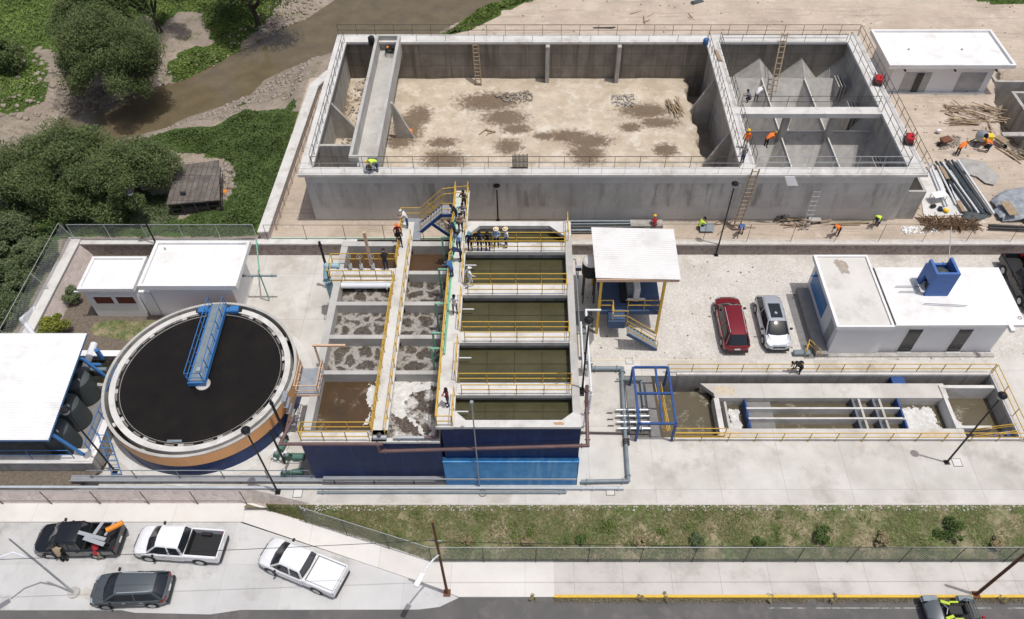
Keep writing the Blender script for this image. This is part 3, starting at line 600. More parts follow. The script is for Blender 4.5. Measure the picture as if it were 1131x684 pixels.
def pickup(p,rz,paint,label,L=5.3,W=1.9,group=None,cover=False,cat='pickup truck',liner='plastic_black'):
    root=empty('pickup_truck',p,label,cat,group,rz); h=L/2; hw=W/2; belt=1.1; Hh=1.8; bx=-.55
    S=[(bx-.08,hw,1.08,1.10),(h-1.7,hw,1.07,1.11),(h-1.4,hw,1.05,1.10),(h-.7,.985*hw,1.0,1.06),(h-.32,.95*hw,.92,.98),(h-.14,.88*hw,.86,.91),(h-.05,.78*hw,.78,.82),(h,.66*hw,.68,.72),(h+.03,.5*hw,.58,.62)]
    loftmesh(MB(),[sec(x,a,b_,c,.36) for x,a,b_,c in S]).build('body',paint,root,local=True,smooth=32)
    MB().hexa([(h-.45,-hw*.6,1.0),(h-.45,hw*.6,1.0),(h-1.3,hw*.78,1.08),(h-1.3,-hw*.78,1.08),(h-.45,-hw*.6,1.035),(h-.45,hw*.6,1.035),(h-1.3,hw*.76,1.14),(h-1.3,-hw*.76,1.14)]).build('bonnet',paint,root,local=True,bevel=.02)
    st=[(h-1.05,belt+.02,hw*.80),(h-1.75,Hh-.05,hw*.70),(h-2.3,Hh,hw*.73),(bx+.30,Hh-.01,hw*.75),(bx+.13,Hh-.05,hw*.74),(bx-.0,belt+.04,hw*.80)]
    cabin(root,paint,st,belt,hwb=hw*.92)
    for s in (-1,1): 
        b=MB(); loftmesh(b,[[(x,s*hw*.9,.4),(x,s*hw*.99,.5),(x,s*hw,.8),(x,s*hw*.985,1.06),(x,s*hw*.93,1.12),(x,s*(hw-.15),1.12),(x,s*(hw-.16),.6),(x,s*(hw-.16),.4)] for x in (bx-.1,-h+.08)])
        b.build('bed_side',paint,root,local=True,smooth=35)
    MB().box(-h+.06,-hw+.16,.55,bx-.1,hw-.16,.62).build('bed_floor',liner,root,local=True)
    MB().box(bx-.16,-hw+.16,.6,bx-.1,hw-.16,1.1).build('bed_front',liner,root,local=True)
    MB().box(-h,-hw*.93,.5,-h+.075,hw*.93,1.10).build('tailgate',paint,root,local=True,bevel=.02)
    for s in (-1,1): MB().box(-1.75,s*(hw-.36),.62,-1.15,s*(hw-.161),.84).build('wheel_box',liner,root,local=True)
    if cover:
        MB().box(-h+.10,-hw+.19,1.04,bx-.24,hw-.19,1.09).build('bed_cover','paint_white',root,local=True,bevel=.02)
        for s in (-1,1): MB().box(-h+.1,s*(hw-.17)-.012,1.0,bx-.24,s*(hw-.17)+.012,1.135).build('bed_rail','grey_metal',root,local=True)
    wheels(root,h-.98,-h+1.2,hw,.39); trim(root,h,-h,hw,.92,1.12,[(.45,h-1.4),(-.5,.4)],belt,paint)
    return root
# ---------------------------------------------------------------- vegetation
def crown_pts(c,rad,n,clumps,cr,droop=0.,flat=.0):
    c=np.array(c);rad=np.array(rad); K=[]
    while len(K)<clumps:
        v=rng.normal(size=3); v/=np.linalg.norm(v); r_=.55+.45*rng.random(); 
        if v[2]<-.55: continue
        K.append(c+v*rad*r_*(.85+.3*rng.random()))
    K=np.array(K); idx=rng.integers(0,len(K),n); sz=cr*(.55+.8*rng.random(len(K)))
    v=rng.normal(size=(n,3)); v/=np.linalg.norm(v,axis=1)[:,None]; rr=(rng.random(n)**.45)[:,None]
    p=K[idx]+v*rr*sz[idx][:,None]*np.array([1,1,.75]); 
    if droop: p[:,2]-=droop*rng.random(n)**2
    return p,K
def tree(name,base,c,rad,n,clumps,cr,mt,label,cat='tree',group=None,L=.3,Wd=.09,droop=.6,trunk=.3,limbs=9):
    root=empty(name,base,label,cat,group)
    p,K=crown_pts(c,rad,n,clumps,cr,droop); p[:,2]=np.maximum(p[:,2],base[2]+.1); leaves('crown',p,L,Wd,mt,root,droop=.7 if droop else 0)
    b=MB(); base=Vector(base); top=Vector(c)-Vector((0,0,rad[2]*.35)); fk=base.lerp(top,.35)+Vector((.1,.1,0))
    b.cyl(base-Vector((0,0,.3)),fk,trunk,trunk*.7,n=10)
    for i in range(limbs):
        k=Vector(K[int(i*len(K)/limbs)]); m_=fk.lerp(k,.5)+Vector((random.uniform(-.3,.3),random.uniform(-.3,.3),.3)); b.cyl(fk,m_,trunk*.5,trunk*.3,n=7); b.cyl(m_,k,trunk*.3,trunk*.08,n=6)
    b.build('trunk','bark',root,smooth=50); return root
def bush(base,r_,hh,n,mt,label,name='bush',group=None,L=.16,Wd=.07,clumps=14,cat='bush'):
    root=empty(name,base,label,cat,group); c=(base[0],base[1],base[2]+hh*.5)
    p,K=crown_pts(c,(r_*.85,r_*.75,hh*.42),n,clumps,r_*.33,0); p[:,2]=np.maximum(p[:,2],base[2]+.02); leaves('foliage',p,L,Wd,mt,root)
    b=MB()
    for i in range(min(6,len(K))): b.cyl(base,K[i],.035,.012,n=5)
    b.build('stem','bark',root); return root
def inpoly(x,y,poly):
    x=np.asarray(x);y=np.asarray(y); c=np.zeros(x.shape,bool); n=len(poly); j=n-1
    for i in range(n):
        xi,yi=poly[i];xj,yj=poly[j]
        if yi!=yj: c^=((yi>y)!=(yj>y))&(x<(xj-xi)*(y-yi)/(yj-yi)+xi)
        j=i
    return c
def pdist(x,y,poly):
    d=np.full(np.shape(x),1e9); n=len(poly)
    for i in range(n):
        ax,ay=poly[i];bx,by=poly[(i+1)%n]; ux,uy=bx-ax,by-ay; t=np.clip(((x-ax)*ux+(y-ay)*uy)/(ux*ux+uy*uy+1e-9),0,1); d=np.minimum(d,np.hypot(x-ax-t*ux,y-ay-t*uy))
    return d
def fbm(x,y,s,seed=0):
    out=np.zeros(np.shape(x)); r2=np.random.default_rng(seed)
    for o_ in range(4):
        f=s*2**o_
        for _ in range(3):
            a=r2.random()*6.28; ph=r2.random()*6.28; out+=np.sin((x*np.cos(a)+y*np.sin(a))*f+ph+1.3*np.sin(x*f*.43+ph)+1.1*np.cos(y*f*.37-ph))/(3*1.8**o_)
    return out/1.6
def chainlink(p,q,h,root,sp=.16,r=.007,mt='galv'):
    p=Vector(p);q=Vector(q); d=q-p; L=d.length; d.normalize(); n=int(L/sp); V=[];F=[]
    nrm=d.cross(Vector((0,0,1))).normalized()
    def wire(a,b_):
        dd=(b_-a).normalized(); s1=dd.cross(nrm).normalized(); o=[s1*r,(-s1*.5+nrm*.87)*r,(-s1*.5-nrm*.87)*r]; k=len(V)
        for e in (a,b_):
            for v in o: V.append(tuple(e+v))
        for i in range(3): F.append((k+i,k+(i+1)%3,k+3+(i+1)%3,k+3+i))
    Z=Vector((0,0,1))
    for i in range(-int(h/sp),n+1):
        for sgn in (1,-1):
            t0=i*sp; t1=t0+h; a0=max(0,-t0); a1=min(h,L-t0)
            if a1<=a0: continue
            za,zb=(a0,a1) if sgn==1 else (h-a0,h-a1)
            wire(p+d*(t0+a0)+Z*za,p+d*(t0+a1)+Z*zb)
    npmesh('chain_link_mesh',V,F,mt,root)
def fence(pts,h,label,sp=2.5,mt='galv',mesh=True,lean=None,group=None,wsp=.16,r=.007,pmt=None,pr=.03,bottom=True):
    pts=[Vector(p) for p in pts]; root=empty('chain_link_fence',pts[0],label,'fence',group); Z=Vector((0,0,h)); lean=Vector(lean or (0,0,0)); pmt=pmt or mt
    b=MB()
    for p,q in zip(pts,pts[1:]): b.cyl(p+Z+lean,q+Z+lean,pr*.8,n=6)
    b.build('top_rail',mt,root)
    for i,(p,q) in enumerate(zip(pts,pts[1:])):
        n=max(1,round((q-p).length/sp))
        for j in range(n+(1 if i==len(pts)-2 else 0)):
            a=p.lerp(q,j/n); MB().cyl(a,a+Z+lean,pr,n=6).build('post',pmt,root)
        if mesh: chainlink(p+lean*.5,q+lean*.5,h,root,wsp,r,mt)
    return root
def lamp(p,h,label,group='black lamp posts of the plant',head=True):
    root=empty('lamp_post',p,label,'lamp post',group); p=Vector(p)
    MB().box(p.x-.16,p.y-.16,p.z,p.x+.16,p.y+.16,p.z+.05).build('base_plate','black_paint',root)
    MB().cyl(p+Vector((0,0,.05)),p+Vector((0,0,h-.25)),.065,.05,n=10).build('pole','black_paint',root,smooth=40)
    MB().lathe(p+Vector((0,0,h-.3)),[(.07,0),(.2,.06),(.23,.3)],8).build('lamp_glass','grey_metal',root)
    MB().lathe(p+Vector((0,0,h)),[(.0,-.01),(.27,-.01),(.27,.08),(.14,.2),(0,.22)],8).build('lamp_cap','black_paint',root)
    return root
# ================================================================ GROUND
T=1.2
riv=[XY(*p,-1.5) for p in ((60,150),(110,160),(157,150),(183,141),(208,129),(234,121),(260,112),(278,104),(292,88),(315,77),(340,68),(372,58),(430,50),(485,42),(487,34),(510,24),(530,16),(570,4),(600,-5),(650,-30),(560,-60),(430,-40),(370,0),(340,20),(303,35),(275,52),(252,62),(222,78),(197,91),(175,95),(140,110),(106,122),(60,135))]
trench=[XY(*p,1.2) for p in ((1101,72),(1115,76),(1160,76),(1160,185),(1122,172),(1114,160),(1108,150),(1104,130),(1099,112))]
def mk_axis(brk,lo,hi,step):
    a=sorted(set([lo,hi]+brk)); out=[]
    for p,q in zip(a,a[1:]): out+=list(np.linspace(p,q,max(1,int(round((q-p)/step)))+1)[:-1])
    return np.array([-400,-200,-120]+out+[hi,130,220,400]) if lo>-120 else np.array(out+[hi])
xs=mk_axis([-46.5,-35.8,-26.4,-16.8,29.6,-6.],-85,80,.62)
ys=np.concatenate([[-300,-150,-60,-20],mk_axis([14.,22.06,23.6,33.2,43.9,46.3,64.6],-5,112,.62)[3:-3],[150,220,400]])
ys=np.array(sorted(set(np.round(ys,4)))); xs=np.array(sorted(set(np.round(xs,4))))
GX,GY=np.meshgrid(xs,ys)
ins=inpoly(GX,GY,riv); d=pdist(GX,GY,riv)
nz=fbm(GX,GY,.35,3); nf=fbm(GX,GY,1.5,5)
side=np.where((GX>-22)|(GY<60),1.25,.4)
Z=np.where(ins,-1.5-np.minimum(d,1.5)*.5,-1.55+(side+1.55)*np.clip(d/4.5,0,1)**.8+np.clip(d/4,0,1)*(.22*nz+.07*nf)+.06*nf*np.clip(d/1.,0,1))
flat=(GX>-20.9)&(GY<66.2)&(GX<46)
Z=np.where(flat,T+.015*nf*(GY>44.5),Z)
right=(GX>=31)&(GY>43.6); mound=T+.10*np.clip(nz,-1,1)*np.clip((GX-31)/3,0,1)+.03*nf
Z=np.where(right&~ins,mound,Z)
it=inpoly(GX,GY,trench); dt=pdist(GX,GY,trench); Z=np.where(it,T-np.clip(dt*3.2,0,2.6)+.15*nf,Z)
Z=np.where(GY<22.0,-1.22,Z); Z=np.where((GX<-35.8)&(GY>=22.06)&(GY<43.9),.9+.25*nz,Z)
cover=np.zeros(GX.shape+(4,)); cover[...,3]=1
gpx=lambda pts,z=1.: [XY(*p,z) for p in pts]
grass_polys=[gpx(p,.3) for p in (
 [(165,190),(165,165),(190,152),(235,148),(290,122),(326,122),(330,150),(292,266),(236,266),(262,215),(252,185),(195,176)],
 [(-200,235),(72,240),(72,268),(16,380),(-200,380)],
 [(484,42),(486,34),(510,22),(530,14),(570,2),(610,-8),(590,8),(560,20),(528,38)],
 [(165,-30),(330,-30),(300,8),(262,35),(242,58),(190,76),(178,66),(200,50),(232,40),(225,15),(195,14),(176,30),(168,20)],
 [(-200,-80),(175,-80),(170,12),(120,45),(70,62),(45,52),(25,66),(-200,72)],
 [(-200,75),(0,70),(30,55),(52,72),(50,100),(30,112),(10,122),(-200,128)],
 [(1038,0),(1060,6),(1100,14),(1200,16),(1300,-60),(1000,-60)],
 [(180,262),(240,240),(290,262),(290,270),(75,270),(75,262)],[(255,105),(278,103),(272,112),(258,115)],[(70,205),(150,215),(205,238),(196,262),(70,262)])]
sandm=(GX>-8)&(GY>60)|(GX>29)
cover[...,1]=np.where(sandm,1,0); cover[...,1]=np.where((GY>45)&(GX>-21)&(GX<-8)&(GY<66.3),.8,cover[...,1]); cover[...,1]=np.where((GY<46.3)&(GX>-21),.9,cover[...,1])
for p in grass_polys: cover[...,0]=np.maximum(cover[...,0],inpoly(GX,GY,p))
cover[...,0]=np.where((GX<-60)|(GY>92)&(GX<-25)|(GY>125),.9,cover[...,0])
wet=gpx([(185,85),(60,100),(50,140),(160,152),(190,140)],-.5); cover[...,2]=np.maximum(cover[...,2],inpoly(GX,GY,wet)*.5); cover[...,2]=np.where(ins,.6,cover[...,2]); cover[...,2]=np.where(it,.55,cover[...,2])
NX=len(xs); V=np.stack([GX,GY,Z],-1).reshape(-1,3); F=[]
cxm=(xs[:-1]+xs[1:])/2; cym=(ys[:-1]+ys[1:])/2
for j,cy in enumerate(cym):
    for i,cx in enumerate(cxm):
        if -35.8<cx<80 and 13.9<cy<43.9: continue
        if cx<=-35.8 and cx>-46.5 and 23.6<cy<33.2: continue
        if -16.8<cx<29.6 and 46.3<cy<64.6: continue
        F.append((j*NX+i,j*NX+i+1,(j+1)*NX+i+1,(j+1)*NX+i))
ter=npmesh('terrain',V,F,'terrain_mat',kind='structure')
ca=ter.data.color_attributes.new('cover','FLOAT_COLOR','POINT'); ca.data.foreach_set('color',cover.reshape(-1).astype(np.float32))
ter.data.polygons.foreach_set('use_smooth',[True]*len(ter.data.polygons))
rc=[XY(*p,-1.5) for p in ((40,165),(150,158),(235,126),(300,92),(345,72),(430,56),(500,48),(560,20),(640,-30),(560,-80),(400,-60),(340,10),(290,30),(240,60),(175,85),(40,125))]
sheet('river','water_river',rc,[],-1.5,kind='structure')
def hgt(x,y):
    i=np.clip(np.searchsorted(xs,x)-1,0,len(xs)-2); j=np.clip(np.searchsorted(ys,y)-1,0,len(ys)-2)
    tx=(x-xs[i])/(xs[i+1]-xs[i]); ty=(y-ys[j])/(ys[j+1]-ys[j])
    return Z[j,i]*(1-tx)*(1-ty)+Z[j,i+1]*tx*(1-ty)+Z[j+1,i]*(1-tx)*ty+Z[j+1,i+1]*tx*ty
def cover_leaves(name,poly,n,mt,L,Wd,h0,label,up=.6,edge=1.):
    poly=np.array(poly); lo=poly.min(0);hi=poly.max(0); k=0; out=[]
    while k<n:
        p=lo-1+(hi-lo+2)*rng.random((n*2,2)); q=p+np.column_stack([fbm(p[:,0],p[:,1],1.3,21),fbm(p[:,0],p[:,1],1.3,22)])*.7; nn=fbm(p[:,0],p[:,1],.9,9)*.9
        m=inpoly(q[:,0],q[:,1],poly.tolist())&(pdist(q[:,0],q[:,1],poly.tolist())>edge*(.5+.8*nn)*rng.random(len(p)))&(fbm(p[:,0],p[:,1],2.2,31)>-.75*rng.random(len(p))-.25); p=p[m]; out.append(p); k+=len(p)
    p=np.concatenate(out)[:n]; dd=np.clip(pdist(p[:,0],p[:,1],poly.tolist())/1.6,0,1)
    hh=h0*dd*(.55+.5*fbm(p[:,0],p[:,1],1.1,4)); z=hgt(p[:,0],p[:,1])+np.maximum(0,hh)*(.55+.45*rng.random(len(p)))+.03
    leaves(name,np.column_stack([p,z]),L,Wd,mt,None,up=up,label=label,cat='ground cover',kind='stuff')
G=grass_polys
cover_leaves('creeping_vines',G[0],46000,'leaf_vine',.17,.10,1.3,'dense green creeper covering the bank beside the wooden shack')
cover_leaves('undergrowth',G[1],30000,'leaf_bush',.22,.1,1.1,'tangled grey green undergrowth outside the left fence')
cover_leaves('river_reeds',G[2],9000,'leaf_reed',.45,.09,1.3,'tall reeds at the water edge behind the concrete tank',up=0)
cover_leaves('weeds',G[3],22000,'leaf_reed',.22,.12,.45,'green weeds on the far river bank')
cover_leaves('meadow_plants',G[4],46000,'leaf_reed',.3,.1,.5,'bright green plants in the top left corner')
cover_leaves('meadow_plants',G[5],11000,'leaf_reed',.24,.1,.5,'green plants left of the dirt patch')
cover_leaves('weeds',G[6],7000,'leaf_vine',.3,.14,.9,'dark green scrub in the top right corner')
cover_leaves('weeds',G[7],7000,'leaf_vine',.2,.1,.5,'low green growth just outside the rear stone wall')
cover_leaves('undergrowth',G[9],12000,'leaf_bush',.2,.09,.8,'shaded undergrowth below the trees just behind the rear fence')
n=9000; x=1.7+33*rng.random(n); gz=fbm(x,x*.3,1.4,77); x=x[gz>-.15]; y=16.48+rng.normal(size=len(x))*.11
leaves('kerb_weeds',np.column_stack([x,y,-1.1+.16*rng.random(len(x))]),.11,.025,'leaf_dry',None,up=0,label='thin dry weeds all along the foot of the yellow kerb',cat='weeds',kind='stuff')
# scattered bank stones (too many to count)
def stones(name,pts,n,smin,smax,mt,label,kind='stuff',z=None,cat='stones'):
    poly=np.array(pts); lo=poly.min(0);hi=poly.max(0); b=bmesh.new(); k=0
    base=bmesh.new(); bmesh.ops.create_icosphere(base,subdivisions=1,radius=1); bv=[v.co.copy() for v in base.verts]; bf=[[v.index for v in f.verts] for f in base.faces]; base.free()
    V=[];F=[]
    while k<n:
        x=random.uniform(lo[0],hi[0]);y=random.uniform(lo[1],hi[1])
        if not inpoly(np.array([x]),np.array([y]),poly.tolist())[0]: continue
        s_=smin+(smax-smin)*random.random()**3; zz=float(hgt(np.array([x]),np.array([y]))[0]) if z is None else z; o=len(V); rz=random.random()*6
        for v in bv:
            q=Vector((v.x*s_*random.uniform(.75,1.25),v.y*s_*random.uniform(.6,1.),v.z*s_*.6)); q.rotate(Matrix.Rotation(rz,3,'Z')); V.append((x+q.x,y+q.y,zz+q.z+s_*.15))
        F+= [[o+i for i in f] for f in bf]; k+=1
    return npmesh(name,V,F,mt,None,label=label,cat=cat,kind=kind)
stones('river_stones',gpx([(175,160),(240,120),(340,65),(358,70),(330,122),(290,122),(235,150)],-.8),900,.03,.3,'rock','pale stones and rubble on the near river bank')
stones('river_stones',gpx([(170,95),(250,60),(345,15),(360,-10),(330,-20),(295,15),(240,50),(180,78)],-.8),700,.03,.3,'rock','pale stones along the far river bank')
stones('loose_rubble',gpx([(245,185),(272,180),(268,225),(240,240)],.8),260,.05,.35,'rock','pile of pale rubble beside the wooden shack')
stones('loose_rubble',gpx([(0,50),(40,60),(100,110),(20,130),(0,130)],0),260,.04,.4,'rock','rocks on the dirt patch between the two big trees')
# ================================================================ PLANT YARD
CH_X0,CH_X1,CH_Y0,CH_Y1=6.9,32.45,26.75,31.72
yard=[(-35.1,22.06),(80,22.06),(80,43.45),(-35.1,43.45)]
bas=rect(-46,23.9,-27.0,33.05)
shelter_hole=[(-35.1,23.9),(-27.0,23.9),(-27.0,33.05),(-35.1,33.05)]
yard2=[(-26.9,22.99),(-17.2,22.99),(-13.4,22.06),(80,22.06),(80,43.45),(-35.1,43.45),(-35.1,33.15),(-26.9,33.15)]
sheet('plant_yard','pad',yard2,[rect(CH_X0,CH_Y0,CH_X1,CH_Y1)],0,kind='structure')
sheet('yard_underground','concrete',[(-70,22.99),(-26.9,22.99),(-26.9,33.15),(-70,33.15)],[],-.3,kind='structure')
MB().box(-13.4,21.96,-1.2,80,22.06,0).build('yard_edge','mortar_white',kind='structure')
sheet('cobbled_yard','cobble',[(3.95,33.06),(60,33.06),(60,43.4),(3.95,43.4)],[],.006,kind='structure')
MB().box(3.85,33.02,-.05,13.6,33.12,.012).build('yellow_kerb_line','pale_yellow',kind='structure'); MB().box(3.85,33.12,-.05,3.95,35.6,.013).build('yellow_kerb_line','pale_yellow',kind='structure')
# planted bed around the small block house
sheet('planted_bed','mulch',[(-34.9,33.3),(-28.0,33.3),(-25.9,35.0),(-25.2,36.9),(-25.8,43.4),(-34.9,43.4)],[],.01,kind='structure')
sheet('planted_bed','embank',[(-31.4,35.3),(-30.2,35.1),(-28.9,34.8),(-27.6,35.0),(-27.2,35.9),(-27.4,36.7),(-29,36.6),(-30.6,36.75),(-31.8,36.4),(-31.9,35.8)],[],.018,kind='structure')
sheet('service_path','slab_light',[(-27.1,33.3),(-24.9,33.3),(-21.5,37.0),(-21.5,40.6),(-27.1,36.4)],[],.02,kind='structure')
# ================================================================ STREET
street_edge=[(-400,15.95),(-4.9,15.95),(-4.0,16.3),(-3.6,16.55),(80,16.55),(400,16.55),(400,-200),(-400,-200)]
sheet('street','asphalt',[(-400,16.75),(400,16.75),(400,-200),(-400,-200)],[],-1.13,kind='structure')
park=[(-400,15.9),(-23.4,15.86),(-22.6,15.72),(-18.2,15.62),(-16.5,15.88),(-6.2,15.9),(-5.0,16.05),(-3.9,16.58),(-5.2,17.2),(-17.8,21.27),(-400,21.27)]
b=MB(); b.prism(park,-1.3,-1.02); b.build('parking_area','parking_concrete',kind='structure')
b=MB(); b.prism([(-400,21.27),(-17.6,21.27),(-5.2,17.15),(-3.9,16.6),(1.7,16.6),(1.7,18.75),(-5.6,18.75),(-13.5,21.42),(-17.1,22.56),(-400,22.56)],-1.3,-.92); b.build('sidewalk','sidewalk_new',kind='structure')
b=MB(); b.box(1.7,16.72,-1.3,80,18.72,-.925); b.build('sidewalk','sidewalk',kind='structure')
MB().box(1.7,16.56,-1.3,80,16.72,-.9).build('kerb','kerb_yellow',kind='structure')
sheet('road_line','line_white',[(14,15.98),(60,15.98),(60,16.06),(14,16.06)],[],-1.122,kind='structure')
for i,pp in enumerate(([(135,653),(178,655),(180,668),(150,672),(138,664)],)):
    pass
def blotch(name,c,rx,ry,z,mt,seed,n=22,**kw):
    r_=random.Random(seed); pts=[(c[0]+rx*math.cos(a)*(k:=r_.uniform(.6,1.15)),c[1]+ry*math.sin(a)*k) for a in [2*math.pi*i/n for i in range(n)]]
    return sheet(name,mt,pts,[],z,kind='structure',**kw)
# embankment with dry grass
gx=np.linspace(-17.6,80,260); gy=np.linspace(0,1,14); V=[];F=[]
for j,t in enumerate(gy):
    for i,x in enumerate(gx):
        y0=18.74 if x>-5.6 else 18.74+(-5.6-x)*.315; y=y0+(22.0-y0)*t
        z=-.98+.93*min(1,t*1.08)**.9 if x>-14 else -.95+.5*t
        V.append((x,y,z+.05*math.sin(x*2.1+y*3)*math.sin(x*.7)*(0<t<1)))
for j in range(13):
    for i in range(259): F.append((j*260+i,j*260+i+1,(j+1)*260+i+1,(j+1)*260+i))
emb=npmesh('embankment',V,F,'embank',kind='structure')
n=60000; t=rng.random(n); x=-16+90*rng.random(n); x=np.where(x>42,x-60,x); x=np.clip(x,-16,42); y0=np.where(x>-5.6,18.74,18.74+(-5.6-x)*.315); y=y0+(22.0-y0)*t; z=-.98+.93*np.minimum(1,t*1.08)**.9
m=(fbm(x,y,1.1,2)+.6*fbm(x,y,4,6)>-.4)&(t<.94); p=np.column_stack([x,y,z+.06])[m]
leaves('verge_grass',p,.16,.025,'grass_blade',None,up=0,label='patchy half dry grass on the bank between yard and sidewalk',cat='grass',kind='stuff')
stones('verge_rubble',[(-14,21.6),(48,21.6),(48,22.05),(-14,22.05)],2200,.02,.085,'mortar_white','crumbled mortar along the edge of the concrete yard',z=-.06)
r_=random.Random(4)
for i,(px,py,s_,mt,lab) in enumerate(((905,592,1.0,'leaf_vine','dark leafy shrub on the bank right of the middle of the frame'),(1045,588,1.3,'leaf_vine','largest green shrub on the dry grass bank'),(838,600,.55,'leaf_vine','small dark shrub behind the lower fence, left of two bigger ones'),(515,599,.5,'leaf_dry','pale dry bush near the rusty post'),(583,600,.5,'leaf_dry','dry tuft with green centre behind the lower fence'),(641,599,.6,'leaf_vine','little dark green plant in a dry tuft on the bank'),(706,600,.55,'leaf_dry','straw coloured tuft on the bank near its middle'),(770,600,.7,'leaf_bush','spreading grey green plant left of the dark leafy shrub'),(970,598,.8,'leaf_dry','ring of dead pale twigs between two green shrubs'),(1098,602,.7,'leaf_dry','dead grey branches at the right end of the bank'))):
    a=at(px,py,-.7); bush(a,s_*.75,s_*.9,int(1500*s_),mt,lab,L=.14,Wd=.06,clumps=9,group='bushes on the grass bank')
for i,(px,py,lab) in enumerate(((590,661,'weed tuft growing at the kerb where the yellow paint begins'),(708,661,'wide low weed at the yellow kerb'),(735,661,'second weed at the yellow kerb, right beside the wide one'),(850,662,'weed at the yellow kerb below the dark shrubs'),(920,662,'dark weed in the gutter near the buggy'),(1105,662,'weed in the gutter right of the buggy'))):
    a=at(px,py,-1.1); bush(a,.35,.35,260,'leaf_dry',lab,name='weed',L=.12,Wd=.03,clumps=5,group='weeds along the kerb',cat='weed')
n=6000; cxs=rng.random(70)*56-14; cys=19+rng.random(70)*2.6; k_=rng.integers(0,70,n); x=cxs[k_]+rng.normal(size=n)*.28*(.4+rng.random(70)[k_]); y=np.clip(cys[k_]+rng.normal(size=n)*.2,18.9,21.8); ok=(x>-5)|(y>18.9+(-5-x)*.33); t=(y-18.74)/3.26; z=-.98+.93*np.minimum(1,np.maximum(0,t)*1.08)**.9+.05+.22*rng.random(n)
leaves('tall_weeds',np.column_stack([x,y,z])[ok],.14,.045,'leaf_reed',None,up=0,label='green weedy tufts mixed into the dry grass of the bank',cat='weeds',kind='stuff')
# ================================================================ BOUNDARY WALLS
root=empty('retaining_wall',(4.2,43.5,0),'stone retaining wall with pale cap behind the cobbled yard','wall')
MB().box(3.3,43.45,-.2,80,43.9,1.08).build('wall','stone_masonry',root); MB().box(3.3,43.4,1.08,80,43.95,1.22).build('cap','mortar_white',root)
root=empty('retaining_wall',(-35.9,43.4,0),'brown stone wall behind the two white houses','wall')
MB().box(-35.1,43.4,-.2,-13.2,43.8,1.18).build('wall','stone_masonry',root); MB().box(-35.1,43.35,1.18,-13.2,43.9,1.32).build('cap','slab_light',root)
root=empty('retaining_wall',(-35.5,38,0),'pale stone wall on the left boundary sloping out of the planted bed','wall')
b=MB(); b.hexa([(-34.9,33.2,-.1),(-34.3,33.2,-.1),(-34.3,43.4,-.1),(-34.9,43.4,-.1),(-35.1,33.2,1.35),(-34.95,33.2,1.35),(-34.95,43.4,1.35),(-35.1,43.4,1.35)]); b.hexa([(-35.8,33.2,-.5),(-34.95,33.2,-.5),(-34.95,43.4,-.5),(-35.8,43.4,-.5),(-35.8,33.2,1.35),(-34.97,33.2,1.35),(-34.97,43.4,1.35),(-35.8,43.4,1.35)]); b.build('wall','stone_pale',root)
MB().box(-35.85,33.1,1.35,-34.85,43.95,1.47).build('cap','slab_light',root)
a=[at(*p,1.5) for p in ((38,340),(24,353),(38,371))]
MB().path([a[0],a[1],a[2]],.17,8).build('white_pipe','pipe_white',label='white bent pipe lying on the left boundary wall',cat='pipe',smooth=40)
fence([(-35.3,33.3,1.47),(-35.3,43.75,1.47)],1.7,'chain link fence leaning outwards along the left boundary wall',lean=(-.55,0,0),sp=5.2,wsp=.2,r=.008)
fence([(-35.3,43.75,1.32),(-21.0,43.75,1.32)],1.7,'chain link fence above the rear wall in front of the creeper',sp=2.8,wsp=.2,r=.007)
fence([(-20.2,43.8,1.32),(-4.9,43.8,1.32)],1.6,'wire fence with dark posts left of the aeration tank rear',sp=2.8,mesh=False,mt='dark_metal',pr=.022)
fence([(3.6,43.7,1.22),(45,43.7,1.22)],1.9,'thin fence with dark posts above the rear retaining wall',sp=3.6,mesh=False,mt='dark_metal',pr=.02)
MB().box(-20.0,43.95,1.2,-5.2,44.03,1.36).build('painted_edge','green_line',kind='structure')
# front wall and handrail along the sidewalk
root=empty('stone_apron',(-28,22.5,-1),'pale stone faced slope between the yard and the parking sidewalk','wall')
b=MB(); b.hexa([(-70,22.5,-1.2),(-17.2,22.5,-1.2),(-17.2,23.0,-1.2),(-70,23.0,-1.2),(-70,22.52,-.9),(-17.2,22.52,-.9),(-17.2,23.02,.03),(-70,23.02,.03)]); b.build('stone_face','stone_pale',root)
b=MB(); b.hexa([(-17.2,22.5,-1.2),(-13.6,21.3,-1.2),(-13.4,22.1,-1.2),(-17.2,23.0,-1.2),(-17.2,22.52,-.9),(-13.6,21.35,-.9),(-13.4,22.06,-.02),(-17.2,23.02,.03)]); b.build('wing','stone_pale',root)
fence([(-70,22.46,-.92),(-17.6,22.46,-.92)],1.75,'wire fence with dark posts between the parking sidewalk and the stone slope',sp=3.1,mesh=False,mt='galv',pmt='dark_metal',pr=.028)
fence([(-13.6,21.2,-.92),(-5.6,18.68,-.95),(60,18.68,-.95)],2.2,'long chain link fence between the grass bank and the sidewalk',sp=3.1,wsp=.18,r=.006,mt='galv',pmt='dark_metal',pr=.026)
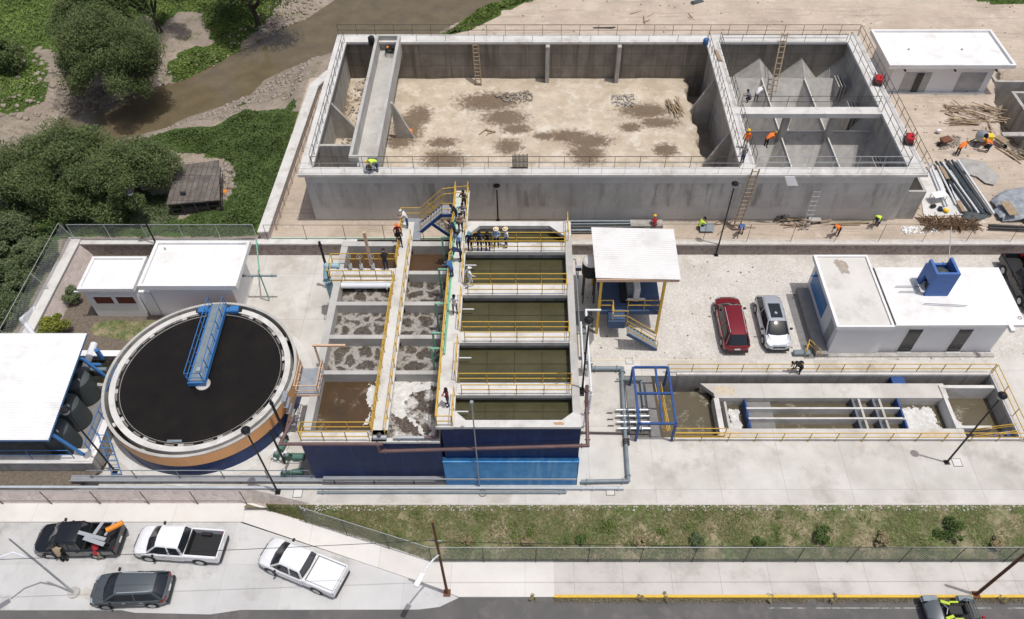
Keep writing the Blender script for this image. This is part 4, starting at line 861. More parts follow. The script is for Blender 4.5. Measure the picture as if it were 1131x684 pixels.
# ================================================================ BIG NEW CONCRETE BASIN
root=empty('concrete_basin',(6.5,46,T),'huge unfinished grey concrete basin behind the plant, open topped','basin')
x0,x1,yf,yb=-16.85,29.75,46.19,64.75
MB().box(x0,yf,-.2,x1,yf+.4,6.05).build('front_wall','front_concrete',root)
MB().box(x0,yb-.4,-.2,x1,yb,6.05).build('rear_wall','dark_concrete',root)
MB().box(x0,yf+.4,-.2,x0+.4,yb-.4,6.05).build('left_wall','tank_wall',root)
MB().box(x1-.4,yf+.4,-.2,x1,yb-.4,6.05).build('right_wall','tank_wall',root)
MB().box(-17.15,45.7,6.05,30.4,46.65,6.3).build('front_walkway','slab_light',root,bevel=.02)
MB().box(-17.15,64.0,6.05,30.4,65.3,6.3).build('rear_walkway','slab_light',root,bevel=.02)
MB().box(-17.15,46.65,6.05,-16.15,64.0,6.3).build('left_walkway','slab_light',root,bevel=.02)
MB().box(29.1,46.65,6.05,30.4,64.0,6.3).build('right_walkway','slab_light',root,bevel=.02)
MB().box(16.35,46.65,6.05,17.55,64.0,6.3).build('divider_walkway','slab_light',root,bevel=.02)
MB().box(16.8,46.6,0,17.1,64.3,6.04).build('divider_wall','tank_wall',root)
MB().box(17.55,53.3,5.85,29.1,54.25,6.3).build('cross_walkway','slab_light',root,bevel=.02)
for xx in (21.6,25.5): MB().box(xx-.25,53.5,3.4,xx+.25,54.0,5.85).build('column','tank_wall',root)
# soil floor and pit floor
V=[];F=[]; nx,ny=120,74; fx=np.linspace(-16.5,15.1,nx); fy=np.linspace(46.55,64.4,ny)
for j,y in enumerate(fy):
    for i,x in enumerate(fx):
        z=2.3+.08*float(fbm(np.array(x),np.array(y),.9,8)); xe=x
        if i==nx-1: xe=15.0+.25*math.sin(y*1.7)+.15*math.sin(y*4.1); z-=.1
        V.append((xe,y,z))
for j in range(ny-1):
    for i in range(nx-1): F.append((j*nx+i,j*nx+i+1,(j+1)*nx+i+1,(j+1)*nx+i))
o0=len(V)
for j,y in enumerate(fy): V.append((15.35+.2*math.sin(y*2.3),y,.2))
for j in range(ny-1): F.append((j*nx+nx-1,o0+j,o0+j+1,(j+1)*nx+nx-1))
s_=npmesh('soil_floor',V,F,'soil_mat',kind='structure'); s_.data.polygons.foreach_set('use_smooth',[True]*len(s_.data.polygons))
VA=np.array(V); damp=np.zeros(len(V))
for (px,py,rx,ry,z) in ((450,142,1.5,2.5,2.35),(462,128,1.3,1.6,2.35),(440,156,1.2,1.0,2.35),(488,157,1.5,.8,2.35),(540,112,3.2,1.6,2.35),(558,130,2.2,1.3,2.35),(570,142,1.5,.8,2.35),(562,161,1.3,1.1,2.35),(490,177,2.0,1.5,2.35),(602,150,1.1,.6,2.35),(628,150,2.2,.9,2.35),(650,155,2.2,1.1,2.35),(648,170,1.6,1.6,2.35),(712,122,2.5,1.2,2.35),(728,135,2,.9,2.35),(696,140,1.1,.7,2.35),(520,190,1.5,.6,2.35),(372,120,1.2,3.5,2.35),(735,165,1.2,1.,2.35)):
    c=at(px,py,z); damp=np.maximum(damp,1.08-.62*np.sqrt(((VA[:,0]-c.x)/rx)**2+((VA[:,1]-c.y)/ry)**2))
dc=np.zeros((len(V),4)); dc[:,0]=np.clip(damp,0,1); dc[:,3]=1
s_.data.color_attributes.new('cover','FLOAT_COLOR','POINT').data.foreach_set('color',dc.reshape(-1).astype(np.float32))
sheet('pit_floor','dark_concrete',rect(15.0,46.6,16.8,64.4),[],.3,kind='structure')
stones('basin_gravel',[(-15.9,50),(-13.7,50),(-13.7,63.8),(-15.9,63.8)],420,.04,.2,'rock','gravel and debris on the strip left of the raised trough',z=2.35)
stones('basin_gravel',[XY(*p,2.3) for p in ((545,105),(585,100),(590,112),(560,115))],160,.05,.22,'rock','small heap of grey rubble by the rear wall ladder',z=2.36)
stones('basin_gravel',[XY(*p,2.3) for p in ((675,105),(700,105),(700,118),(675,118))],110,.05,.2,'pebble','white grey rubble scraps near the second pilaster',z=2.36)
for xx in (2.05,8.55): MB().prism([(xx-.18,63.55),(xx+.18,63.55),(xx+.18,64.34),(xx-.18,64.34)],2.,6.04).build('pilaster','tank_wall',root)
# raised trough
tr=MB(); tr.box(-13.45,47.2,5.1,-11.25,64.5,5.4); tr.box(-13.45,47.2,5.4,-13.2,64.5,6.75); tr.box(-11.5,47.2,5.4,-11.25,64.5,6.75); tr.box(-13.2,64.25,5.4,-11.5,64.5,6.75); tr.box(-13.2,47.2,5.4,-12.75,47.5,6.75); tr.box(-12.0,47.2,5.4,-11.5,47.5,6.75)
trough=tr.build('trough','concrete',root)
tb=MB(); tb.box(-12.8,46.7,4.6,-11.9,47.19,4.75); tb.box(-12.8,46.7,4.75,-12.68,47.19,6.3); tb.box(-12.02,46.7,4.75,-11.9,47.19,6.3); tb.build('outlet_box','concrete',root)
MB().box(-12.5,47.5,2.2,-12.2,64.3,5.1).build('trough_wall','tank_wall',root)
MB().box(-16.45,49.4,2.2,-13.45,49.65,6.1).build('cross_wall','tank_wall',root)
def butt(xa,xb,y,za,zb):
    b=MB(); b.hexa([(xa,y-.12,zb),(xb,y-.12,zb),(xb,y+.12,zb),(xa,y+.12,zb),(xa,y-.12,za),(xa+(xb-xa)*.08,y-.12,za),(xa+(xb-xa)*.08,y+.12,za),(xa,y+.12,za)]); b.build('buttress','tank_wall',root)
butt(-11.25,-9.6,55.4,5.9,2.2); butt(-16.45,-13.9,55.4,5.9,2.2); butt(16.8,13.9,59.2,5.9,.3); butt(16.8,13.9,51.6,5.9,.3)
# hoppers
b=MB(); hx=[17.1,21.6,25.5,29.35]; hy=[46.6,54.4,62.2]
def hop(xa,xb,ya,yb_,zt,zb,cx=None,cy=None,s_=.55):
    cx=(xa+xb)/2 if cx is None else cx; cy=(ya+yb_)/2 if cy is None else cy
    q=[(xa,ya,zt),(xb,ya,zt),(xb,yb_,zt),(xa,yb_,zt)]; i_=[(cx-s_,cy-s_,zb),(cx+s_,cy-s_,zb),(cx+s_,cy+s_,zb),(cx-s_,cy+s_,zb)]
    for k in range(4): b.quad(q[k],q[(k+1)%4],i_[(k+1)%4],i_[k])
    b.quad(*i_)
for xa,xb in zip(hx,hx[1:]):
    for ya,yb_ in zip(hy,hy[1:]): hop(xa,xb,ya,yb_,3.7,.7)
    b.quad((xa,62.2,3.7),(xb,62.2,3.7),((xa+xb)/2,64.35,2.4))
    b.quad((xa,62.2,3.7),((xa+xb)/2,64.35,2.4),(xa,64.35,4.6)); b.quad((xb,62.2,3.7),(xb,64.35,4.6),((xa+xb)/2,64.35,2.4))
b.build('hoppers','hopper_concrete',root)
for xx in (21.6,25.5): MB().bar((xx,46.6,3.72),(xx,62.2,3.72),.1,.08).build('ridge','slab_light',root)
MB().bar((17.1,54.4,3.72),(29.35,54.4,3.72),.1,.08).build('ridge','slab_light',root)
for x_,y_ in ((28.6,57.6),(28.6,50.),(28.5,61.5)):
    bb=MB()
    for k in range(3): bb.box(x_-.3+k*.28,y_-.9,1.6,x_-.2+k*.28,y_+.9,3.9)
    bb.build('baffle','tank_wall',root)
# side outlet box
bb=MB(); bb.box(29.75,46.3,1.1,31.3,46.5,4.1); bb.box(31.1,46.5,1.1,31.3,49.6,4.1); bb.box(29.75,49.4,1.1,31.1,49.6,4.1); bb.box(29.75,46.5,1.1,31.1,49.4,2.6); bb.build('side_box','tank_wall',root)
DK='dark_metal'; gr='dark railings on the new basin'
railing([(-17.0,65.1,6.3),(30.3,65.1,6.3)],DK,'outer dark railing along the rear walkway of the new basin',sp=1.7,group=gr,r=.022)
railing([(-13.0+3.2,64.15,6.3),(16.4,64.15,6.3)],DK,'inner dark railing on the rear walkway above the soil floor',sp=2.6,group=gr,rails=(1.,),r=.02,h=.6)
railing([(-16.25,46.8,6.3),(-16.25,63.9,6.3)],DK,'dark railing on the inner edge of the left walkway',sp=1.3,group=gr,r=.022)
railing([(-17.05,45.8,6.3),(30.3,45.8,6.3)],'galv','outer thin grey railing along the front walkway of the new basin',sp=1.75,group=gr,r=.014)
railing([(-16.1,46.55,6.3),(16.3,46.55,6.3)],DK,'inner dark railing on the front walkway before the soil floor',sp=1.9,group=gr,r=.022)
railing([(17.6,46.55,6.3),(29.0,46.55,6.3)],'galv','inner grey railing on the front walkway before the hoppers',sp=1.9,group=gr,r=.022)
railing([(16.45,46.8,6.3),(16.45,64.0,6.3)],DK,'left dark railing on the divider walkway',sp=1.1,group=gr,r=.022)
railing([(17.5,46.9,6.3),(17.5,53.2,6.3)],DK,'right dark railing on the front half of the divider walkway',sp=1.1,group=gr,r=.022)
railing([(17.5,54.4,6.3),(17.5,63.9,6.3)],DK,'right dark railing on the rear half of the divider walkway',sp=1.1,group=gr,r=.022)
railing([(17.7,54.2,6.3),(29.0,54.2,6.3)],DK,'dark railing on the rear edge of the cross walkway',sp=1.9,group=gr,r=.022)
railing([(17.7,64.1,6.3),(29.0,64.1,6.3)],DK,'low inner railing of the rear walkway above the hoppers',sp=1.9,group=gr,r=.022,h=.7)
railing([(29.15,46.7,6.3),(29.15,63.9,6.3)],DK,'inner dark railing of the right walkway',sp=1.7,group=gr,r=.022)
railing([(30.35,45.9,6.3),(30.35,65.0,6.3)],DK,'outer dark railing of the right walkway facing the work yard',sp=1.4,group=gr,r=.022)
ladder((-4.35,63.2,2.35),(-4.5,64.0,6.2),.5,'wood','wooden ladder leaning on the rear wall beside the damp floor',nr=11,r=.09)
ladder((22.4,60.6,3.2),(23.3,64.2,7.1),.5,'wood','wooden ladder leaning at the rear of the hoppers',nr=11,r=.09)
ladder((16.75,45.0,T),(17.25,45.65,6.9),.5,'wood','tall wooden ladder against the front of the new basin',nr=15,r=.08)
ladder((22.3,45.0,T),(22.55,45.9,4.7),.45,'galv','aluminium ladder against the front of the new basin',nr=9,r=.05)
# ================================================================ people on the new basin
wg='construction workers'
P(417,189,6.3,'bend',120,'cl_hivis','cl_jeans','worker in a lime vest on the front walkway beside a grey power trowel',hat='cap',hatm='cl_yellow',group=wg)
P(822,164,6.3,'stand',0,'cl_orange','cl_khaki','worker in orange vest and yellow helmet on the divider walkway',hat='helmet',group=wg)
P(819,181,6.3,'stand',20,'cl_grey','cl_jeans','worker in grey shirt at the front end of the divider walkway',hat='cap',hatm='cl_grey',group=wg)
P(845,163,5.0,'bend',-60,'cl_orange','cl_black','worker in orange vest and yellow helmet standing among the hoppers',hat='helmet',group=wg)
P(790,152,.5,'squat',30,'cl_red','cl_black','crouching worker in red in the dark pit left of the divider',hat='cap',hatm='cl_orange',group=wg)
P(826,113,5.2,'squat',60,'cl_grey','cl_black','grey clothed worker crouching behind the cross walkway railing',group=wg)
P(834,113,5.2,'bend',-40,'cl_white','cl_grey','white shirted worker bent over behind the cross walkway railing',hat='cap',group=wg)
P(773,253,T,'squat',-70,'cl_hivis','cl_black','worker in lime vest crouching at the foot of the new basin beside a dark sheet',hat='helmet',hatm='cl_black',group=wg)
P(818,258,T,'bend',150,'cl_blue','cl_black','blue clothed worker bending over a shovel near the tall wooden ladder',hat='cap',hatm='cl_blue',group=wg)
P(924,260,T,'bend',120,'cl_orange','cl_black','worker in faded orange bending below the aluminium ladder',hat='cap',hatm='cl_black',sleeve='cl_khaki',group=wg)
P(968,249,T,'bend',130,'cl_hivis','cl_black','worker in green vest bending at the right foot of the new basin',hat='cap',hatm='cl_black',group=wg)
P(722,252,T,'squat',0,'cl_red','cl_grey','worker in red with yellow helmet behind the platform roof',hat='helmet',group=wg)
P(1056,172,T,'bend',-60,'cl_orange','cl_black','worker in orange shovelling left of the concrete mixer',hat='helmet',group=wg)
P(1090,168,T,'bend',70,'cl_orange','cl_jeans','worker in orange reaching to the mixer from its right',hat='helmet',group=wg)
# things on the basin
def generator(px,py,lab):
    p=at(px,py,6.3); g=empty('generator',p,lab,'generator','red generators on the right walkway',rz=R(-20))
    MB().box(-.3,-.42,.12,.3,.42,.62).build('tank_cover','red_paint',g,local=True,bevel=.06)
    MB().box(-.36,-.5,.1,.36,.5,.2).build('engine','plastic_black',g,local=True)
    f=MB()
    for s in (-1,1): f.path([Vector((s*.4,-.52,.03)),Vector((s*.4,-.52,.72)),Vector((s*.4,.52,.72)),Vector((s*.4,.52,.03))],.025,6)
    f.cyl((-.4,-.52,.4),(.4,-.52,.4),.02); f.cyl((-.4,.52,.4),(.4,.52,.4),.02); f.build('frame','plastic_black',g,local=True)
    MB().cyl((.1,-.1,.6),(.1,-.1,.68),.07).build('fuel_cap','plastic_black',g,local=True)
generator(969,92,'red generator on the right walkway behind the cross walkway'); generator(1003,157,'red generator at the front of the right walkway')
g=empty('power_trowel',at(408,188,6.3),'grey power trowel machine on the front walkway','power trowel')
o=at(408,188,6.3); MB().cyl(o+Vector((0,0,.05)),o+Vector((0,0,.12)),.45,n=20).build('guard_ring','grey_metal',g); MB().box(o.x-.2,o.y-.15,6.42,o.x+.2,o.y+.15,6.75).build('engine','plastic_black',g,bevel=.04); MB().bar(o+Vector((.1,0,.5)),o+Vector((.9,.2,1.05)),.04).build('handle','galv',g)
o=at(565,184,6.3)
for i in range(1):
    g=empty('bar_bundle',at(575,186,6.3),'bundle of dark short bars stacked upright on the front walkway','metal bars')
    b=MB()
    for k in range(12): b.box(-.62+k*.1,-.05-.03*(k%2),.01,-.55+k*.1,.45,.9+.06*(k%3))
    b.build('bars','dark_metal',g,local=True)
def plank_pile(c,n,L,spread,ang,sp_ang,lab,name='timber_pile',mt='wood',z0=0.,wd=.1,part='board',seed=1):
    r2=random.Random(seed); g=empty(name,c,lab,'timber pile')
    for i in range(n):
        a=ang+r2.gauss(0,sp_ang); l=L*r2.uniform(.5,1.1); x=r2.uniform(-1,1)*spread[0]; y=r2.uniform(-1,1)*spread[1]; z=z0+.04+.025*i*min(1,14/n)
        MB().obox((x,y,z),l,wd*r2.uniform(.7,1.3),.045,rz=a,ry=r2.gauss(0,.03)).build(part,mt,g,local=True)
    return g
plank_pile(at(745,122,2.35),14,2.0,(.5,1.0),R(105),.2,'timber boards lying on the soil near the divider pit',seed=3)
plank_pile(at(538,145,2.35),4,1.2,(.5,.3),R(60),.6,'few broken boards on the soil in front of the ladder',seed=9)
plank_pile(at(1074,127,T),46,1.7,(2.3,1.3),R(-22),.38,'large scattered pile of old timber in the work yard',seed=2)
plank_pile(at(1062,136,T),10,2.4,(1.0,.4),R(-5),.12,'longer boards lying flat in front of the scattered timber',seed=6)
plank_pile(at(1085,143,T),9,1.0,(.8,.6),R(40),.5,'short wood offcuts right behind the concrete mixer',seed=8)
plank_pile(at(793,62,6.3),2,2.0,(.1,.3),R(95),.04,'pair of planks on the rear end of the divider walkway',seed=8,wd=.3)
plank_pile(at(1115,172,T),6,2.2,(.5,.4),R(120),.1,'boards on the brink of the trench at the right edge',seed=5)
a=at(863,196,6.3)
root=empty('leaning_board',at(870,193,5.6),'white board leaning on the front face of the new basin','board')
MB().hexa([(at(866,191,6.28).x,45.62,6.2),(at(877,191,6.28).x,45.62,6.2),(at(880,202,5.3).x,45.5,5.4),(at(868,202,5.3).x,45.5,5.4),(at(866,191,6.28).x,45.66,6.2),(at(877,191,6.28).x,45.66,6.2),(at(880,202,5.3).x,45.54,5.4),(at(868,202,5.3).x,45.54,5.4)]).build('panel','white_paint',root)
# workers' kit inside trough
o=at(430,55,5.6); g=empty('cable_coil',o,'dark coiled hoses with orange knot at the rear end of the raised trough','hose')
b=MB()
for k in range(5): b.lathe((o.x+.05*k,o.y-.15*k,o.z+.06*k),[(.3+.03*k,0),(.36+.03*k,0),(.36+.03*k,.06),(.3+.03*k,.06),(.3+.03*k,0)],18)
b.build('hose','plastic_black',g); MB().ball((o.x-.1,o.y-.2,o.z+.35),.13).build('knot','orange_plastic',g)
def barrel(p,r_,h_,mt,lab,lid=None,name='barrel',cat='barrel',group=None,n=20):
    g=empty(name,p,lab,cat,group); MB().lathe(Vector(p),[(0,0),(r_*.93,0),(r_,h_*.1),(r_,h_*.45),(r_*1.03,h_*.5),(r_,h_*.55),(r_,h_*.9),(r_*.93,h_),(0,h_)],n).build('drum',mt,g,smooth=40)
    MB().lathe(Vector(p)+Vector((0,0,h_)),[(r_*.8,0),(r_*.8,.04),(0,.05)],n).build('lid',lid or mt,g); return g
barrel(at(411,49,6.3),.3,.7,'plastic_black','black drum on the rear walkway left of the trough')
barrel(at(779,49,6.3),.25,.5,'cl_blue','small blue bucket at the rear end of the divider walkway')
barrel(at(454,148,2.35),.2,.4,'orange_plastic','orange bucket on the soil at the foot of the buttress')

plank_pile(at(700,18,T),5,1.6,(2.2,1.2),R(70),.9,'few scattered sticks on the sandy ground behind the new basin',seed=41,mt='wood',wd=.07)
plank_pile(at(765,20,T),3,1.6,(.3,.8),R(110),.2,'two short sticks near the dark rag behind the new basin',seed=42,mt='wood',wd=.07)
plank_pile(at(668,31,T),2,4.,(.8,.1),R(2),.03,'long thin poles lying behind the rear railing of the new basin',seed=43,mt='wood_old',wd=.08)
MB().obox(at(770,3,T)+Vector((0,0,.1)),1.4,.6,.2,rz=.4).build('dark_rag','tank_plastic',label='dark rag on the sandy ground at the top edge',cat='rag',bevel=.08)
stones('sand_stones',[(-8,66.5),(60,66.5),(75,84),(-4,84)],700,.02,.14,'rock','small stones scattered on the sandy ground behind the new basin',z=None)
stones('sand_stones',[(31,45),(45,45),(48,62),(31,62)],420,.02,.12,'rock','small stones scattered over the work yard')
# ================================================================ work yard and white utility building
def window(root,x0,z0,x1,z1,y,mt='glass_dark',frame='white_wall',d=.12,name='window'):
    w_=MB().box(x0,y-.012,z0,x1,y+.02,z1).build(name,mt,root)
    f=MB()
    for a,b,c,e in ((x0-.04,z0-.04,x1+.04,z0),(x0-.04,z1,x1+.04,z1+.04),(x0-.04,z0,x0,z1),(x1,z0,x1+.04,z1)): f.box(a,y-.03,b,c,y+.02,e)
    f.build('frame',frame,w_); return w_
root=empty('utility_building',(39,64,T),'long low white building with two grey steel doors at the edge of the work yard','building')
MB().box(34.2,63.75,1.0,43.6,68.6,4.1).build('wall','white_wall',root)
MB().box(33.3,63.1,4.1,44.9,69.2,4.28).build('roof','roof_seal',root)
b=MB(); b.box(33.3,63.1,4.28,44.9,63.32,4.5); b.box(33.3,68.98,4.28,44.9,69.2,4.5); b.box(33.3,63.32,4.28,33.52,68.98,4.5); b.box(44.68,63.32,4.28,44.9,68.98,4.5); b.build('parapet','white_paint',root)
for xa,xb,op in ((35.4,37.9,1),(40.6,43.0,0)):
    dd=MB().box(xa,63.70,1.25,xb,63.76,3.3).build('door','grey_metal',root)
    if op: MB().box(xa+1.15,63.62,1.25,xa+1.75,63.70,3.3).build('door_gap','glass_dark',dd)
for xx in (34.9,39.5,43.3): MB().cyl((xx,63.0,3.95),(xx,63.7,3.95),.09).build('spout','plastic_black',root)
MB().box(34.4,63.3,1.15,43.5,63.75,1.27).build('step','slab_light',root)
for xx in (36.,41.): MB().lathe((xx,66.,4.28),[(.1,0),(.1,.1),(0,.12)],10).build('roof_vent','grey_metal',root)
plank_pile(at(1063,98,T+.1),5,1.3,(.3,.2),R(10),.5,'small dark heap of sticks before the closed grey door',seed=12,mt='wood_old')
# concrete pits at right edge
p0=at(1117,101,1.3)
root=empty('concrete_box',(p0.x+2,p0.y,0),'open concrete pit box standing in the excavation at the right edge','concrete pit')
b=MB(); x0=p0.x;yb=p0.y;yf=at(1131,122,1.3).y-2.2
b.box(x0,yf,-1.6,x0+.3,yb,1.3); b.box(x0+.3,yb-.3,-1.6,x0+7,yb,1.3); b.box(x0+.3,yf,-1.6,x0+7,yf+.3,1.3); b.box(x0+.3,yf+.3,-1.6,x0+7,yb-.3,-1.2); b.build('walls','tank_wall',root)
root=empty('concrete_box',(p0.x+2,p0.y+6,0),'rough concrete pit wall behind the open box, next to the white utility building','concrete pit')
MB().box(p0.x-.6,yb+1.6,-1.5,p0.x+8,yb+1.9,1.25).build('walls','tank_wall',root); MB().box(p0.x-.9,yb+1.6,-1.5,p0.x-.6,yb+4.5,1.3).build('walls','tank_wall',root)
MB().box(at(1106,148,1.25).x,at(1106,151,1.25).y,1.2,at(1106,148,1.25).x+6,at(1106,148,1.25).y+.15,1.34).build('beam','tank_wall',label='concrete beam bridging the excavation at the right edge',cat='beam')
# concrete mixer
o=at(1079,160,T); g=empty('concrete_mixer',o,'grey drum concrete mixer with a yellow motor box in the work yard','concrete mixer')
MB().lathe((0,0,0),[(0,-.45),(.3,-.42),(.52,-.1),(.52,.2),(.28,.55),(.24,.55),(.45,.18),(.4,-.1)],20).build('drum','grey_metal',g,local=True,smooth=40).location=(0,0,.95)
g.children[0].rotation_euler=(R(55),0,R(10))
MB().obox((.75,.05,.75),.6,.55,.6).build('motor_box','cl_yellow',g,local=True,bevel=.05)
f=MB(); f.bar((-.5,-.4,.05),(-.1,0,.9),.07); f.bar((-.5,.4,.05),(-.1,0,.9),.07); f.bar((.6,-.4,.05),(.5,0,.7),.07); f.bar((.6,.4,.05),(.5,0,.7),.07); f.bar((-.5,0,.3),(.9,0,.3),.08); f.build('frame','plastic_black',g,local=True)
for s in (-1,1): MB().cyl((.6,s*.45,.25),(.6,s*.57,.25),.25,n=16).build('wheel','tyre',g,local=True)
def wheelbarrow(p,rz,lab,mt='wood_old'):
    g=empty('wheelbarrow',p,lab,'wheelbarrow',rz=rz); b=MB(); b.hexa([(-.35,-.22,.35),(.35,-.22,.35),(.35,.22,.35),(-.35,.22,.35),(-.5,-.35,.65),(.5,-.35,.65),(.5,.35,.65),(-.5,.35,.65)]); b.build('tray',mt,g,local=True)
    MB().cyl((.55,-.05,.2),(.55,.05,.2),.2,n=14).build('wheel','tyre',g,local=True)
    for s in (-1,1): MB().bar((-1.1,s*.3,.6),(.55,s*.08,.2),.04).build('handle','wood',g,local=True)
wheelbarrow(at(1042,160,T),R(200),'rusty wheelbarrow left of the worker shovelling by the mixer','rust'); wheelbarrow(at(1103,160,T),R(-60),'wooden slatted barrow right of the concrete mixer','wood')
stones('sand_heap',[XY(*p,T) for p in ((1046,180),(1085,178),(1100,200),(1060,196))],300,.03,.12,'pebble','grey gravel spread in front of the concrete mixer')
stones('sand_heap',[XY(*p,T) for p in ((1035,155),(1060,150),(1062,162),(1036,166))],220,.04,.2,'rock','dirty rubble heap left of the mixer')
sheet('cement_spill','hopper_concrete',[XY(*p,T+.06) for p in ((1052,180),(1062,175),(1074,177),(1088,180),(1094,188),(1104,195),(1098,205),(1088,203),(1079,196),(1068,193),(1060,187))],[],T+.13,kind='structure')
# pipe bundle under dark tarp
g=empty('pipe_bundle',at(1068,235,T+.1),'bundle of long dark plastic pipes half wrapped in black film in the work yard','pipes')
a=at(1037,180,T+.15); e=at(1078,238,T+.15)
for k in range(8):
    off=Vector((.27*k-.3,0,.12 if k%2 else .02)); MB().cyl(a+off+Vector((0,random.uniform(-.2,.2),.1)),e+off*.85+Vector((0,random.uniform(-.2,.2),.1)),.095,n=10).build('long_pipe','pipe_dark' if k not in(2,7) else 'pipe_white',g,smooth=40)
def rumple(name,poly,h0,mt,seed=0,parent=None,**kw):
    V=[];F=[]; xs_=[p[0] for p in poly];ys_=[p[1] for p in poly]; n=26; X=np.linspace(min(xs_),max(xs_),n);Y=np.linspace(min(ys_),max(ys_),n); idx={}
    for j in range(n):
        for i in range(n):
            x,y=X[i],Y[j]
            if inpoly(np.array([x]),np.array([y]),poly)[0]:
                dd=float(pdist(np.array([x]),np.array([y]),poly)[0]); idx[(i,j)]=len(V); V.append((x+.05*random.random(),y+.05*random.random(),T+.06+min(1,dd/.35)*h0*(.55+.5*abs(float(fbm(np.array(x),np.array(y),2.6,seed))))+.05*random.random()))
    for j in range(n-1):
        for i in range(n-1):
            q=[idx.get(k) for k in ((i,j),(i+1,j),(i+1,j+1),(i,j+1))]
            if None not in q: F.append(q)
    return npmesh(name,V,F,mt,parent,**kw)
rumple('plastic_wrap',[XY(*p,T+.3) for p in ((1037,184),(1046,182),(1056,205),(1056,222),(1046,212))],.35,'plastic_black',2,g)
rumple('plastic_wrap',[XY(*p,T+.3) for p in ((1062,232),(1090,228),(1094,238),(1078,244),(1064,240))],.3,'tank_plastic',3,g)
for i,(pa,pb,mt,lab) in enumerate((((1025,182),(1044,228),'pipe_white','two white plastic pipes lying next to the right end of the new basin'),((1035,183),(1056,226),'pipe_white','white pipes between the slab edge and the dark bundle'))):
    g=empty('plastic_pipes',at(*pa,T+.1),lab,'pipes')
    for k in range(2): 
        off=Vector((.25*k,.1*k,0)); MB().cyl(at(*pa,T+.25)+off,at(*pb,T+.25)+off,.07,n=8).build('long_pipe',mt,g)
for pa,pb,lab in (((1039,184),(1047,198),'brown orange plank at the rear end of the dark pipe bundle'),((1058,222),(1065,234),'short brown orange plank at the near end of the dark pipe bundle')):
    MB().bar(at(*pa,T+.35),at(*pb,T+.35),.32,.1).build('plank','wood',label=lab,cat='plank')
b=MB(); pl=[XY(*p,T) for p in ((1012,189),(1052,189),(1075,238),(1020,240))]; b.prism(pl,T-.2,T+.10); b.build('work_slab','slab_light',kind='structure')
g=empty('work_table',at(1036,221,T+.1),'small grey table standing on the pale slab beside the new basin','table'); o=at(1034,222,T+.1)
MB().obox(o+Vector((0,0,.72)),1.2,.7,.04,rz=.25).build('tabletop','white_wall',g)
for sx in (-.5,.5):
    for sy in (-.28,.28): MB().bar(o+Vector((sx,sy,0)),o+Vector((sx,sy,.7)),.04).build('leg','grey_metal',g)
for i,(px,py,mt,lab) in enumerate(((1030,229,'plastic_black','black power tool case on the pale slab'),(1038,232,'cl_navy','dark blue tool box on the pale slab'),(1044,234,'cl_yellow','yellow tool on the edge of the pale slab'),(1036,146,'roof_seal','white sack lying in the work yard left of the timber'),(970,246,'cl_blue','blue bag on the ground near the brush heap'))):
    o=at(px,py,T+.12); MB().obox(o+Vector((0,0,.14)),.45,.32,.26,rz=.3+i).build('tool_box' if i<3 else 'sack',mt,label=lab,cat='tool box' if i<3 else 'sack',bevel=.07)
g=empty('tarpaulin',at(1115,230,T),'crumpled grey tarpaulin covering material at the right edge of the work yard','tarpaulin')
rumple('sheet',[XY(*p,T) for p in ((1092,222),(1105,212),(1150,205),(1155,250),(1100,246))],.6,'tarp',5,g); MB().obox(at(1115,230,T+.8),.8,1.6,.04,rz=.1).build('board','wood',g)
g=empty('black_tubes',at(1112,248,T),'pair of long black tubes on the ground below the grey tarpaulin','tubes')
for k in range(2): MB().cyl(at(1092,249+k*3,T+.2),at(1140,251+k*3,T+.2),.1,n=8).build('tube','plastic_black',g)
def twigs(p,rx,ry,n,lab,h_=.5,mt='brush'):
    b=MB(); r2=random.Random(n)
    for i in range(n):
        c=Vector((p.x+r2.uniform(-rx,rx),p.y+r2.uniform(-ry,ry),p.z+r2.uniform(0,h_))); d_=Vector((r2.gauss(0,1),r2.gauss(0,1),r2.gauss(0,.4))).normalized()*r2.uniform(.2,.5); b.bar(c-d_,c+d_,.035)
    b.build('brush_heap',mt,label=lab,cat='brush heap')
twigs(at(1038,249,T),1.5,.6,240,'reddish brown heap of cut brush by the rear fence'); twigs(at(1067,250,T),.9,.5,130,'smaller brown heap of brush right of the reddish one')
stones('loose_rubble',[XY(*p,T) for p in ((995,250),(1035,250),(1035,258),(995,258))],120,.05,.2,'roof_seal','pale rubble in front of the reddish brush heap')
# stuff at the foot of the new basin
g=empty('steel_tubes',at(640,245,T),'stack of long dark steel tubes lying behind the filter tank and the platform roof','tubes')
for k in range(9):
    yy=44.6+.17*k; MB().cyl((3.2+.3*random.random(),yy,T+.1+.12*(k%2)),(9.3+1.2*random.random(),yy+.1*random.random(),T+.1+.12*(k%2)),.08,n=8).build('tube','pipe_grey' if k%3 else 'dark_metal',g)
MB().box(8.4,45.2,T+.02,11.0,45.9,T+.3).build('panel_stack','tank_wall',label='stack of pale formwork panels right of the dark steel tubes',cat='panels')
plank_pile(at(885,247,T),12,1.8,(1.6,.4),R(5),.25,'mixed boards and formwork at the foot of the new basin between the ladders',seed=21,mt='wood')
plank_pile(at(800,252,T),5,2.5,(1.6,.3),R(20),.3,'thin poles lying near the blue clothed worker',seed=22,wd=.05)
plank_pile(at(940,248,T),5,2.6,(1.3,.2),R(2),.05,'long flat boards near the right foot of the new basin',seed=23)
g=empty('work_bench',at(905,249,T),'grey pallet table left of the aluminium ladder','pallet'); MB().box(*at(893,248,T)[:2],T+.3,at(906,248,T).x,at(906,243,T).y,T+.38).build('top','tank_wall',g)
for k in range(2): MB().box(at(893,248,T).x+k*.9,at(893,248,T).y,T,at(893,248,T).x+k*.9+.1,at(893,243,T).y,T+.3).build('block','wood',g)
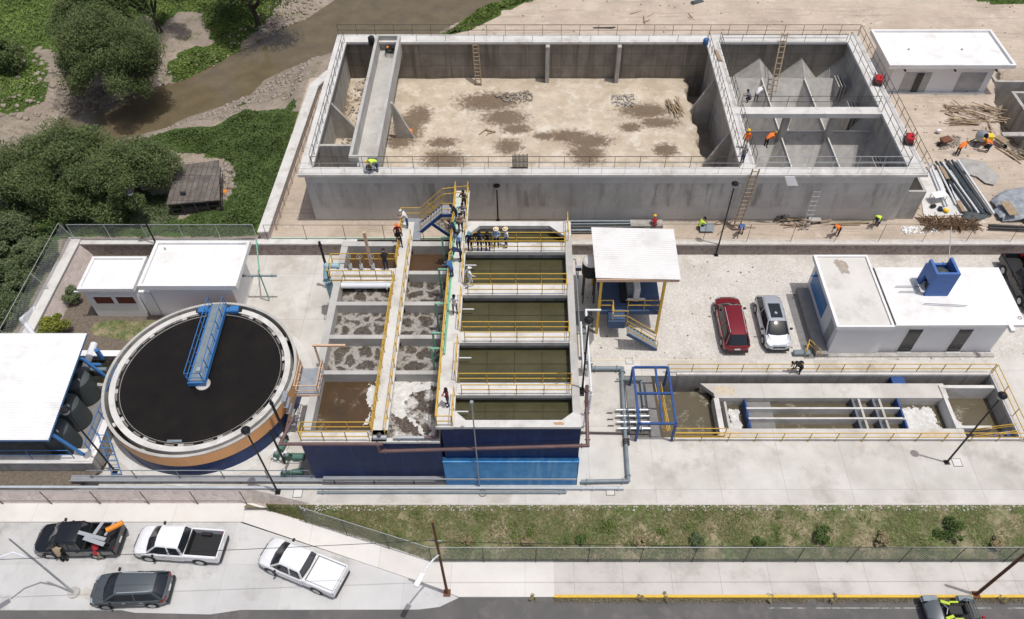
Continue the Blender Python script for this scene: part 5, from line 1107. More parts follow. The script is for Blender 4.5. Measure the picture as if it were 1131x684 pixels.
MB().obox(at(781,251,T+.4),1.1,.7,.05,rx=.6).build('dark_sheet','pipe_grey',label='dark sheet beside the crouching worker in lime vest',cat='sheet')
twigs(at(863,244,T),.5,.3,40,'small dark pile leaning at the basin foot between the ladders',mt='wood_old')
# curb wall left of new basin
a0=(-19.3,66.0);a1=(-20.1,43.9)
root=empty('garden_wall',(-19.8,55,1),'long pale capped wall left of the new basin running towards the river','wall')
b=MB(); b.prism([(-20.75,43.9),(-20.1,43.9),(-19.5,63.4),(-18.6,65.3),(-19.1,65.8),(-20.15,63.6)],.3,2.0); b.build('wall','stone_pale',root)
b=MB(); b.prism([(-20.85,43.85),(-20.0,43.85),(-19.4,63.4),(-18.5,65.3),(-19.05,65.95),(-20.25,63.7)],2.0,2.14); b.build('cap','slab_light',root)
railing([(-19.75,45,1.2),(-19.15,63.2,1.2)],DK,'low dark rebar railing along the passage beside the long pale wall',h=.9,sp=1.4,group=gr,r=.02)
# ================================================================ left houses
root=empty('block_house',(-29.5,37,0),'small white block house with two rust coloured louvre windows','building')
x0,x1,y0,y1=-31.75,-27.6,37.0,40.0
b=MB(); b.hexa([(-31.7,37.1,0),(-28.0,37.1,0),(-28.0,40.0,0),(-31.7,40.0,0),(-31.7,37.1,3.0),(-28.0,37.1,3.0),(-28.0,40.0,3.0),(-31.7,40.0,3.0)]); b.build('wall','white_wall',root)
MB().box(-31.85,36.9,3.0,-27.85,40.1,3.12).build('roof','roof_seal',root)
b=MB(); b.box(-31.85,36.9,3.12,-27.85,37.1,3.3); b.box(-31.85,39.9,3.12,-27.85,40.1,3.3); b.box(-31.85,37.1,3.12,-31.65,39.9,3.3); b.box(-28.05,37.1,3.12,-27.85,39.9,3.3); b.build('parapet','white_paint',root)
for xx in (-31.2,-29.6): window(root,xx,1.5,xx+1.3,2.25,37.08,'rust_grille')
MB().cyl((-32.2,36.95,2.95),(-31.8,36.95,2.95),.06).build('spout','pipe_white',root)
root=empty('block_house',(-23.5,37,0),'larger plain white block house directly behind the round tank','building')
MB().box(-26.9,37.15,0,-21.0,40.6,3.7).build('wall','white_wall',root)
MB().box(-27.1,36.45,3.7,-20.2,40.9,3.9).build('roof','roof_seal',root)
b=MB(); b.box(-27.1,36.45,3.9,-20.2,36.67,4.12); b.box(-27.1,40.68,3.9,-20.2,40.9,4.12); b.box(-27.1,36.67,3.9,-26.88,40.68,4.12); b.box(-20.42,36.67,3.9,-20.2,40.68,4.12); b.build('parapet','white_paint',root)
MB().cyl((-26.3,40.2,3.9),(-26.3,40.2,4.1),.06).build('roof_vent','grey_metal',root)
MB().box(-27.85,37.2,.0,-27.0,39.8,2.6).build('service_box','white_wall',label='white masonry block between the two white houses',cat='masonry')
bush((-34.0,38.6,0),.75,1.4,2600,'leaf_bush','grey green bush by the pale boundary wall behind the yellow green bush',clumps=14,L=.15,group='bushes in the planted bed')
bush((-34.1,35.3,0),1.2,1.6,6000,'leaf_yellow','round yellow green bush in front of the pale boundary wall',clumps=24,L=.16,Wd=.09,group='bushes in the planted bed')
# green and blue pipes beside the large house
pipe([(-20.0,41.4,3.0),(-20.0,41.4,3.6),(-19.3,38.6,3.0),(-19.3,38.6,.2)],.05,'pipe_green','green pipe dropping beside the larger white house')
pipe([(-21.0,38.8,2.6),(-18.2,38.8,2.6)],.08,'pipe_grey','grey blue pipe reaching right from the larger white house')
# ================================================================ CLARIFIER
cx,cy,HZ=-21.5,30.15,2.4; Cn=Vector((cx,cy,0))
root=empty('clarifier',Cn,'large round settling tank with orange band, blue base and black water','round tank')
b=MB(); b.lathe(Cn,[(6.201,0),(6.201,1.3)],120); b.build('lower_shell','blue_dark',root,smooth=40)
b=MB(); b.lathe(Cn,[(6.201,1.3),(6.242,1.302),(6.242,HZ-.03)],120); b.build('orange_band','orange_band',root,smooth=40)
MB().ring(Cn,6.068,6.252,HZ-.03,HZ+.03,120).build('rim','concrete',root)
MB().lathe(Cn,[(6.068,HZ-.03),(6.068,1.2)],120).build('inner_face','tank_wall',root,smooth=40)
MB().ring(Cn,5.83,6.065,1.0,1.15,120).build('channel_floor','dark_concrete',root)
MB().ring(Cn,5.45,5.82,1.3,HZ-.02,120).build('launder_wall','slab_light',root,smooth=30)
for k in range(12):
    a=k*2*math.pi/12+.1; MB().obox(Cn+Vector((math.cos(a)*5.94,math.sin(a)*5.94,1.7)),.24,.3,.12,rz=a).build('bracket','slab_light',root)
for k in range(14):
    a=k*2*math.pi/14+.25; MB().obox(Cn+Vector((math.cos(a)*5.36,math.sin(a)*5.36,2.33)),.2,.34,.05,rz=a).build('bracket','concrete',root)
MB().lathe(Cn,[(5.22,2.2),(5.30,2.2),(5.30,2.34),(5.22,2.34),(5.22,2.2)],120).build('weir_plate','plastic_black',root)
MB().lathe(Cn,[(5.17,2.22),(5.19,2.22),(5.19,2.32),(5.17,2.32),(5.17,2.22)],120).build('weir_edge','concrete',root)
for k in range(28):
    a=k*2*math.pi/28+.06; b=MB(); a1_=a+.11; b.lathe(Cn,[(5.31,2.3),(5.40,2.3),(5.40,2.36),(5.31,2.36),(5.31,2.3)],4,a,a1_); b.build('weir_slot','dark_concrete',root)
sheet('water','water_black',[(cx+5.44*math.cos(a*math.pi/48),cy+5.44*math.sin(a*math.pi/48)) for a in range(96)],[],2.26,kind='structure')
sheet('channel_water','water_black',[(cx+6.06*math.cos(a*math.pi/48),cy+6.06*math.sin(a*math.pi/48)) for a in range(96)],[[(cx+5.83*math.cos(a*math.pi/48),cy+5.83*math.sin(a*math.pi/48)) for a in range(96)]],1.3,kind='structure')
MB().ring(Cn,6.211,6.919,0,.03,96).build('foundation_ring','slab_light',kind='structure')
# rotating bridge
A=at(242,339,2.6); Bp=at(218,420,2.6); A.z=Bp.z=0
d=(A-Bp).normalized(); ang=math.atan2(d.y,d.x); L=(A-Bp).length
g=empty('bridge',(Bp.x,Bp.y,2.6),'blue scraper bridge with grated walkway reaching over the round tank','bridge',rz=ang)
MB().box(-.2,-.46,0,L+.2,.46,.08).build('grating','pipe_grey',g,local=True)
for s in (-1,1): MB().box(-.25,s*.5-.05,-.22,L+.2,s*.5+.05,.12).build('beam','sky_blue_paint',g,local=True)
MB().box(-.32,-.56,-.25,-.2,.56,.12).build('end_beam','sky_blue_paint',g,local=True)
MB().box(L-.4,-1.2,-.3,L,1.2,-.05).build('end_carriage','sky_blue_paint',g,local=True,bevel=.03)
for s in (-1,1):
    MB().box(L-.5,s*1.1-.32,-.25,L+.05,s*1.1+.32,.1).build('drive_box','sky_blue_paint',g,local=True,bevel=.05)
    MB().cyl((L-.2,s*1.5-.1,-.25),(L-.2,s*1.5+.1,-.25),.16,n=14).build('wheel','tyre',g,local=True)
    for zz in (.55,1.05): MB().bar((-.2,s*.5,zz),(L+.1,s*.5,zz),.04).build('rail','sky_blue_paint',g,local=True)
    for k in range(7): MB().bar((-.2+k*(L+.3)/6,s*.5,.1),(-.2+k*(L+.3)/6,s*.5,1.05),.045).build('post','sky_blue_paint',g,local=True)
for zz in (.55,1.05): MB().bar((-.2,-.5,zz),(-.2,.5,zz),.04).build('rail','sky_blue_paint',g,local=True)
MB().box(.5,-.2,.08,.8,.1,.35).build('control_box','galv',g,local=True)
MB().lathe((Bp.x+.3,Bp.y-.1,0),[(.48,1.8),(.48,2.3),(.4,2.34),(0,2.34)],24).build('center_column','concrete',root)
MB().box(cx-.8,cy-5.1,2.2,cx+.1,cy-4.95,2.34).build('scum_box','pipe_grey',root)
# poles with green pumps between round and square tank
for i,(pb,pt,lab) in enumerate((((318,486),(297,446),'black vertical pipe with a side lever right of the round tank'),)):
    a=at(*pb,0); pipe([a,(a.x,a.y,4.7)],.09,'plastic_black',lab,name='vent_pipe')
a=at(315,512,0); pipe([a,(a.x,a.y,4.0)],.07,'plastic_black','second black vertical pipe next to the green pumps',name='vent_pipe')
def pump(px,py,lab,rz=0):
    o=at(px,py,0); g=empty('pump',o,lab,'pump','green pumps right of the round tank',rz=rz)
    MB().box(-.75,-.28,0,.75,.28,.12).build('base','slab_light',g,local=True)
    MB().cyl((-.05,0,.4),(.7,0,.4),.22,n=16).build('motor','pump_green',g,local=True,smooth=40,bevel=.03)
    b=MB(); 
    for k in range(6): b.cyl((.05+.1*k,0,.4),(.08+.1*k,0,.4),.245,n=16)
    b.build('cooling_fins','pump_green',g,local=True)
    MB().cyl((-.4,-.14,.4),(-.4,.14,.4),.3,n=18).build('casing','pump_green',g,local=True,smooth=40); MB().cyl((-.4,0,.6),(-.4,0,1.0),.1,n=12).build('outlet','pipe_white',g,local=True); MB().cyl((-.75,0,.4),(-.4,0,.4),.12,n=12).build('inlet','pipe_white',g,local=True)
pump(326,508,'green pump standing further from the street, right of the round tank'); pump(324,526,'green pump standing nearest the street, right of the round tank',.2)
pump(311,500,'green pump half hidden behind the black pipe',1.3)
# ================================================================ LEFT SHELTER with plastic tanks
root=empty('shelter_basin',(-36,24,-.3),'low white rimmed concrete basin under the white steel roof','basin')
xR=-27.15
MB().box(-47,24.3,-.3,xR,24.75,1.1).build('front_wall','tank_wall',root); MB().box(-47,24.2,1.1,xR,24.8,1.18).build('front_cap','slab_light',root)
MB().box(xR-.45,24.75,-.3,xR,33.0,1.1).build('right_wall','tank_wall',root); MB().box(xR-.5,24.8,1.1,xR+.04,33.05,1.18).build('right_cap','white_wall',root)
MB().box(-47,32.6,-.3,xR-.45,33.0,1.1).build('rear_wall','tank_wall',root); MB().box(-47,32.55,1.1,xR-.5,33.05,1.18).build('rear_cap','white_wall',root)
MB().box(-47,30.2,-.3,xR-.45,30.45,.95).build('inner_wall','tank_wall',root); MB().box(-47,24.75,-.29,xR-.45,30.2,.1).build('floor','membrane_grey',root)
sheet('water','water_pool',rect(-47,30.45,xR-.45,32.6),[],.6,kind='structure')
sheet('dark_ground','mulch',[(-47,22.97),(-28.4,22.97),(-27.2,24.2),(-26.6,26.5),(-25.8,28.4),(-26.3,29.6),(-26.95,29.6),(-27.14,24.28),(-47,24.28)],[],-.02+.03,kind='structure')
for px,py,lab in ((87,417,'dark plastic water tank furthest from the street under the white roof edge'),(75,445,'middle dark plastic water tank under the white roof edge'),(63,473,'dark plastic water tank nearest the street under the white roof edge')):
    o=at(px,py,2.3); c=Vector((o.x-.3,o.y,.1)); g=empty('water_tank',c,lab,'water tank','dark plastic tanks under the shelter')
    b=MB(); pr=[(0,0),(.92,0),(.95,.1)]
    for k in range(6): pr+=[(.95-.012*k,.2+.3*k)]
    pr+=[(.87,2.02),(.70,2.2),(.25,2.32),(0,2.32)]; b.lathe(c,pr,28); b.build('shell','tank_plastic',g,smooth=35); MB().lathe(c+Vector((0,0,2.3)),[(.28,0),(.28,.06),(0,.08)],18).build('lid','plastic_black',g)
    MB().cyl(c+Vector((.5,-.3,2.1)),c+Vector((.5,-.3,2.45)),.05).build('vent','pipe_white',g)
root=empty('steel_shelter',(-36,28,0),'white sheet metal roof on a blue steel frame over the plastic tanks','shelter')
V=[];F=[]; n=100; xa,xb=-47.5,-28.8
def rx(y): return -28.55-(y-24.2)*.075
for j,y in enumerate((24.2,32.3)):
    for i in range(n*4): pass
b=MB(); ny=46; ys_=np.linspace(24.2,32.35,ny)
for k in range(ny-1):
    y0_,y1_=ys_[k],ys_[k+1]; ym=(y0_+y1_)/2; zz=4.0+.0*(k)
    b.quad((-47.5,y0_,zz),(rx(y0_),y0_,zz),(rx(ym),ym,zz+.045),(-47.5,ym,zz+.045)); b.quad((-47.5,ym,zz+.045),(rx(ym),ym,zz+.045),(rx(y1_),y1_,zz),(-47.5,y1_,zz))
b.build('roof_sheet','white_paint',root)
f=MB(); f.bar((-47.5,24.25,3.9),(rx(24.2)-.03,24.25,3.9),.1,.18); f.build('front_beam','sky_blue_paint',root)
MB().bar((rx(24.2)-.08,24.25,3.9),(rx(32.3)-.08,32.3,3.9),.1,.18).build('side_beam','sky_blue_paint',root)
for y in (26.2,28.2,30.2): MB().bar((-47.5,y,3.88),(rx(y)-.15,y,3.88),.08,.14).build('purlin','sky_blue_paint',root)
for x,y in ((-28.0,24.75),(-28.0,30.3),(-36,24.75),(-44,24.75)):
    MB().bar((x+.2,y,1.18),(x-.9 if x>-30 else x,y+.1,3.85),.16,.16).build('column','sky_blue_paint',root)
MB().box(-28.5,24.3,1.18,-27.3,25.2,1.24).build('base_plate','slab_light',root)
railing([(-27.45,25.0,1.18),(-27.45,31.0,1.18)],'sky_blue_paint','blue railing on the right rim of the sheltered basin',sp=1.2,r=.03,name='guard_railing',group='blue railings')
railing([(-47,24.5,1.18),(-28.3,24.5,1.18)],'sky_blue_paint','blue railing on the front rim of the sheltered basin',sp=2.6,r=.025,group='blue railings')
ladder((-25.9,23.9,0),(-27.0,26.2,1.7),.6,'sky_blue_paint','small blue ladder leaning on the sheltered basin beside a lamp post',nr=7)
# equipment at rear pool of shelter
o=at(113,396,1.0); g=empty('screen_machine',o,'blue and grey pipework over the dark pool behind the plastic tanks','pump')
MB().cyl(at(94,407,1.1),at(104,380,1.1),.25,n=14).build('large_pipe','pipe_white',g,smooth=40); MB().cyl(at(98,408,1.3),at(118,408,1.3),.14).build('manifold','pipe_grey',g); MB().cyl(o,o+Vector((0,0,1.0)),.16,n=14).build('motor','sky_blue_paint',g); MB().cyl(at(99,402,1.4),at(112,403,1.4),.1).build('manifold','sky_blue_paint',g)
# tray and pipes along the front
pipe([(-47,23.12,.18),(3.9,23.0,.18),(6.2,23.0,.18)],.09,'pipe_pale','long pale pipe along the front edge of the yard')
pipe([(-13.0,22.75,.1),(2.5,22.75,.1),(2.5,23.0,.1)],.09,'pipe_grey','dark grey pipe just below the long white pipe')
g=empty('cable_tray',(-20,23.5,0),'grey galvanised channel running in front of the round tank','cable tray')
MB().box(-28.6,23.35,.3,-12.6,23.75,.34).build('tray','grey_metal',g); MB().box(-28.6,23.35,.34,-12.6,23.38,.46).build('flange','galv',g); MB().box(-28.6,23.72,.34,-12.6,23.75,.46).build('flange','galv',g)
for k in range(7): MB().box(-28+k*2.5,23.4,0,-27.9+k*2.5,23.7,.3).build('support','dark_metal',g)
railing([(-27.2,23.6,.35),(-13.4,23.6,.35)],'pipe_grey','grey blue handrail in front of the round tank',rails=(1.,),sp=2.6,h=1.0,r=.03)
# ================================================================ AERATION TANK (left, lower)
LZ=4.8; WZ=3.95
root=empty('aeration_tank',(-8.5,23.6,0),'rectangular dark blue aeration tank with eight foaming brown basins','tank')
X0,X1,Yf,Yb=-13.2,-5.0,23.6,40.15
xw1a,xw1b=-9.05,-8.15
MB().box(X0,Yf,0,X1+.02,Yf+.1,LZ-.18).build('front_cladding','blue_dark',root)
def wall(x0,y0,x1,y1,z0=0,z1=LZ,mt='concrete',name='wall'): return MB().box(x0,y0,z0,x1,y1,z1).build(name,mt,root)
MB().box(X0,Yf-.02,LZ-.18,-8.15,24.42,LZ).build('front_rim','slab_light',root,bevel=.02); wall(X0,Yf+.1,X1,24.0,0,LZ-.181,'tank_wall')
MB().box(-8.14,Yf-.02,LZ-.18,X1,23.85,LZ).build('front_rim','slab_light',root)
wall(X0,24.42,-12.72,Yb-.5,0,LZ,'concrete','left_wall'); wall(X0,39.68,-9.05,Yb,0,LZ,'concrete','rear_wall'); wall(-8.14,39.68,-5.1,Yb,0,LZ,'concrete','rear_wall')
MB().box(-9.05,Yf,LZ-.25,-8.15,42.2,LZ).build('walkway','slab_light',root,bevel=.02); wall(-8.75,24.42,-8.45,39.68,0,LZ-.26,'tank_wall','center_wall')
for ya,yb_ in ((28.45,28.75),(31.28,31.6),(34.12,34.45)):
    MB().box(-12.72,ya,0,-9.06,yb_,LZ-.02).build('divider','concrete',root)
for ya,yb_ in ((28.45,28.75),(31.28,31.6),(34.12,34.45),(36.95,37.28)):
    MB().box(-8.14,ya,0,-5.0,yb_,LZ-.02).build('divider','concrete',root)
MB().prism([(-5.9,23.85),(-5.0,23.85),(-5.0,25.0)],2,LZ-.01).build('corner_fillet','concrete',root)
for (xa,ya,xb,yb_,m_) in ((-12.73,24.4,-8.74,28.46,'water_brown'),(-12.73,28.74,-8.74,31.3,'water_net'),(-12.73,31.58,-8.74,34.14,'water_net'),(-12.73,34.43,-8.74,37.4,'water_net'),(-12.73,37.3,-8.74,39.7,'water_inlet'),(-8.46,23.84,-5,28.46,'water_froth'),(-8.46,28.74,-5,31.3,'water_net'),(-8.46,31.58,-5,34.14,'water_net'),(-8.46,34.43,-5,36.96,'water_net'),(-8.46,37.26,-5,39.7,'water_inlet')):
    sheet('water',m_,rect(xa,ya,xb,yb_),[],WZ,kind='structure')
MB().box(-12.72,36.9,LZ-.3,-9.06,37.5,LZ).build('inlet_channel','slab_light',root); MB().box(-12.9,36.3,LZ-.7,-9.2,36.9,LZ-.3).build('inlet_channel','slab_light',root)
# foam thickness: rumpled foam in the bright basin
def foam(poly,z,h0,lab,seed,step=.06,name='foam',mg=.16):
    lo=np.min(poly,0);hi=np.max(poly,0); X=np.arange(lo[0],hi[0],step);Y=np.arange(lo[1],hi[1],step); GX_,GY_=np.meshgrid(X,Y); dd=pdist(GX_,GY_,poly)-mg*(1+1.2*fbm(GX_,GY_,2.2,seed)+1.0*fbm(GX_,GY_,8,seed+1)+.7*fbm(GX_,GY_,19,seed+5))-.10*(fbm(GX_,GY_,5,seed+9)>.45); ok=inpoly(GX_,GY_,poly)&(dd>0)
    Zf=z+np.clip(dd,0,.3)/.3*h0*(.6+.35*fbm(GX_,GY_,5.,seed+2)); V=np.stack([GX_,GY_,Zf],-1).reshape(-1,3); n_=len(X); F=[]
    for j in range(len(Y)-1):
        for i in range(n_-1):
            if ok[j,i] and ok[j,i+1] and ok[j+1,i] and ok[j+1,i+1]: F.append((j*n_+i,j*n_+i+1,(j+1)*n_+i+1,(j+1)*n_+i))
    o=npmesh(name,V,F,'foam_white',label=lab,cat='foam',kind='stuff'); o.data.polygons.foreach_set('use_smooth',[True]*len(F)); return o
foam([XY(*p,WZ) for p in ((430,418),(490,418),(490,428),(475,434),(458,436),(448,446),(455,458),(470,468),(478,488),(462,486),(452,468),(432,462),(426,448))],WZ+.01,.08,'white foam swirling through the front right basin of the aeration tank',3)
foam([XY(*p,WZ) for p in ((404,420),(418,420),(412,470),(396,474),(406,455),(400,440))],WZ+.01,.06,'white foam strip along the walkway in the front left basin of the aeration tank',5)
YG='yellow guard railings'
YP='yellow_paint'
railing([(-8.98,24.0,LZ),(-8.98,36.3,LZ)],YP,'left yellow railing of the long walkway between the foaming basins, near part',sp=1.25,group=YG,rails=(.35,.68,1.),r=.028)
railing([(-8.98,37.6,LZ),(-8.98,42.1,LZ)],YP,'left yellow railing at the far end of the long walkway',sp=1.25,group=YG,rails=(.35,.68,1.),r=.028)
railing([(-8.2,23.9,LZ),(-8.2,40.3,LZ)],YP,'right yellow railing of the long walkway between the foaming basins',sp=1.25,group=YG,rails=(.5,1.),r=.028)
railing([(-13.05,24.3,LZ),(-9.1,24.3,LZ)],YP,'yellow railing along the inner front edge of the aeration tank',sp=1.4,group=YG)
railing([(-13.1,24.3,LZ),(-13.1,23.65,LZ),(-9.1,23.65,LZ)],YP,'yellow railing along the outer front edge of the aeration tank',sp=1.2,group=YG)
railing([(-13.5,36.3,LZ),(-9.1,36.3,LZ)],YP,'yellow railing on the near side of the inlet channel',sp=1.2,group=YG,toe=True)
railing([(-13.5,36.3,LZ),(-13.5,37.9,LZ),(-9.1,37.9,LZ)],YP,'yellow railing on the far side of the inlet channel',sp=1.2,group=YG)
pipe([(-13.2,36.2,LZ-.35),(-9.2,36.2,LZ-.35)],.22,'pipe_white','thick pale pipe under the inlet channel')
pipe([(-13.0,37.6,LZ+.15),(-13.9,37.6,LZ+.15),(-14.0,37.2,LZ-.6),(-14.0,37.2,0)],.2,'pipe_blue','pale blue pipe bending over the left rim at the inlet channel')
a=at(367,318.5,0); pipe([(a.x,a.y,0),(a.x,a.y,2.2)],.13,'pipe_grey','grey blue lower pipe left of the aeration tank',name='vent_pipe'); pipe([(a.x,a.y,2.2),(a.x,a.y,5.0)],.1,'plastic_black','tall black pipe rising left of the inlet channel',name='vent_pipe')
for px,lab in ((388,'leftmost valve spindle on the inlet channel'),(400,'second valve on the inlet channel, beside the tall timber post'),(413,'third valve on the inlet channel'),):
    a=at(px,298,LZ); g=empty('valve',a,lab,'valve','valves on the inlet channel'); MB().cyl(a,a+Vector((0,0,1.3)),.05).build('spindle','grey_metal',g); MB().cyl(a+Vector((0,0,.2)),a+Vector((0,0,.55)),.13,n=12).build('body','galv',g); MB().lathe(a+Vector((0,0,1.3)),[(.18,0),(.2,.02),(.18,.04),(.16,.02),(.18,0)],16).build('handwheel','grey_metal',g)
a=at(410,293,LZ+.2); MB().bar(a,a+Vector((0,0,3.2)),.18).build('timber_post','beige_paint',label='tall pale timber post standing on the inlet channel',cat='post')
# pink access platform at left wall
a=at(349,437,LZ); b_=at(362,397,LZ); px0,px1=at(340,420,LZ).x,at(363,420,LZ).x; py0,py1=at(350,437,LZ).y,at(350,408,LZ).y
px0=-13.95;px1=-12.6
g=empty('access_platform',(px0,py0,LZ),'beige steel platform with grey grating over the left rim of the aeration tank','platform')
MB().box(px0,py0,LZ+.05,px1,py1,LZ+.1).build('grating','grey_metal',g)
MB().box(px0-.04,py0-.05,LZ-.05,px1+.04,py0,LZ+.12).build('edge_beam','beige_paint',g)
for x_ in (px0,px1):
    for zz in (.55,1.05): MB().bar((x_,py0,LZ+zz),(x_,py1,LZ+zz),.05).build('rail','beige_paint',g)
    for k in range(4): y_=py0+(py1-py0)*k/3; MB().bar((x_,y_,LZ),(x_,y_,LZ+1.08),.05).build('post','beige_paint',g)
for zz in (.55,1.05): MB().bar((px0,py0,LZ+zz),(px1,py0,LZ+zz),.05).build('rail','beige_paint',g)
MB().bar((px0+1.0,py1+.2,LZ+2.2),(px0+3.0,py1+.2,LZ+2.2),.13).build('hoist_beam','beige_paint',g); MB().bar((px0+1.1,py1+.2,LZ),(px0+1.1,py1+.2,LZ+2.2),.1).build('hoist_post','beige_paint',g)
for k in range(5): MB().box(px0-1.3,py0+.2,1.0+k*.7,px0-1.0,py0+1.0,1.04+k*.7).build('stair_tread','grey_metal',g)
for y_ in (py0+.2,py0+1.0): MB().bar((px0-1.9,y_,.1),(px0-.1,y_,LZ),.08,.16).build('stair_stringer','beige_paint',g)
# maroon pipe on front
pipe([(-13.9,25.2,LZ+.1),(-14.3,23.4,LZ+.1),(-8.3,23.4,LZ+.1)],.1,'pipe_maroon','maroon pipe along the front rim of the aeration tank bending towards the round tank')
pipe([(-8.6,23.38,4.95),(-8.6,23.38,4.1),(3.65,23.3,4.3+.6),(3.65,25.5,5.6),(3.65,26.3,6.7)],.11,'pipe_maroon','long maroon pipe across the blue front of the filter tank')
pipe([(-7.7,23.75,LZ+.25),(-5.9,23.75,LZ+.25)],.1,'galv','short pale pipe at the front of the foaming basin'); pipe([(-5.9,23.75,LZ+.25),(-5.2,23.75,LZ+.25),(-5.2,24.3,LZ+.25),(-5.2,24.4,WZ)],.1,'pipe_maroon','maroon elbow dipping into the foaming basin')
o=Vector((-8.6,23.75,LZ)); g=empty('valve',o,'grey valve cluster at the near end of the long walkway','valve'); MB().cyl(o+Vector((-.3,0,.25)),o+Vector((.5,0,.25)),.15,n=12).build('body','grey_metal',g); MB().cyl(o+Vector((.1,0,.25)),o+Vector((.1,0,.6)),.05).build('spindle','dark_metal',g); MB().ball(o+Vector((.1,0,.6)),.14,n=10,sz=.3).build('handwheel','dark_metal',g)
# tray in front of blue wall
g=empty('cable_tray',(-5,23.2,0),'grey steel channel crossing low in front of the blue walls','cable tray')
MB().box(-12.6,23.25,.75,3.2,23.5,.80).build('tray','grey_metal',g); MB().box(-12.6,23.24,.80,3.2,23.27,.95).build('flange','galv',g)
for k in range(7): MB().bar((-12+k*2.5,23.4,0),(-12+k*2.5,23.4,.75),.06).build('support','dark_metal',g)
MB().hexa([(-14.3,23.5,0),(-12.7,23.5,0),(-13.2,25.3,0),(-14.5,25.3,0),(-14.3,23.5,.3),(-12.7,23.5,.3),(-13.2,25.3,.3),(-14.5,25.3,.3)]).build('dark_hatch','membrane_grey',label='dark grey hatch at the left foot of the blue tank',cat='hatch')
# ================================================================ FILTER TANK (right, higher)
RZ=6.6
root=empty('filter_tank',(-.9,23.6,0),'tall blue fronted filter tank with five green pools between walkways','tank')
MB().box(-4.8,23.56,3.0,3.2,23.66,RZ-.2).build('upper_cladding','blue_dark',root)
MB().box(-4.95,23.3,0,3.25,23.57,2.9).build('lower_cladding','blue_light',root); MB().box(-4.97,23.28,2.9,3.27,23.6,2.98).build('ledge','blue_light',root)
MB().box(3.2,23.3,0,3.24,26.2,2.9).build('side_cladding','blue_light',root)
MB().box(-4.8,23.66,0,3.19,24.0,RZ-.2).build('front_wall','tank_wall',root)
MB().box(2.75,24.0,0,3.2,40.3,RZ-.01).build('right_wall','concrete',root); MB().box(-4.75,24.0,0,-4.1,40.3,RZ-.26).build('left_wall','tank_wall',root)
MB().prism([(-4.05,23.5),(3.2,23.5),(3.2,24.3),(2.75,24.5),(2.1,23.98),(-3.4,23.98),(-4.05,24.6)],RZ-.2,RZ).build('front_rim','slab_light',root)
MB().prism([(-4.05,40.34),(3.2,40.34),(3.2,38.9),(2.72,38.9),(1.7,39.9),(-3.2,39.9),(-4.05,38.9)],RZ-.3,RZ).build('rear_rim','slab_light',root); MB().box(-4.7,40.0,0,3.19,40.3,RZ-.3).build('rear_wall','tank_wall',root)
MB().box(-5.1,23.5,RZ-.25,-4.06,43.6,RZ).build('long_walkway','slab_light',root,bevel=.02)
WY=((25.67,26.57),(29.55,30.45),(33.45,34.45),(37.33,38.26))
for ya,yb_ in WY:
    MB().box(-4.05,ya,RZ-.3,2.74,yb_,RZ+.002).build('cross_walkway','slab_light',root); MB().box(-4.05,ya+.25,3,2.74,yb_-.25,RZ-.3).build('cross_wall','tank_wall',root)
    MB().cyl((-4.05,ya-.9,RZ-.35),(-3.3,ya-.9,RZ-.35),.04,n=6).build('overflow_pipe','pipe_white',root)
b=MB()
for ya,yb_ in zip((23.9,26.3,30.2,34.2,38.0),(25.95,29.8,33.7,37.6,40.1)):
    sheet('water','water_green',rect(-4.1,ya,2.76,yb_),[],RZ-.85,kind='structure')
for ya,yb_ in zip((24.0,26.6,30.5,34.5),(25.6,29.5,33.4,37.3)):
    b=MB()
    for k in range(1,4): b.box(-4.05+6.8*k/4-.02,ya,RZ-.9,-4.05+6.8*k/4+.02,yb_,RZ-.835)
    for k in range(1,3): b.box(-4.05,ya+(yb_-ya)*k/3-.02,RZ-.9,2.74,ya+(yb_-ya)*k/3+.02,RZ-.832)
    b.build('underwater_beam','water_line',root)
MB().box(3.2,26.0,RZ-.6,3.5,26.6,RZ-.5).build('bracket','dark_metal',root)
for i,(ya,yb_) in enumerate(WY):
    nm=['nearest','second','third','farthest'][i]
    railing([(-3.7,ya+.05,RZ),(2.7,ya+.05,RZ),(2.7,yb_-.05,RZ),(-3.9,yb_-.05,RZ)],YP,f'yellow railing loop round the {nm} cross walkway of the filter tank',sp=1.55,group=YG,h=1.0)
railing([(-5.03,23.6,RZ),(-5.03,43.4,RZ)],YP,'left yellow railing of the crowded long walkway',sp=1.25,group=YG,rails=(.35,.68,1.),r=.028)
for i,(ya,yb_) in enumerate(((23.6,25.6),(26.7,29.45),(30.55,33.35),(34.55,37.25),(38.4,43.4))):
    railing([(-4.12,ya,RZ),(-4.12,yb_,RZ)],YP,f'right yellow railing of the crowded long walkway, {["front","second","third","fourth","rearmost"][i]} section',sp=1.25,group=YG,r=.028)
railing([(-5.0,23.58,RZ),(-4.15,23.58,RZ)],YP,'short yellow railing across the near end of the crowded walkway',sp=.8,group=YG)
railing([(2.95,38.4,RZ),(2.95,40.2,RZ)],YP,'short yellow railing on the right rim at the rear of the filter tank',sp=1,group=YG)
sheet('green_line','green_line',[(-4.98,31),(-4.82,31),(-4.75,43),(-4.9,43)],[],RZ+.004,kind='structure')
g=empty('air_header',(-5.2,34,LZ),'green air pipes dropping from the crowded walkway into the foaming basins','pipe')
b=MB(); b.path([Vector((-4.92,28.6,RZ+.12)),Vector((-4.92,41.5,RZ+.12))],.07,8); b.build('header','pipe_green',g,smooth=40)
for y_ in (29.0,30.2,32.6,35.6,38.6): MB().path([Vector((-4.92,y_,RZ+.14)),Vector((-5.75,y_,RZ+.14)),Vector((-5.75,y_,WZ-.1))],.065,8).build('drop_pipe','pipe_green',g,smooth=40)
b=MB()
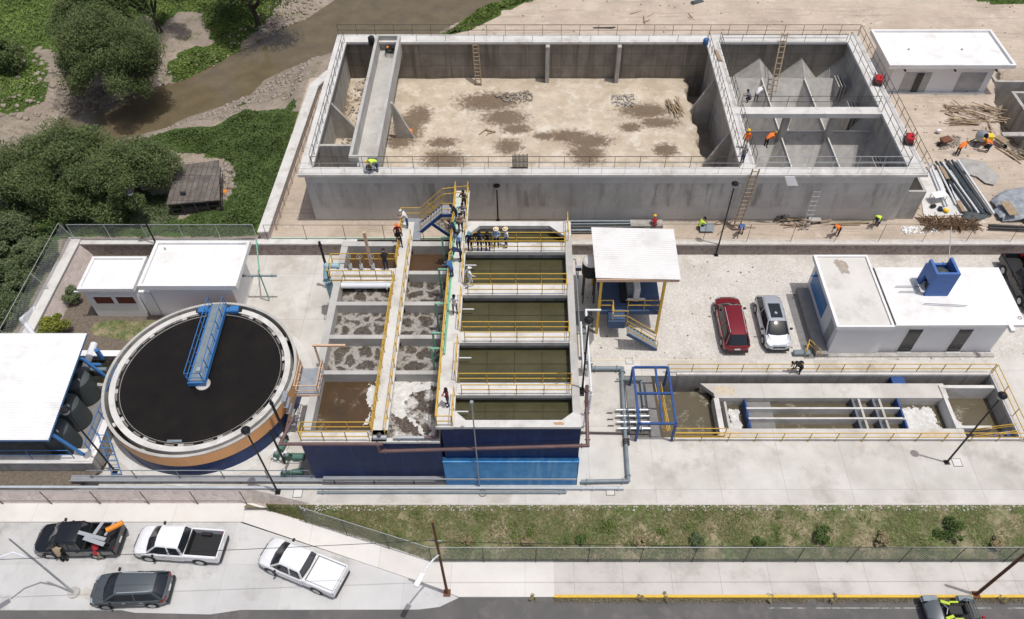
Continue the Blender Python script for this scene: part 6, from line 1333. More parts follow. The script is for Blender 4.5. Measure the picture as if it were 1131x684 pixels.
for k in range(4): b.cyl((-5.15+.04*k,25.0+k*.8,RZ-.4),(-5.25-.05*k,25.0+k*.8,WZ),.035,n=6)
b.build('guide_rods','plastic_black',label='thin dark rods hanging at the right side of the foaming basin',cat='rods')
# stairs: lower walkway up to the crowded walkway
def stair(a,b_,wd,n,strm,trm,railm,lab,both=True,h=1.0,group=None,name='staircase'):
    a=Vector(a);b_=Vector(b_); g=empty(name,a,lab,'stairs',group); d=b_-a; dh=Vector((d.x,d.y,0)).normalized(); sd=Vector((-dh.y,dh.x,0))
    for s in (-1,1):
        MB().bar(a+sd*s*wd/2,b_+sd*s*wd/2,.07,.24).build('stringer',strm,g)
        if both or s>0:
            for hh in (.5,h): MB().bar(a+sd*s*wd/2+Vector((0,0,hh)),b_+sd*s*wd/2+Vector((0,0,hh)),.045).build('handrail',railm,g)
            m_=max(2,int(d.length/1.1))
            for k in range(m_+1): p=a.lerp(b_,k/m_)+sd*s*wd/2; MB().bar(p,p+Vector((0,0,h)),.04).build('post',railm,g)
    for k in range(n):
        p=a.lerp(b_,(k+.5)/n); MB().obox(p,.28,wd,.04,rz=math.atan2(dh.y,dh.x)).build('tread',trm,g)
    return g
MB().box(-9.2,40.3,LZ-.15,-7.6,42.6,LZ-.001).build('landing','grey_metal',label='grey landing at the rear end of the long walkway',cat='landing')
stair((-7.6,41.6,LZ),(-5.9,41.6,RZ-.05),1.0,8,'steel_blue','grey_metal',YP,'blue staircase with yellow handrails up to the crowded walkway')
g=empty('landing',(-5.5,41.6,RZ-.1),'blue edged landing between the staircase and the crowded walkway','landing'); MB().box(-5.95,41.1,RZ-.12,-5.1,42.1,RZ-.02).build('deck','grey_metal',g); MB().box(-5.95,41.03,RZ-.25,-5.1,41.1,RZ).build('edge','steel_blue',g)
stair((-4.0,42.9,1.3),(-7.2,42.9,LZ-.2),.9,12,'steel_blue','grey_metal',YP,'lower blue staircase descending behind the aeration tank')
railing([(-9.1,42.1,LZ),(-9.1,42.55,LZ),(-7.7,42.55,LZ),(-5.9,42.6,RZ),(-4.2,42.9,RZ)],YP,'yellow railing behind the stairs and landing',sp=1.2,group=YG)
railing([(-5.9,41.05,RZ),(-5.15,41.05,RZ)],YP,'tiny yellow railing on the landing beside the crowded walkway',sp=.7,group=YG)
# ================================================================ pipe rack right of filter tank
pipe([(3.9,34.6,2.4),(3.9,27.5,2.4),(3.9,27.5,.2)],.07,'pipe_white','thin white pipe running along the right side of the filter tank')
pipe([(5.3,35.2,3.0),(4.25,35.2,3.0),(4.25,28.4,3.0),(4.25,28.4,.3)],.08,'pipe_white','second thin white pipe right of the filter tank, from the platform')
pipe([(3.3,37.6,5.6),(3.5,37.6,5.6),(3.5,31.0,5.6)],.04,'pipe_grey','thin grey line on the right rim of the filter tank')
a=at(648,386,.6); 
for k,(px,py) in enumerate(((644,396),(650,401))):
    o=at(px,py,1.5); g=empty('valve',o,['grey valve cluster beside the filter tank, left one','grey valve cluster beside the filter tank, right one'][k],'valve'); MB().cyl(o-Vector((0,0,1.4)),o+Vector((0,0,.6)),.1,n=12).build('body','galv',g); MB().cyl(o+Vector((-.3,0,0)),o+Vector((.3,0,0)),.13,n=12).build('branch','grey_metal',g); MB().cyl(o+Vector((0,0,.55)),o+Vector((0,0,.6)),.22,n=12).build('flange','galv',g)
w_=.28
q=[at(652,407,w_),at(687,407,w_),at(694,531,w_),at(560,534,w_)]
pipe([at(652,400,1.0),q[0],q[1],at(690,470,w_)],.15,'pipe_grey','blue grey pipe looping round the concrete pad right of the filter tank')
pipe([at(690,470,w_),at(694,531,w_),at(642,532,w_)],.12,'pipe_grey','lower blue grey pipe turning back towards the blue wall')
g=empty('flange_set',at(693,490,0),'dark flanged joint on the blue grey pipe','pipe joint'); o=at(691.5,489,w_)
for k in (-.15,0,.15): MB().cyl(o+Vector((0,k,0)),o+Vector((0,k+.05,0)),.24,n=14).build('flange','dark_metal',g)
pipe([(3.4,27.05,.15),(8.2,26.95,.15)],.07,'dark_metal','thin dark pipe crossing the concrete pad to the blue frame')
# blue frame and valve manifold
g=empty('hoist_frame',(7.1,26.5,0),'open blue steel frame over the valve manifold','steel frame')
FX0,FX1,FY0,FY1,FZ=7.25,9.6,26.5,30.9,2.05
for x_ in (FX0,FX1):
    for y_ in (FY0,FY1+1.0): MB().bar((x_,y_ if y_<28 else FY1,FZ),(x_,y_ if y_<28 else FY1,0),.14,.14,up=Vector((0,1,0))).build('column','steel_blue',g)
    MB().bar((x_,FY0,FZ+.08),(x_,FY1,FZ+.08),.14,.16).build('side_beam','steel_blue',g)
for y_ in (FY0,(FY0+FY1)/2+.1,FY1): MB().bar((FX0+.07,y_,FZ+.081),(FX1-.07,y_,FZ+.081),.13,.15).build('cross_beam','steel_blue',g)
MB().bar((8.75,FY0,FZ+.079),(8.75,FY1,FZ+.079),.13,.15).build('middle_beam','steel_blue',g)
g=empty('valve_manifold',(7.3,27.8,0),'row of four grey flanged valves feeding the contact basin','valve')
for k in range(4):
    y_=27.25+k*.48; MB().cyl((6.1,y_,.32),(8.4,y_,.32),.09,n=10).build('branch_pipe','galv',g,smooth=40)
    for x_ in (6.6,6.9,7.35,7.7): MB().cyl((x_,y_,.32),(x_+.05,y_,.32),.18,n=14).build('flange','galv',g)
    MB().ball((7.5,y_,.42),.17,n=10).build('valve_body','galv',g)
for k in range(3): MB().bar((5.5,27.6+k*.5,.1),(5.9,27.6+k*.5,.1),.05).build('anchor','dark_metal',g)
sheet('metal_cover','membrane_grey',[(6.95,26.8),(8.95,26.8),(8.8,31.65),(6.95,31.65)],[],.02,kind='structure')
b=MB()
for k in range(5): b.bar((9.15+.09*k,26.95,.35+.05*k),(8.95+.09*k,30.8,.35+.05*k),.045)
b.build('yellow_rods','yellow_paint',label='bundle of yellow rails lying along the blue frame',cat='rails')
pipe([(6.3,31.2,.3),(8.0,31.2,.3),(8.0,28.6,.3)],.06,'pipe_grey','thin grey pipe inside the blue frame')
# ================================================================ CONTACT BASIN
root=empty('contact_basin',(20,26.7,-2),'long sunken concrete contact basin with three channels and foam pools','basin')
cxa,cxb,cya,cyb=CH_X0,CH_X1,CH_Y0,CH_Y1
def cw(x0,y0,x1,y1,z1=.0,z0=-2.2,mt='tank_wall',name='wall'): return MB().box(x0,y0,z0,x1,y1,z1).build(name,mt,root)
MB().box(cxa-.02,cyb-.02,-2.2,cxb+.02,cyb+.2,-.004).build('rear_wall','tank_wall',root); MB().box(cxa-.2,cya-.2,-2.2,cxb+.2,cya+.02,-.004).build('front_wall','tank_wall',root); MB().box(cxb-.02,cya,-2.2,cxb+.2,cyb,-.004).build('right_wall','tank_wall',root); MB().box(cxa-.2,cya,-2.2,cxa+.02,cyb,-.004).build('left_wall','tank_wall',root)
MB().box(10.6,31.72,0,32.6,31.9,.14).build('rear_curb','slab_light',root); MB().box(9.6,26.5,0,32.6,26.7,.12).build('front_curb','slab_light',root); MB().box(32.47,26.7,0,32.65,31.72,.13).build('right_curb','slab_light',root)
MB().prism([(12.15,31.05),(29.0,31.05),(29.0,29.85),(13.0,29.85),(12.95,30.25)],-.35,.01).build('deck_slab','pad',root)
cw(12.9,29.85,29.0,30.1,-.36); cw(12.2,30.9,32.4,31.05,-.36)
MB().prism([(12.9,26.85),(13.25,26.85),(13.25,29.84),(12.9,29.84)],-2.2,.012).build('cross_wall','slab_light',root)
MB().box(13.25,26.77,-.4,29.1,27.42,.011).build('front_deck','pad',root); cw(13.25,27.2,29.0,27.42,-.41)
MB().box(13.55,27.43,-1.6,13.7,29.6,-.05).build('inner_panel','concrete',root)
# separators, step and baffles
for y_ in (28.18,28.98): MB().box(15.0,y_,-2,25.4,y_+.13,-.01).build('separator','slab_light',root)
MB().box(15.2,27.43,-2,16.85,29.84,-.45).build('step','membrane_grey',root); MB().box(15.0,27.43,-2,15.11,29.84,-.06).build('weir','steel_blue',root)
for x_ in (22.75,24.15):
    for k,y_ in enumerate((27.43,28.32,29.12)):
        MB().box(x_-.45,y_,-1.5,x_-.3,y_+.72,-.02).build('baffle','baffle_grey',root); MB().box(x_,y_,-1.5,x_+.15,y_+.72,-.06).build('baffle','concrete',root); MB().box(x_-.3,y_,-1.5,x_,y_+.72,-.5).build('baffle_step','slab_light',root)
for k,y_ in enumerate((27.43,28.32,29.12)): MB().box(25.4,y_,-1.5,25.52,y_+.74,-.02).build('outlet_weir','steel_blue',root)
MB().box(25.6,30.95,-.9,26.5,31.7,-.1).build('sluice_plate','steel_blue',root)
# right deep box
MB().box(28.6,27.4,-2.2,28.85,30.85,.10).build('box_wall','slab_light',root); MB().box(28.85,30.6,-2.2,32.4,30.85,.10).build('box_wall','slab_light',root); MB().box(28.85,27.4,-2.2,31.0,27.6,.1).build('box_wall','slab_light',root)
sheet('water','water_contact',rect(8.9,26.8,12.9,31.0),[],-.95,kind='structure'); sheet('water','water_black',rect(12.2,31.0,32.4,31.7),[],-1.5,kind='structure')
sheet('water','water_contact',rect(16.8,27.4,25.4,29.9),[],-.7,kind='structure'); sheet('water','water_contact',rect(28.85,27.5,32.4,30.6),[],-1.2,kind='structure'); sheet('water','water_contact',rect(13.2,27.4,15.1,29.9),[],-.95,kind='structure'); sheet('water','water_contact',rect(25.4,27.4,28.65,30.9),[],-.95,kind='structure')
foam(rect(13.7,27.35,15.0,29.75),-.93,.12,'white foam in the small pool left of the three channels',11,.05)
foam(rect(25.5,27.3,28.4,29.9),-.93,.12,'white foam in the pool right of the three channels',12,.05)
foam([(28.8,27.5),(30.9,27.5),(30.2,28.4),(29.6,29.6),(28.8,30.4)],-1.18,.1,'white foam in the corner of the deep right box',13,.05)
railing([(9.9,31.95,.0),(32.62,31.95,.0)],YP,'long yellow railing along the rear of the contact basin',sp=1.75,group=YG)
railing([(32.7,31.9,.0),(32.7,26.55,.0)],YP,'yellow railing at the right end of the contact basin',sp=1.75,group=YG)
railing([(9.75,26.45,.0),(32.7,26.45,.0)],YP,'long yellow railing along the front of the contact basin',sp=1.75,group=YG)
railing([(9.8,26.8,.0),(13.1,26.8,.0)],YP,'short inner yellow railing before the brown pool',sp=3.2,group=YG,toe=True)
st=empty('sunken_staircase',(31.8,27,-1),'dark blue steps with yellow rails going down at the right end of the contact basin','stairs')
for k in range(6): MB().box(30.7+.3*k-.3,26.8,-1.2+.2*k,30.95+.3*k-.3,27.38,-1.14+.2*k).build('tread','steel_blue',st)
for y_ in (26.85,27.35):
    for hh in (.3,.55): MB().bar((29.7,y_,-.5+hh),(32.3,y_,.2+hh),.04).build('handrail','yellow_paint',st)
# ================================================================ BLOWER PLATFORM
root=empty('blower_platform',(7.3,35.3,0),'blue decked blower platform on yellow posts with a pale sheet roof','platform')
b=MB(); n=24; ra=[at(653,251,5.6),at(744,253,5.6),at(752,309,5.6),at(658,307,5.6)]
for k in range(n):
    for h_ in (0,1):
        t0=(k+h_*.5)/n; t1=(k+.5+h_*.5)/n; z0=5.6+(0 if h_==0 else .04); z1=5.6+(.04 if h_==0 else 0)
        p=[ra[0].lerp(ra[3],t0),ra[1].lerp(ra[2],t0),ra[1].lerp(ra[2],t1),ra[0].lerp(ra[3],t1)]; b.quad((p[0].x,p[0].y,z0),(p[1].x,p[1].y,z0),(p[2].x,p[2].y,z1),(p[3].x,p[3].y,z1))
b.build('roof_sheet','roof_canopy',root)
MB().box(4.85,35.75,5.3,10.5,35.83,5.55).build('front_beam','beige_paint',root); MB().box(4.9,40.6,5.3,10.5,40.7,5.55).build('rear_beam','beige_paint',root)
for x_,y_ in ((5.2,35.5),(9.55,35.5),(5.2,40.3),(9.9,40.3)): MB().bar((x_,y_ if y_<38 else y_,0),(x_+.0,y_+.35 if y_<38 else y_,5.35),.18,.18).build('post','yellow_paint',root)
MB().box(5.3,35.9,1.95,9.7,40.2,2.1).build('deck','deck_blue',root)
MB().box(5.3,35.86,1.7,9.7,35.9,2.1).build('deck_beam','deck_blue',root)
MB().box(5.9,35.0,1.2,7.1,35.88,1.95).build('landing_box','deck_blue',root)
bl=MB().box(7.3,37.0,2.1,8.1,39.3,3.2).build('blower','pipe_grey',root,bevel=.05); MB().box(7.75,36.6,2.3,8.15,37.6,3.6).build('housing','white_wall',bl)
MB().cyl((7.2,36.7,2.4),(8.6,36.7,2.4),.12).build('duct','galv',root); MB().box(6.9,36.6,2.1,7.3,38.8,2.6).build('motor','plastic_black',root)
railing([(5.35,35.95,2.1),(6.2,35.95,2.1),(6.2,35.1,1.95),(7.2,35.1,1.95)],YP,'yellow railing at the left of the blower platform landing',sp=1,group=YG)
railing([(7.3,35.95,2.1),(9.6,35.95,2.1)],YP,'yellow railing on the front edge of the blower platform',sp=1.2,group=YG)
stair((9.4,34.3,.05),(7.15,34.3,1.9),.8,9,'deck_blue','pipe_grey',YP,'blue grey stairs with yellow handrails in front of the blower platform')
root=None
o=at(653,288,4.2); g=empty('pressure_tank',(o.x,o.y,0),'black cylindrical tank with white domed lid peeking out under the platform roof','tank')
MB().lathe((o.x,o.y,2.9),[(0,0),(.6,0),(.63,.08),(.63,1.1),(.6,1.2)],28).build('shell','plastic_black',g,smooth=40); MB().lathe((o.x,o.y,4.1),[(.62,0),(.6,.1),(.4,.25),(0,.32)],28).build('lid','white_paint',g,smooth=50)
for sx in (-.4,.4):
    for sy in (-.4,.4): MB().bar((o.x+sx,o.y+sy,0),(o.x+sx,o.y+sy,2.9),.1).build('leg','dark_metal',g)
sheet('grey_pavement','membrane_grey',[(3.35,33.2),(3.9,33.2),(5.0,34.9),(5.0,37.6),(3.35,37.6)],[],.012,kind='structure')
for i,(px,py) in enumerate(((638,308),)):
    o=at(px,py,RZ-1.5); g=empty('floodlight',o,'small black floodlight on a short pole at the right rim of the filter tank','lamp'); MB().cyl(o,o+Vector((0,0,.9)),.04).build('pole','plastic_black',g); MB().box(o.x-.2,o.y-.12,o.z+.9,o.x+.2,o.y+.12,o.z+1.2).build('lamp_head','plastic_black',g); MB().box(o.x-.19,o.y-.11,o.z+1.2,o.x+.19,o.y+.11,o.z+1.215).build('lens','grey_metal',g)
# ================================================================ MAIN WHITE BUILDING
root=empty('control_building',(28,33.6,0),'white flat roofed control building with a blue chimney box on its roof','building')
MB().box(21.55,33.6,0,25.1,40.0,3.1).build('left_wing','white_wall',root); MB().box(25.1,33.85,0,33.3,38.7,3.05).build('right_wing','white_wall',root)
MB().box(21.25,33.4,3.1,25.15,40.1,3.3).build('left_roof','roof_cream',root)
b=MB(); b.box(21.2,33.35,3.1,21.4,40.15,3.42); b.box(21.4,39.97,3.1,25.15,40.15,3.42); b.box(21.4,33.35,3.1,25.15,33.5,3.42); b.box(25.0,33.5,3.1,25.16,39.97,3.42); b.build('parapet','white_paint',root)
MB().prism([(25.18,33.45),(34.15,33.5),(34.3,38.85),(25.18,38.85)],3.2,3.44).build('right_roof','roof_seal',root)
MB().box(25.17,33.5,3.441,25.27,38.8,3.47).build('roof_seam','dark_metal',root)
for xa in (26.6,30.1):
    d_=MB().box(xa,33.83,.05,xa+1.0,33.86,2.5).build('door','glass_dark',root); MB().box(xa+.0,33.55,-.0,xa+1.0,33.83,.06).build('threshold','slab_light',d_)
    MB().box(xa-.1,33.82,.05,xa,33.87,2.6).build('door_frame','white_paint',d_)
MB().box(21.5,36.2,.9,21.545,39.5,2.7).build('glass_door','sky_blue_paint',root)
MB().box(21.5,34.1,.2,21.545,34.9,2.5).build('side_door','grey_metal',root)
MB().box(20.9,38.6,2.7,21.6,38.72,2.82).build('spout','sky_blue_paint',root)
o=at(931,296,3.31); blotch('roof_stain',(o.x,o.y),.45,.75,3.306,'roof_stain_mat',5)
o=at(926,290,3.31); blotch('roof_stain',(o.x,o.y),.35,.35,3.309,'roof_stain_mat',6)

bx0,bx1,by0,by1=28.0,29.65,36.1,37.7
b=MB(); b.box(bx0,by0,3.44,bx1,by0+.18,5.7); b.box(bx1-.18,by0+.18,3.44,bx1,by1,5.7); b.box(bx0,by0+.18,4.5,bx0+.18,by1-.5,5.7); b.box(bx0,by1-.5,3.44,bx0+.18,by1-.18,5.7); b.box(bx0,by1-.18,3.44,bx1-.18,by1,5.15); b.build('blue_tower','tower_blue',root)
MB().lathe(((bx0+bx1)/2+.1,(by0+by1)/2,3.44),[(0,0),(.6,0),(.6,1.5),(.3,1.75),(0,1.8)],22).build('roof_tank','tank_plastic',root,smooth=40)
b=MB(); b.path([Vector((26.2,36.9,3.6)),Vector((27.9,36.9,3.6))],.03,6); b.path([Vector((26.3,36.4,3.6)),Vector((27.6,36.4,3.6)),Vector((27.6,37.2,3.6))],.03,6); b.path([Vector((27.7,35.3,3.6)),Vector((30.6,35.1,3.6))],.03,6); b.build('roof_pipes','grey_metal',root)
MB().path([Vector((29.3,37.5,5.7)),Vector((30.2,40.2,6.2))],.03,6).build('antenna_mast','grey_metal',root)
MB().box(32.9,33.0,3.2,33.2,33.9,3.46).build('rain_spout','white_paint',root)
b=MB(); b.lathe((33.9,34.1,3.47),[(.12,0),(.14,.02),(.12,.04)],12); b.build('hose_ring','dark_metal',root)
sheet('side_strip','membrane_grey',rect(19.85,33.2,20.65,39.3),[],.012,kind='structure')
b=MB(); b.box(20.65,33.3,0,21.48,39.6,.4); b.build('porch','porch_grey',label='grey concrete porch along the left side of the control building',cat='porch')
MB().box(21.6,33.3,.0,33.4,33.59,.12).build('plinth','tank_wall',label='grey plinth strip along the front of the control building',cat='plinth')
railing([(19.9,33.35,0),(20.3,34.3,0),(20.9,33.3,0)],YP,'small folded yellow barrier left of the control building',h=.8,sp=1.2,group=YG)
o=at(885,391,.1); MB().obox(o+Vector((0,0,.15)),1.2,.4,.25).build('grey_crate','pipe_grey',label='grey blue crate lying beside the folded yellow barrier',cat='crate',bevel=.04)
# ================================================================ LAMPS AND POLES
lamp(at(1045.5,511,0),7.7,'black lamp post leaning over the right end of the contact basin'); lamp(at(790.8,282,0),7.4,'black lamp post by the rear stone wall near the parked cars')
lamp(at(307,544,0),7.4,'black lamp post in front of the round tank'); lamp(at(127.5,521,0),7.2,'black lamp post beside the blue ladder on the left'); lamp(at(172.6,269.5,1.3),5.4,'black lamp post on the rear wall behind the white houses'); lamp(at(550,243,T),3.6,'short looking black lamp post in front of the grey wall of the new basin')
lamp(Vector((3.38,26.2,6.3)),6.6,'black lamp post mounted on the right rim of the filter tank')
a=at(529,498,2.0); g=empty('thin_pole',a,'thin grey pole with a small sensor in front of the filter tank','pole'); MB().cyl((-2.87,23.2,0),(-2.87,23.25,9.4),.04,n=8).build('pole','grey_metal',g); MB().cyl((-2.87,23.25,9.4),(-2.87,23.25,9.6),.1,n=10).build('sensor','grey_metal',g)
o=at(494,655,-.92); g=empty('street_lamp',o,'rusty street pole carrying a white lamp arm at the corner of the sidewalk','street lamp')
MB().cyl(o,o+Vector((0,0,9.6)),.09,.06,n=10).build('pole','rust',g); MB().box(o.x-.2,o.y-.2,o.z,o.x+.2,o.y+.2,o.z+.05).build('base_plate','rust',g)
za=5.6; MB().path([o+Vector((0,0,za)),o+Vector((-.25,-.5,za+.5)),o+Vector((-.7,-1.1,za+.4))],.05,8).build('arm','pipe_white',g); MB().obox(o+Vector((-.9,-1.5,za+.35)),.3,.8,.14,rz=-.45).build('lamp_head','white_paint',g,bevel=.04)
MB().bar(o+Vector((-.3,0,7.3)),o+Vector((.3,0,7.3)),.06).build('crossbar','grey_metal',g)
o=at(1078,657,-.92); g=empty('street_pole',o,'brown steel street pole at the lower right corner','pole'); MB().cyl(o,o+Vector((.0,0,6.6)),.1,.08,n=10).build('pole','rust',g); MB().box(o.x-.2,o.y-.2,o.z,o.x+.2,o.y+.2,o.z+.05).build('base_plate','rust',g)
o=at(82,655,-1.02); g=empty('street_lamp',o,'grey galvanised street lamp with curved arm at the lower left','street lamp'); MB().cyl(o,o+Vector((0,0,7.6)),.07,.045,n=10).build('pole','galv',g,smooth=40); MB().path([o+Vector((0,0,5.0)),o+Vector((-.9,.15,5.5)),o+Vector((-1.7,-.2,5.5)),o+Vector((-2.3,-.8,5.3))],.05,8).build('arm','pipe_white',g); MB().obox(o+Vector((-2.6,-1.1,5.25)),.7,.3,.12,rz=.7).build('lamp_head','white_paint',g); MB().cyl(o,o+Vector((0,0,.12)),.35,n=12).build('footing','concrete',g)
blotch('patch',(o.x+.9,o.y,),.9,.4,-1.015,'pad',3)
def cable(a,b_,sag,lab,r_=.015):
    a=Vector(a);b_=Vector(b_); b=MB(); n=14; pts=[a.lerp(b_,i/n)-Vector((0,0,sag*4*(i/n)*(1-i/n))) for i in range(n+1)]
    for p,q in zip(pts,pts[1:]): b.cyl(p,q,r_,n=5,caps=False)
    b.build('overhead_cable','plastic_black',label=lab,cat='cable')
# ================================================================ VEHICLES
SZ=-1.02
pickup(at(93,601,SZ),R(180),'paint_black','black pickup loaded with white panels and an orange cylinder, parked at the sidewalk',L=5.0,liner='plastic_black')
o=at(100,590,SZ+1.2); cargo=at(112,592,SZ+1.75)
for k,(dx,dy,rz,mt,L_,W_) in enumerate(((-.6,.0,-.25,'galv',1.9,.22),(-.3,-.35,-.3,'galv',1.4,.25),(-.3,.45,1.25,'galv',.8,.2),(.4,.4,1.25,'galv',.9,.12))):
    MB().obox(cargo+Vector((dx,dy,.02+.03*k)),L_,W_,.05,rz=rz).build('panel',mt,label=['long white panel laid across the bed of the black pickup','lower white panel on the black pickup near the red shirted person','short white panel upright behind the black pickup cab','narrow metal strip on the black pickup bed'][k],cat='panel')
MB().cyl(cargo+Vector((.3,.25,.2)),cargo+Vector((1.1,.75,.2)),.16,n=16).build('orange_cylinder','orange_plastic',label='orange cylinder with pale end lying in the black pickup',cat='cylinder',smooth=40)
pickup(at(203,606,SZ),R(176),'paint_white','white pickup with an open empty black bed')
suv(at(150,655,SZ),R(182),'paint_slate','dark grey compact car parked nearest the road',L=4.45,Hh=1.6,rails=True)
pickup(at(337,630,SZ),R(158.5),'paint_white','white pickup with a white covered bed parked at an angle',cover=True,liner='roof_seal')
suv(at(806,363,.01),R(90),'paint_red','dark red car with silver roof rails seen from behind',L=4.9,W=1.9,Hh=1.75,rails=True)
suv(at(851,362,.01),R(-90),'paint_silver','silver car with dark sunroof facing the street',L=4.7,W=1.88,Hh=1.65,rails=True,sunroof=(.4,-.9))
pickup(at(1127,318,.01),R(-90),'paint_black','black pickup cut by the right edge beside the control building',L=5.3)
suv(at(-46,604,SZ),R(185),'paint_black','black car just entering at the left edge',L=4.5)
# utility buggy
o=at(1046,680,-1.13); g=empty('buggy',o,'black open off road buggy with lime green panels at the yellow kerb','buggy',rz=R(180))
MB().box(-1.3,-.55,.35,1.3,.55,.5).build('chassis','plastic_black',g,local=True)
b=MB(); loftmesh(b,[[(x,-w_,.55),(x,-w_*.8,z_),(x,0,z_+.06),(x,w_*.8,z_),(x,w_,.55)] for x,w_,z_ in ((.75,.72,1.0),(1.1,.68,.95),(1.5,.5,.75))]); b.build('bonnet','paint_slate',g,local=True,smooth=40)
for x_ in (1.05,-1.0):
    for s in (-1,1):
        MB().cyl((x_,s*.55,.36),(x_,s*.84,.36),.36,n=20).build('wheel','tyre',g,local=True,bevel=.04); MB().lathe((x_,s*.7,.36),[(.0,0)],3) if False else None
        f=MB(); f.obox((x_,s*.72,.78),.85,.34,.06); f.obox((x_+.42,s*.72,.66),.2,.34,.05,ry=.8); f.obox((x_-.42,s*.72,.66),.2,.34,.05,ry=-.8); f.build('fender','pipe_grey',g,local=True,bevel=.02)
for s in (-1,1): MB().obox((.35,s*.42,.9),.5,.16,.12,rz=s*.3).build('side_panel','screen_lime',g,local=True); MB().obox((-.2,s*.48,.82),.5,.1,.1).build('side_panel','screen_lime',g,local=True)
MB().obox((-.15,0,.85),.9,.55,.2).build('seat','plastic_black',g,local=True,bevel=.06); MB().obox((-.62,0,1.05),.18,.55,.4).build('backrest','plastic_black',g,local=True,bevel=.06)
b=MB(); b.path([Vector((.55,-.3,1.05)),Vector((.45,0,1.2)),Vector((.55,.3,1.05))],.03,6); b.build('handlebar','grey_metal',g,local=True)
f=MB(); 
for s in (-1,1): f.path([Vector((-.5,s*.5,.6)),Vector((-.75,s*.55,1.2)),Vector((-1.35,s*.5,1.0)),Vector((-1.4,s*.45,.6))],.03,6)
for x_ in (-.8,-.95,-1.1,-1.25): f.cyl((x_,-.55,1.1),(x_,.55,1.1),.025)
f.build('cargo_rack','paint_slate',g,local=True); MB().cyl((-.7,.6,.9),(-.9,.75,2.0),.012,n=5).build('flag_pole','plastic_black',g,local=True); MB().obox((-.92,.78,2.05),.16,.12,.1).build('flag','cl_red',g,local=True)
# ================================================================ PEOPLE in the plant
vg='visitors on the walkways'
P(441,267,LZ,'stand',200,'cl_red','cl_black','person with orange red helmet behind another at the rear end of the long walkway',hat='helmet',hatm='cl_orange',sleeve='cl_red',group=vg)
P(442.5,273,LZ,'cross',190,'cl_black','cl_navy','person in dark jacket standing at the rear end of the long walkway',hat=None,sleeve='cl_black',group=vg)
P(450.6,251,LZ,'lean',90,'cl_white','cl_jeans','person in white vest and jeans at the foot of the blue staircase',hat='cap',sleeve='cl_pink',group=vg)
P(513,231,RZ,'arms',160,'cl_olive','cl_black','person in olive jacket furthest back on the crowded walkway',sleeve='cl_olive',group=vg)
P(505,246,RZ,'lean',90,'cl_black','cl_navy','person with white sleeves leaning on the left railing behind the crowd',sleeve='cl_white',group=vg)
P(512,245,RZ,'arms',180,'cl_grey','cl_jeans','person in grey top, second from the rear on the crowded walkway',sleeve='cl_white',group=vg)
P(509,256,RZ,'cross',200,'cl_khaki','cl_black','person in brown jacket in the middle of the crowd',sleeve='cl_khaki',group=vg)
P(503,264,RZ,'lean',80,'cl_navy','cl_navy','person in navy leaning over the left railing in the crowd',sleeve='cl_navy',group=vg)
P(507,277,RZ,'stand',150,'cl_lightblue','cl_navy','person in light blue shirt at the near side of the crowd',sleeve='cl_lightblue',group=vg)
P(509,288,RZ,'bend',100,'cl_navy','cl_black','person in navy bending at the near side of the crowd',sleeve='cl_white',group=vg)
P(499.5,307,RZ,'lean',60,'cl_blue','cl_jeans','person in blue shirt leaning over the green air pipe',sleeve='cl_blue',group=vg)
P(519,316,RZ,'walk',-60,'cl_white','cl_white','person all in white stepping onto the third cross walkway',hat='cap',sleeve='cl_white',group=vg)
P(503,346,RZ,'cross',190,'cl_white','cl_grey','person in white shirt and black cap standing alone on the crowded walkway',hat='cap',hatm='cl_black',sleeve='cl_white',group=vg)
P(495,448,RZ,'cross',110,'cl_maroon','cl_jeans','person in maroon shirt and jeans at the near end of the crowded walkway',sleeve='cl_maroon',group=vg)
for px,sh,sl,ht,hm,lab in ((519.5,'cl_navy','cl_navy','cap','cl_teal','first of the five in a row, navy shirt and teal cap'),(530,'cl_navy','cl_white','cap','cl_black','second of the five in a row, navy vest with white sleeves'),(539,'cl_black','cl_black',None,None,'third of the five in a row, all in black'),(548.5,'cl_lightblue','cl_lightblue','straw',None,'fourth of the five in a row, light blue shirt and straw hat'),(559,'cl_white','cl_teal','straw',None,'fifth of the five in a row, white vest over teal and pale straw hat')):
    P(px,276.5 if px<545 else 272.5,RZ,'stand' if sh!='cl_lightblue' else 'cross',180 if px<555 else 120,sh,'cl_black' if px<550 else 'cl_jeans',lab,hat=ht,hatm=hm,sleeve=sl,group=vg)
P(427,298,LZ,'lean',10,'cl_black','cl_navy','person in black leaning over the valves of the inlet channel',hat='cap',hatm='cl_black',sleeve='cl_black',group=vg)
P(882,413,0,'bend',80,'cl_black','cl_black','person in black carrying a bag behind the contact basin',sleeve='cl_black',group=vg)
o=at(884,402,.9); MB().obox(o,.5,.35,.4,rz=.4).build('black_bag','cl_black',label='black bag held by the person behind the contact basin',cat='bag',bevel=.1)
P(73,620,SZ,'lean',10,'cl_khaki','cl_black','person in khaki leaning at the door of the black pickup',sleeve='cl_black')
P(113,618,SZ,'bend',10,'cl_red','cl_khaki','person in red shirt bending over the bed of the black pickup',sleeve='cl_red')
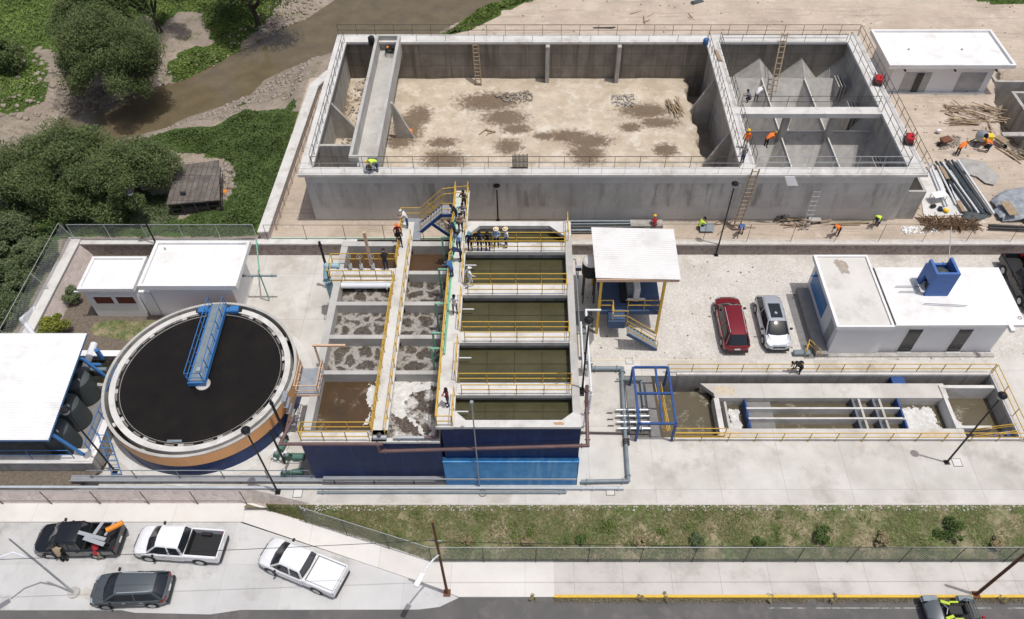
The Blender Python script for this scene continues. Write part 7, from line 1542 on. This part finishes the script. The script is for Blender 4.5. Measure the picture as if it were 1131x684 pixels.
# ================================================================ SHACK AND TREES
hz=2.6; c0=at(184,227,hz);c1=at(243,222,hz);c2=at(242,178,hz+.6);c3=at(195,184,hz+.6)
root=empty('wooden_shack',((c0.x+c1.x)/2,c0.y,.6),'dilapidated grey brown wooden shack with holes in its roof','shack')
MB().hexa([c0,c1,c2,c3,c0+Vector((0,0,.1)),c1+Vector((0,0,.1)),c2+Vector((0,0,.1)),c3+Vector((0,0,.1))]).build('roof','shack_roof',root)
for px,py in ((205,197),(202,213)): o=at(px,py,hz+.42); MB().obox(o,.45,.25,.03,rx=.12).build('roof_hole','plastic_black',root)
zb=.6
for k in range(5): p=c0.lerp(c1,.03+k*.235); MB().bar((p.x,p.y+.1,zb),(p.x,p.y+.1,hz),.12).build('post','wood_old',root)
for zz in (1.0,1.5,2.0,2.45): MB().bar((c0.x+.1,c0.y+.15,zz),(c1.x-.1,c1.y+.15,zz),.05,.12).build('slat','wood_old',root)
for zz in (1.2,1.8,2.4): MB().bar((c1.x-.1,c1.y+.1,zz),(c2.x-.1,c2.y,zz+.1),.05,.14).build('slat','wood_old',root)
MB().box(c0.x+.3,c0.y+1.2,.4,c1.x-.3,c0.y+1.3,2.5).build('inner_wall','wood_old',root)
plank_pile(at(247,212,1.1),7,1.8,(.3,.8),R(80),.3,'loose boards leaning beside the shack',seed=31,mt='wood',name='board_pile')
barrel(at(249,216,1.0),.25,.45,'orange_plastic','orange bucket beside the shack')
def tr(px,py,zc,bz,rad,n,cl,cr,mt,lab,**k):
    c=at(px,py,zc); tree('tree',(c.x+.5,c.y+.3,bz),tuple(c),rad,n,cl,cr,mt,lab,group='trees by the river',**k)
tr(70,185,4.2,.6,(5.2,3.9,2.4),90000,60,1.35,'leaf_tree','lower half of the foliage left of the shack, broad feathery tree',L=.26,Wd=.065)
tr(138,195,4.0,.6,(4.1,3.6,2.2),66000,46,1.2,'leaf_tree','feathery green tree directly left of the shack',L=.26,Wd=.065)
tr(5,195,3.5,.6,(4.5,3.6,2.2),32000,36,1.25,'leaf_tree','tree at the left edge below the dirt patch',L=.26,Wd=.065)
tr(122,54,4.6,-.2,(4.6,4.8,3.4),88000,60,1.3,'leaf_tree','large feathery tree overhanging the river bend',L=.26,Wd=.065,droop=1.2)
tr(95,12,5.0,.2,(3.2,3.2,2.4),34000,34,1.25,'leaf_tree','tree left behind the one overhanging the river',L=.26,Wd=.065)
tr(0,60,2.4,.2,(2.0,1.5,1.4),5000,12,.9,'leaf_tree_dark','small dark tree at the left edge above the dirt patch')
tr(150,-15,5.5,.4,(4.5,3.0,2.6),15000,24,1.5,'leaf_tree_dark','dark tree with bare trunks at the top edge')
tr(265,-22,5.0,.2,(5.0,3.0,2.4),17000,26,1.5,'leaf_tree_dark','dark tree hanging into the frame above the river')
for i,(px,py,r_,h_,lab) in enumerate(((20,262,1.8,2.2,'rounded grey green shrub outside the fence near the trees'),(45,290,1.7,2.0,'broad shrub outside the left fence, middle of the slope'),(12,320,1.9,2.0,'shrub outside the left fence lower on the slope'),(-10,290,1.9,2.1,'shrub cut by the left edge'),(5,352,1.6,1.7,'lowest shrub beside the white shelter roof'),(60,255,1.3,1.6,'dark shrub next to the fence corner'))):
    a=at(px,py,1.0); bush(a,r_,h_,9000,'leaf_bush' if i!=5 else 'leaf_vine',lab,clumps=30,L=.2,Wd=.08,group='shrubs outside the left fence')
cable((-60,15.0,6.0),at(494,655,-.92)+Vector((0,0,7.4)),.5,'overhead cable from the left to the rusty street pole')
cable(at(494,655,-.92)+Vector((0,0,7.2)),(60,17.2,5.5),.8,'overhead cable from the rusty street pole to the right')

c=at(617,468,RZ); blotch('rust_stain',(c.x,c.y),.35,.12,RZ+.004,'rust_pale',5)
for i,(px,py,rx,ry,z) in enumerate(((800,432,.9,.45,.016),(806,480,.8,.3,.016),(1031,481,1.2,.35,.016))):
    c=at(px,py,0); blotch('dirt_patch',(c.x,c.y),rx,ry,z+.001*i,'sandy_dirt',60+i)
def hatch(px,py,s_,lab,rnd=False):
    c=at(px,py,0); g=empty('drain_cover',c,lab,'drain cover','covers in the concrete yard')
    if rnd: MB().cyl(c+Vector((0,0,.0)),c+Vector((0,0,.02)),s_,n=20).build('lid','concrete',g); MB().lathe(c,[(s_,0),(s_*1.25,0),(s_*1.25,.012),(s_,.012)],20).build('frame','dark_concrete',g)
    else: MB().box(c.x-s_,c.y-s_,0,c.x+s_,c.y+s_,.02).build('lid','slab_light',g); MB().box(c.x-s_*1.15,c.y-s_*1.15,0,c.x+s_*1.15,c.y+s_*1.15,.01).build('frame','dark_concrete',g)
hatch(1057,511,.26,'square pale cover at the foot of the right lamp post'); hatch(533,545,.2,'round cover in front of the light blue wall',True); hatch(674,543,.24,'square cover near the front edge of the concrete yard'); hatch(329,545,.26,'square cover in front of the dark blue wall, near the left lamp post'); hatch(695,399,.24,'square cover behind the blue frame')
for i,(px,py) in enumerate(((1040,540),(885,500),(700,505))): pass
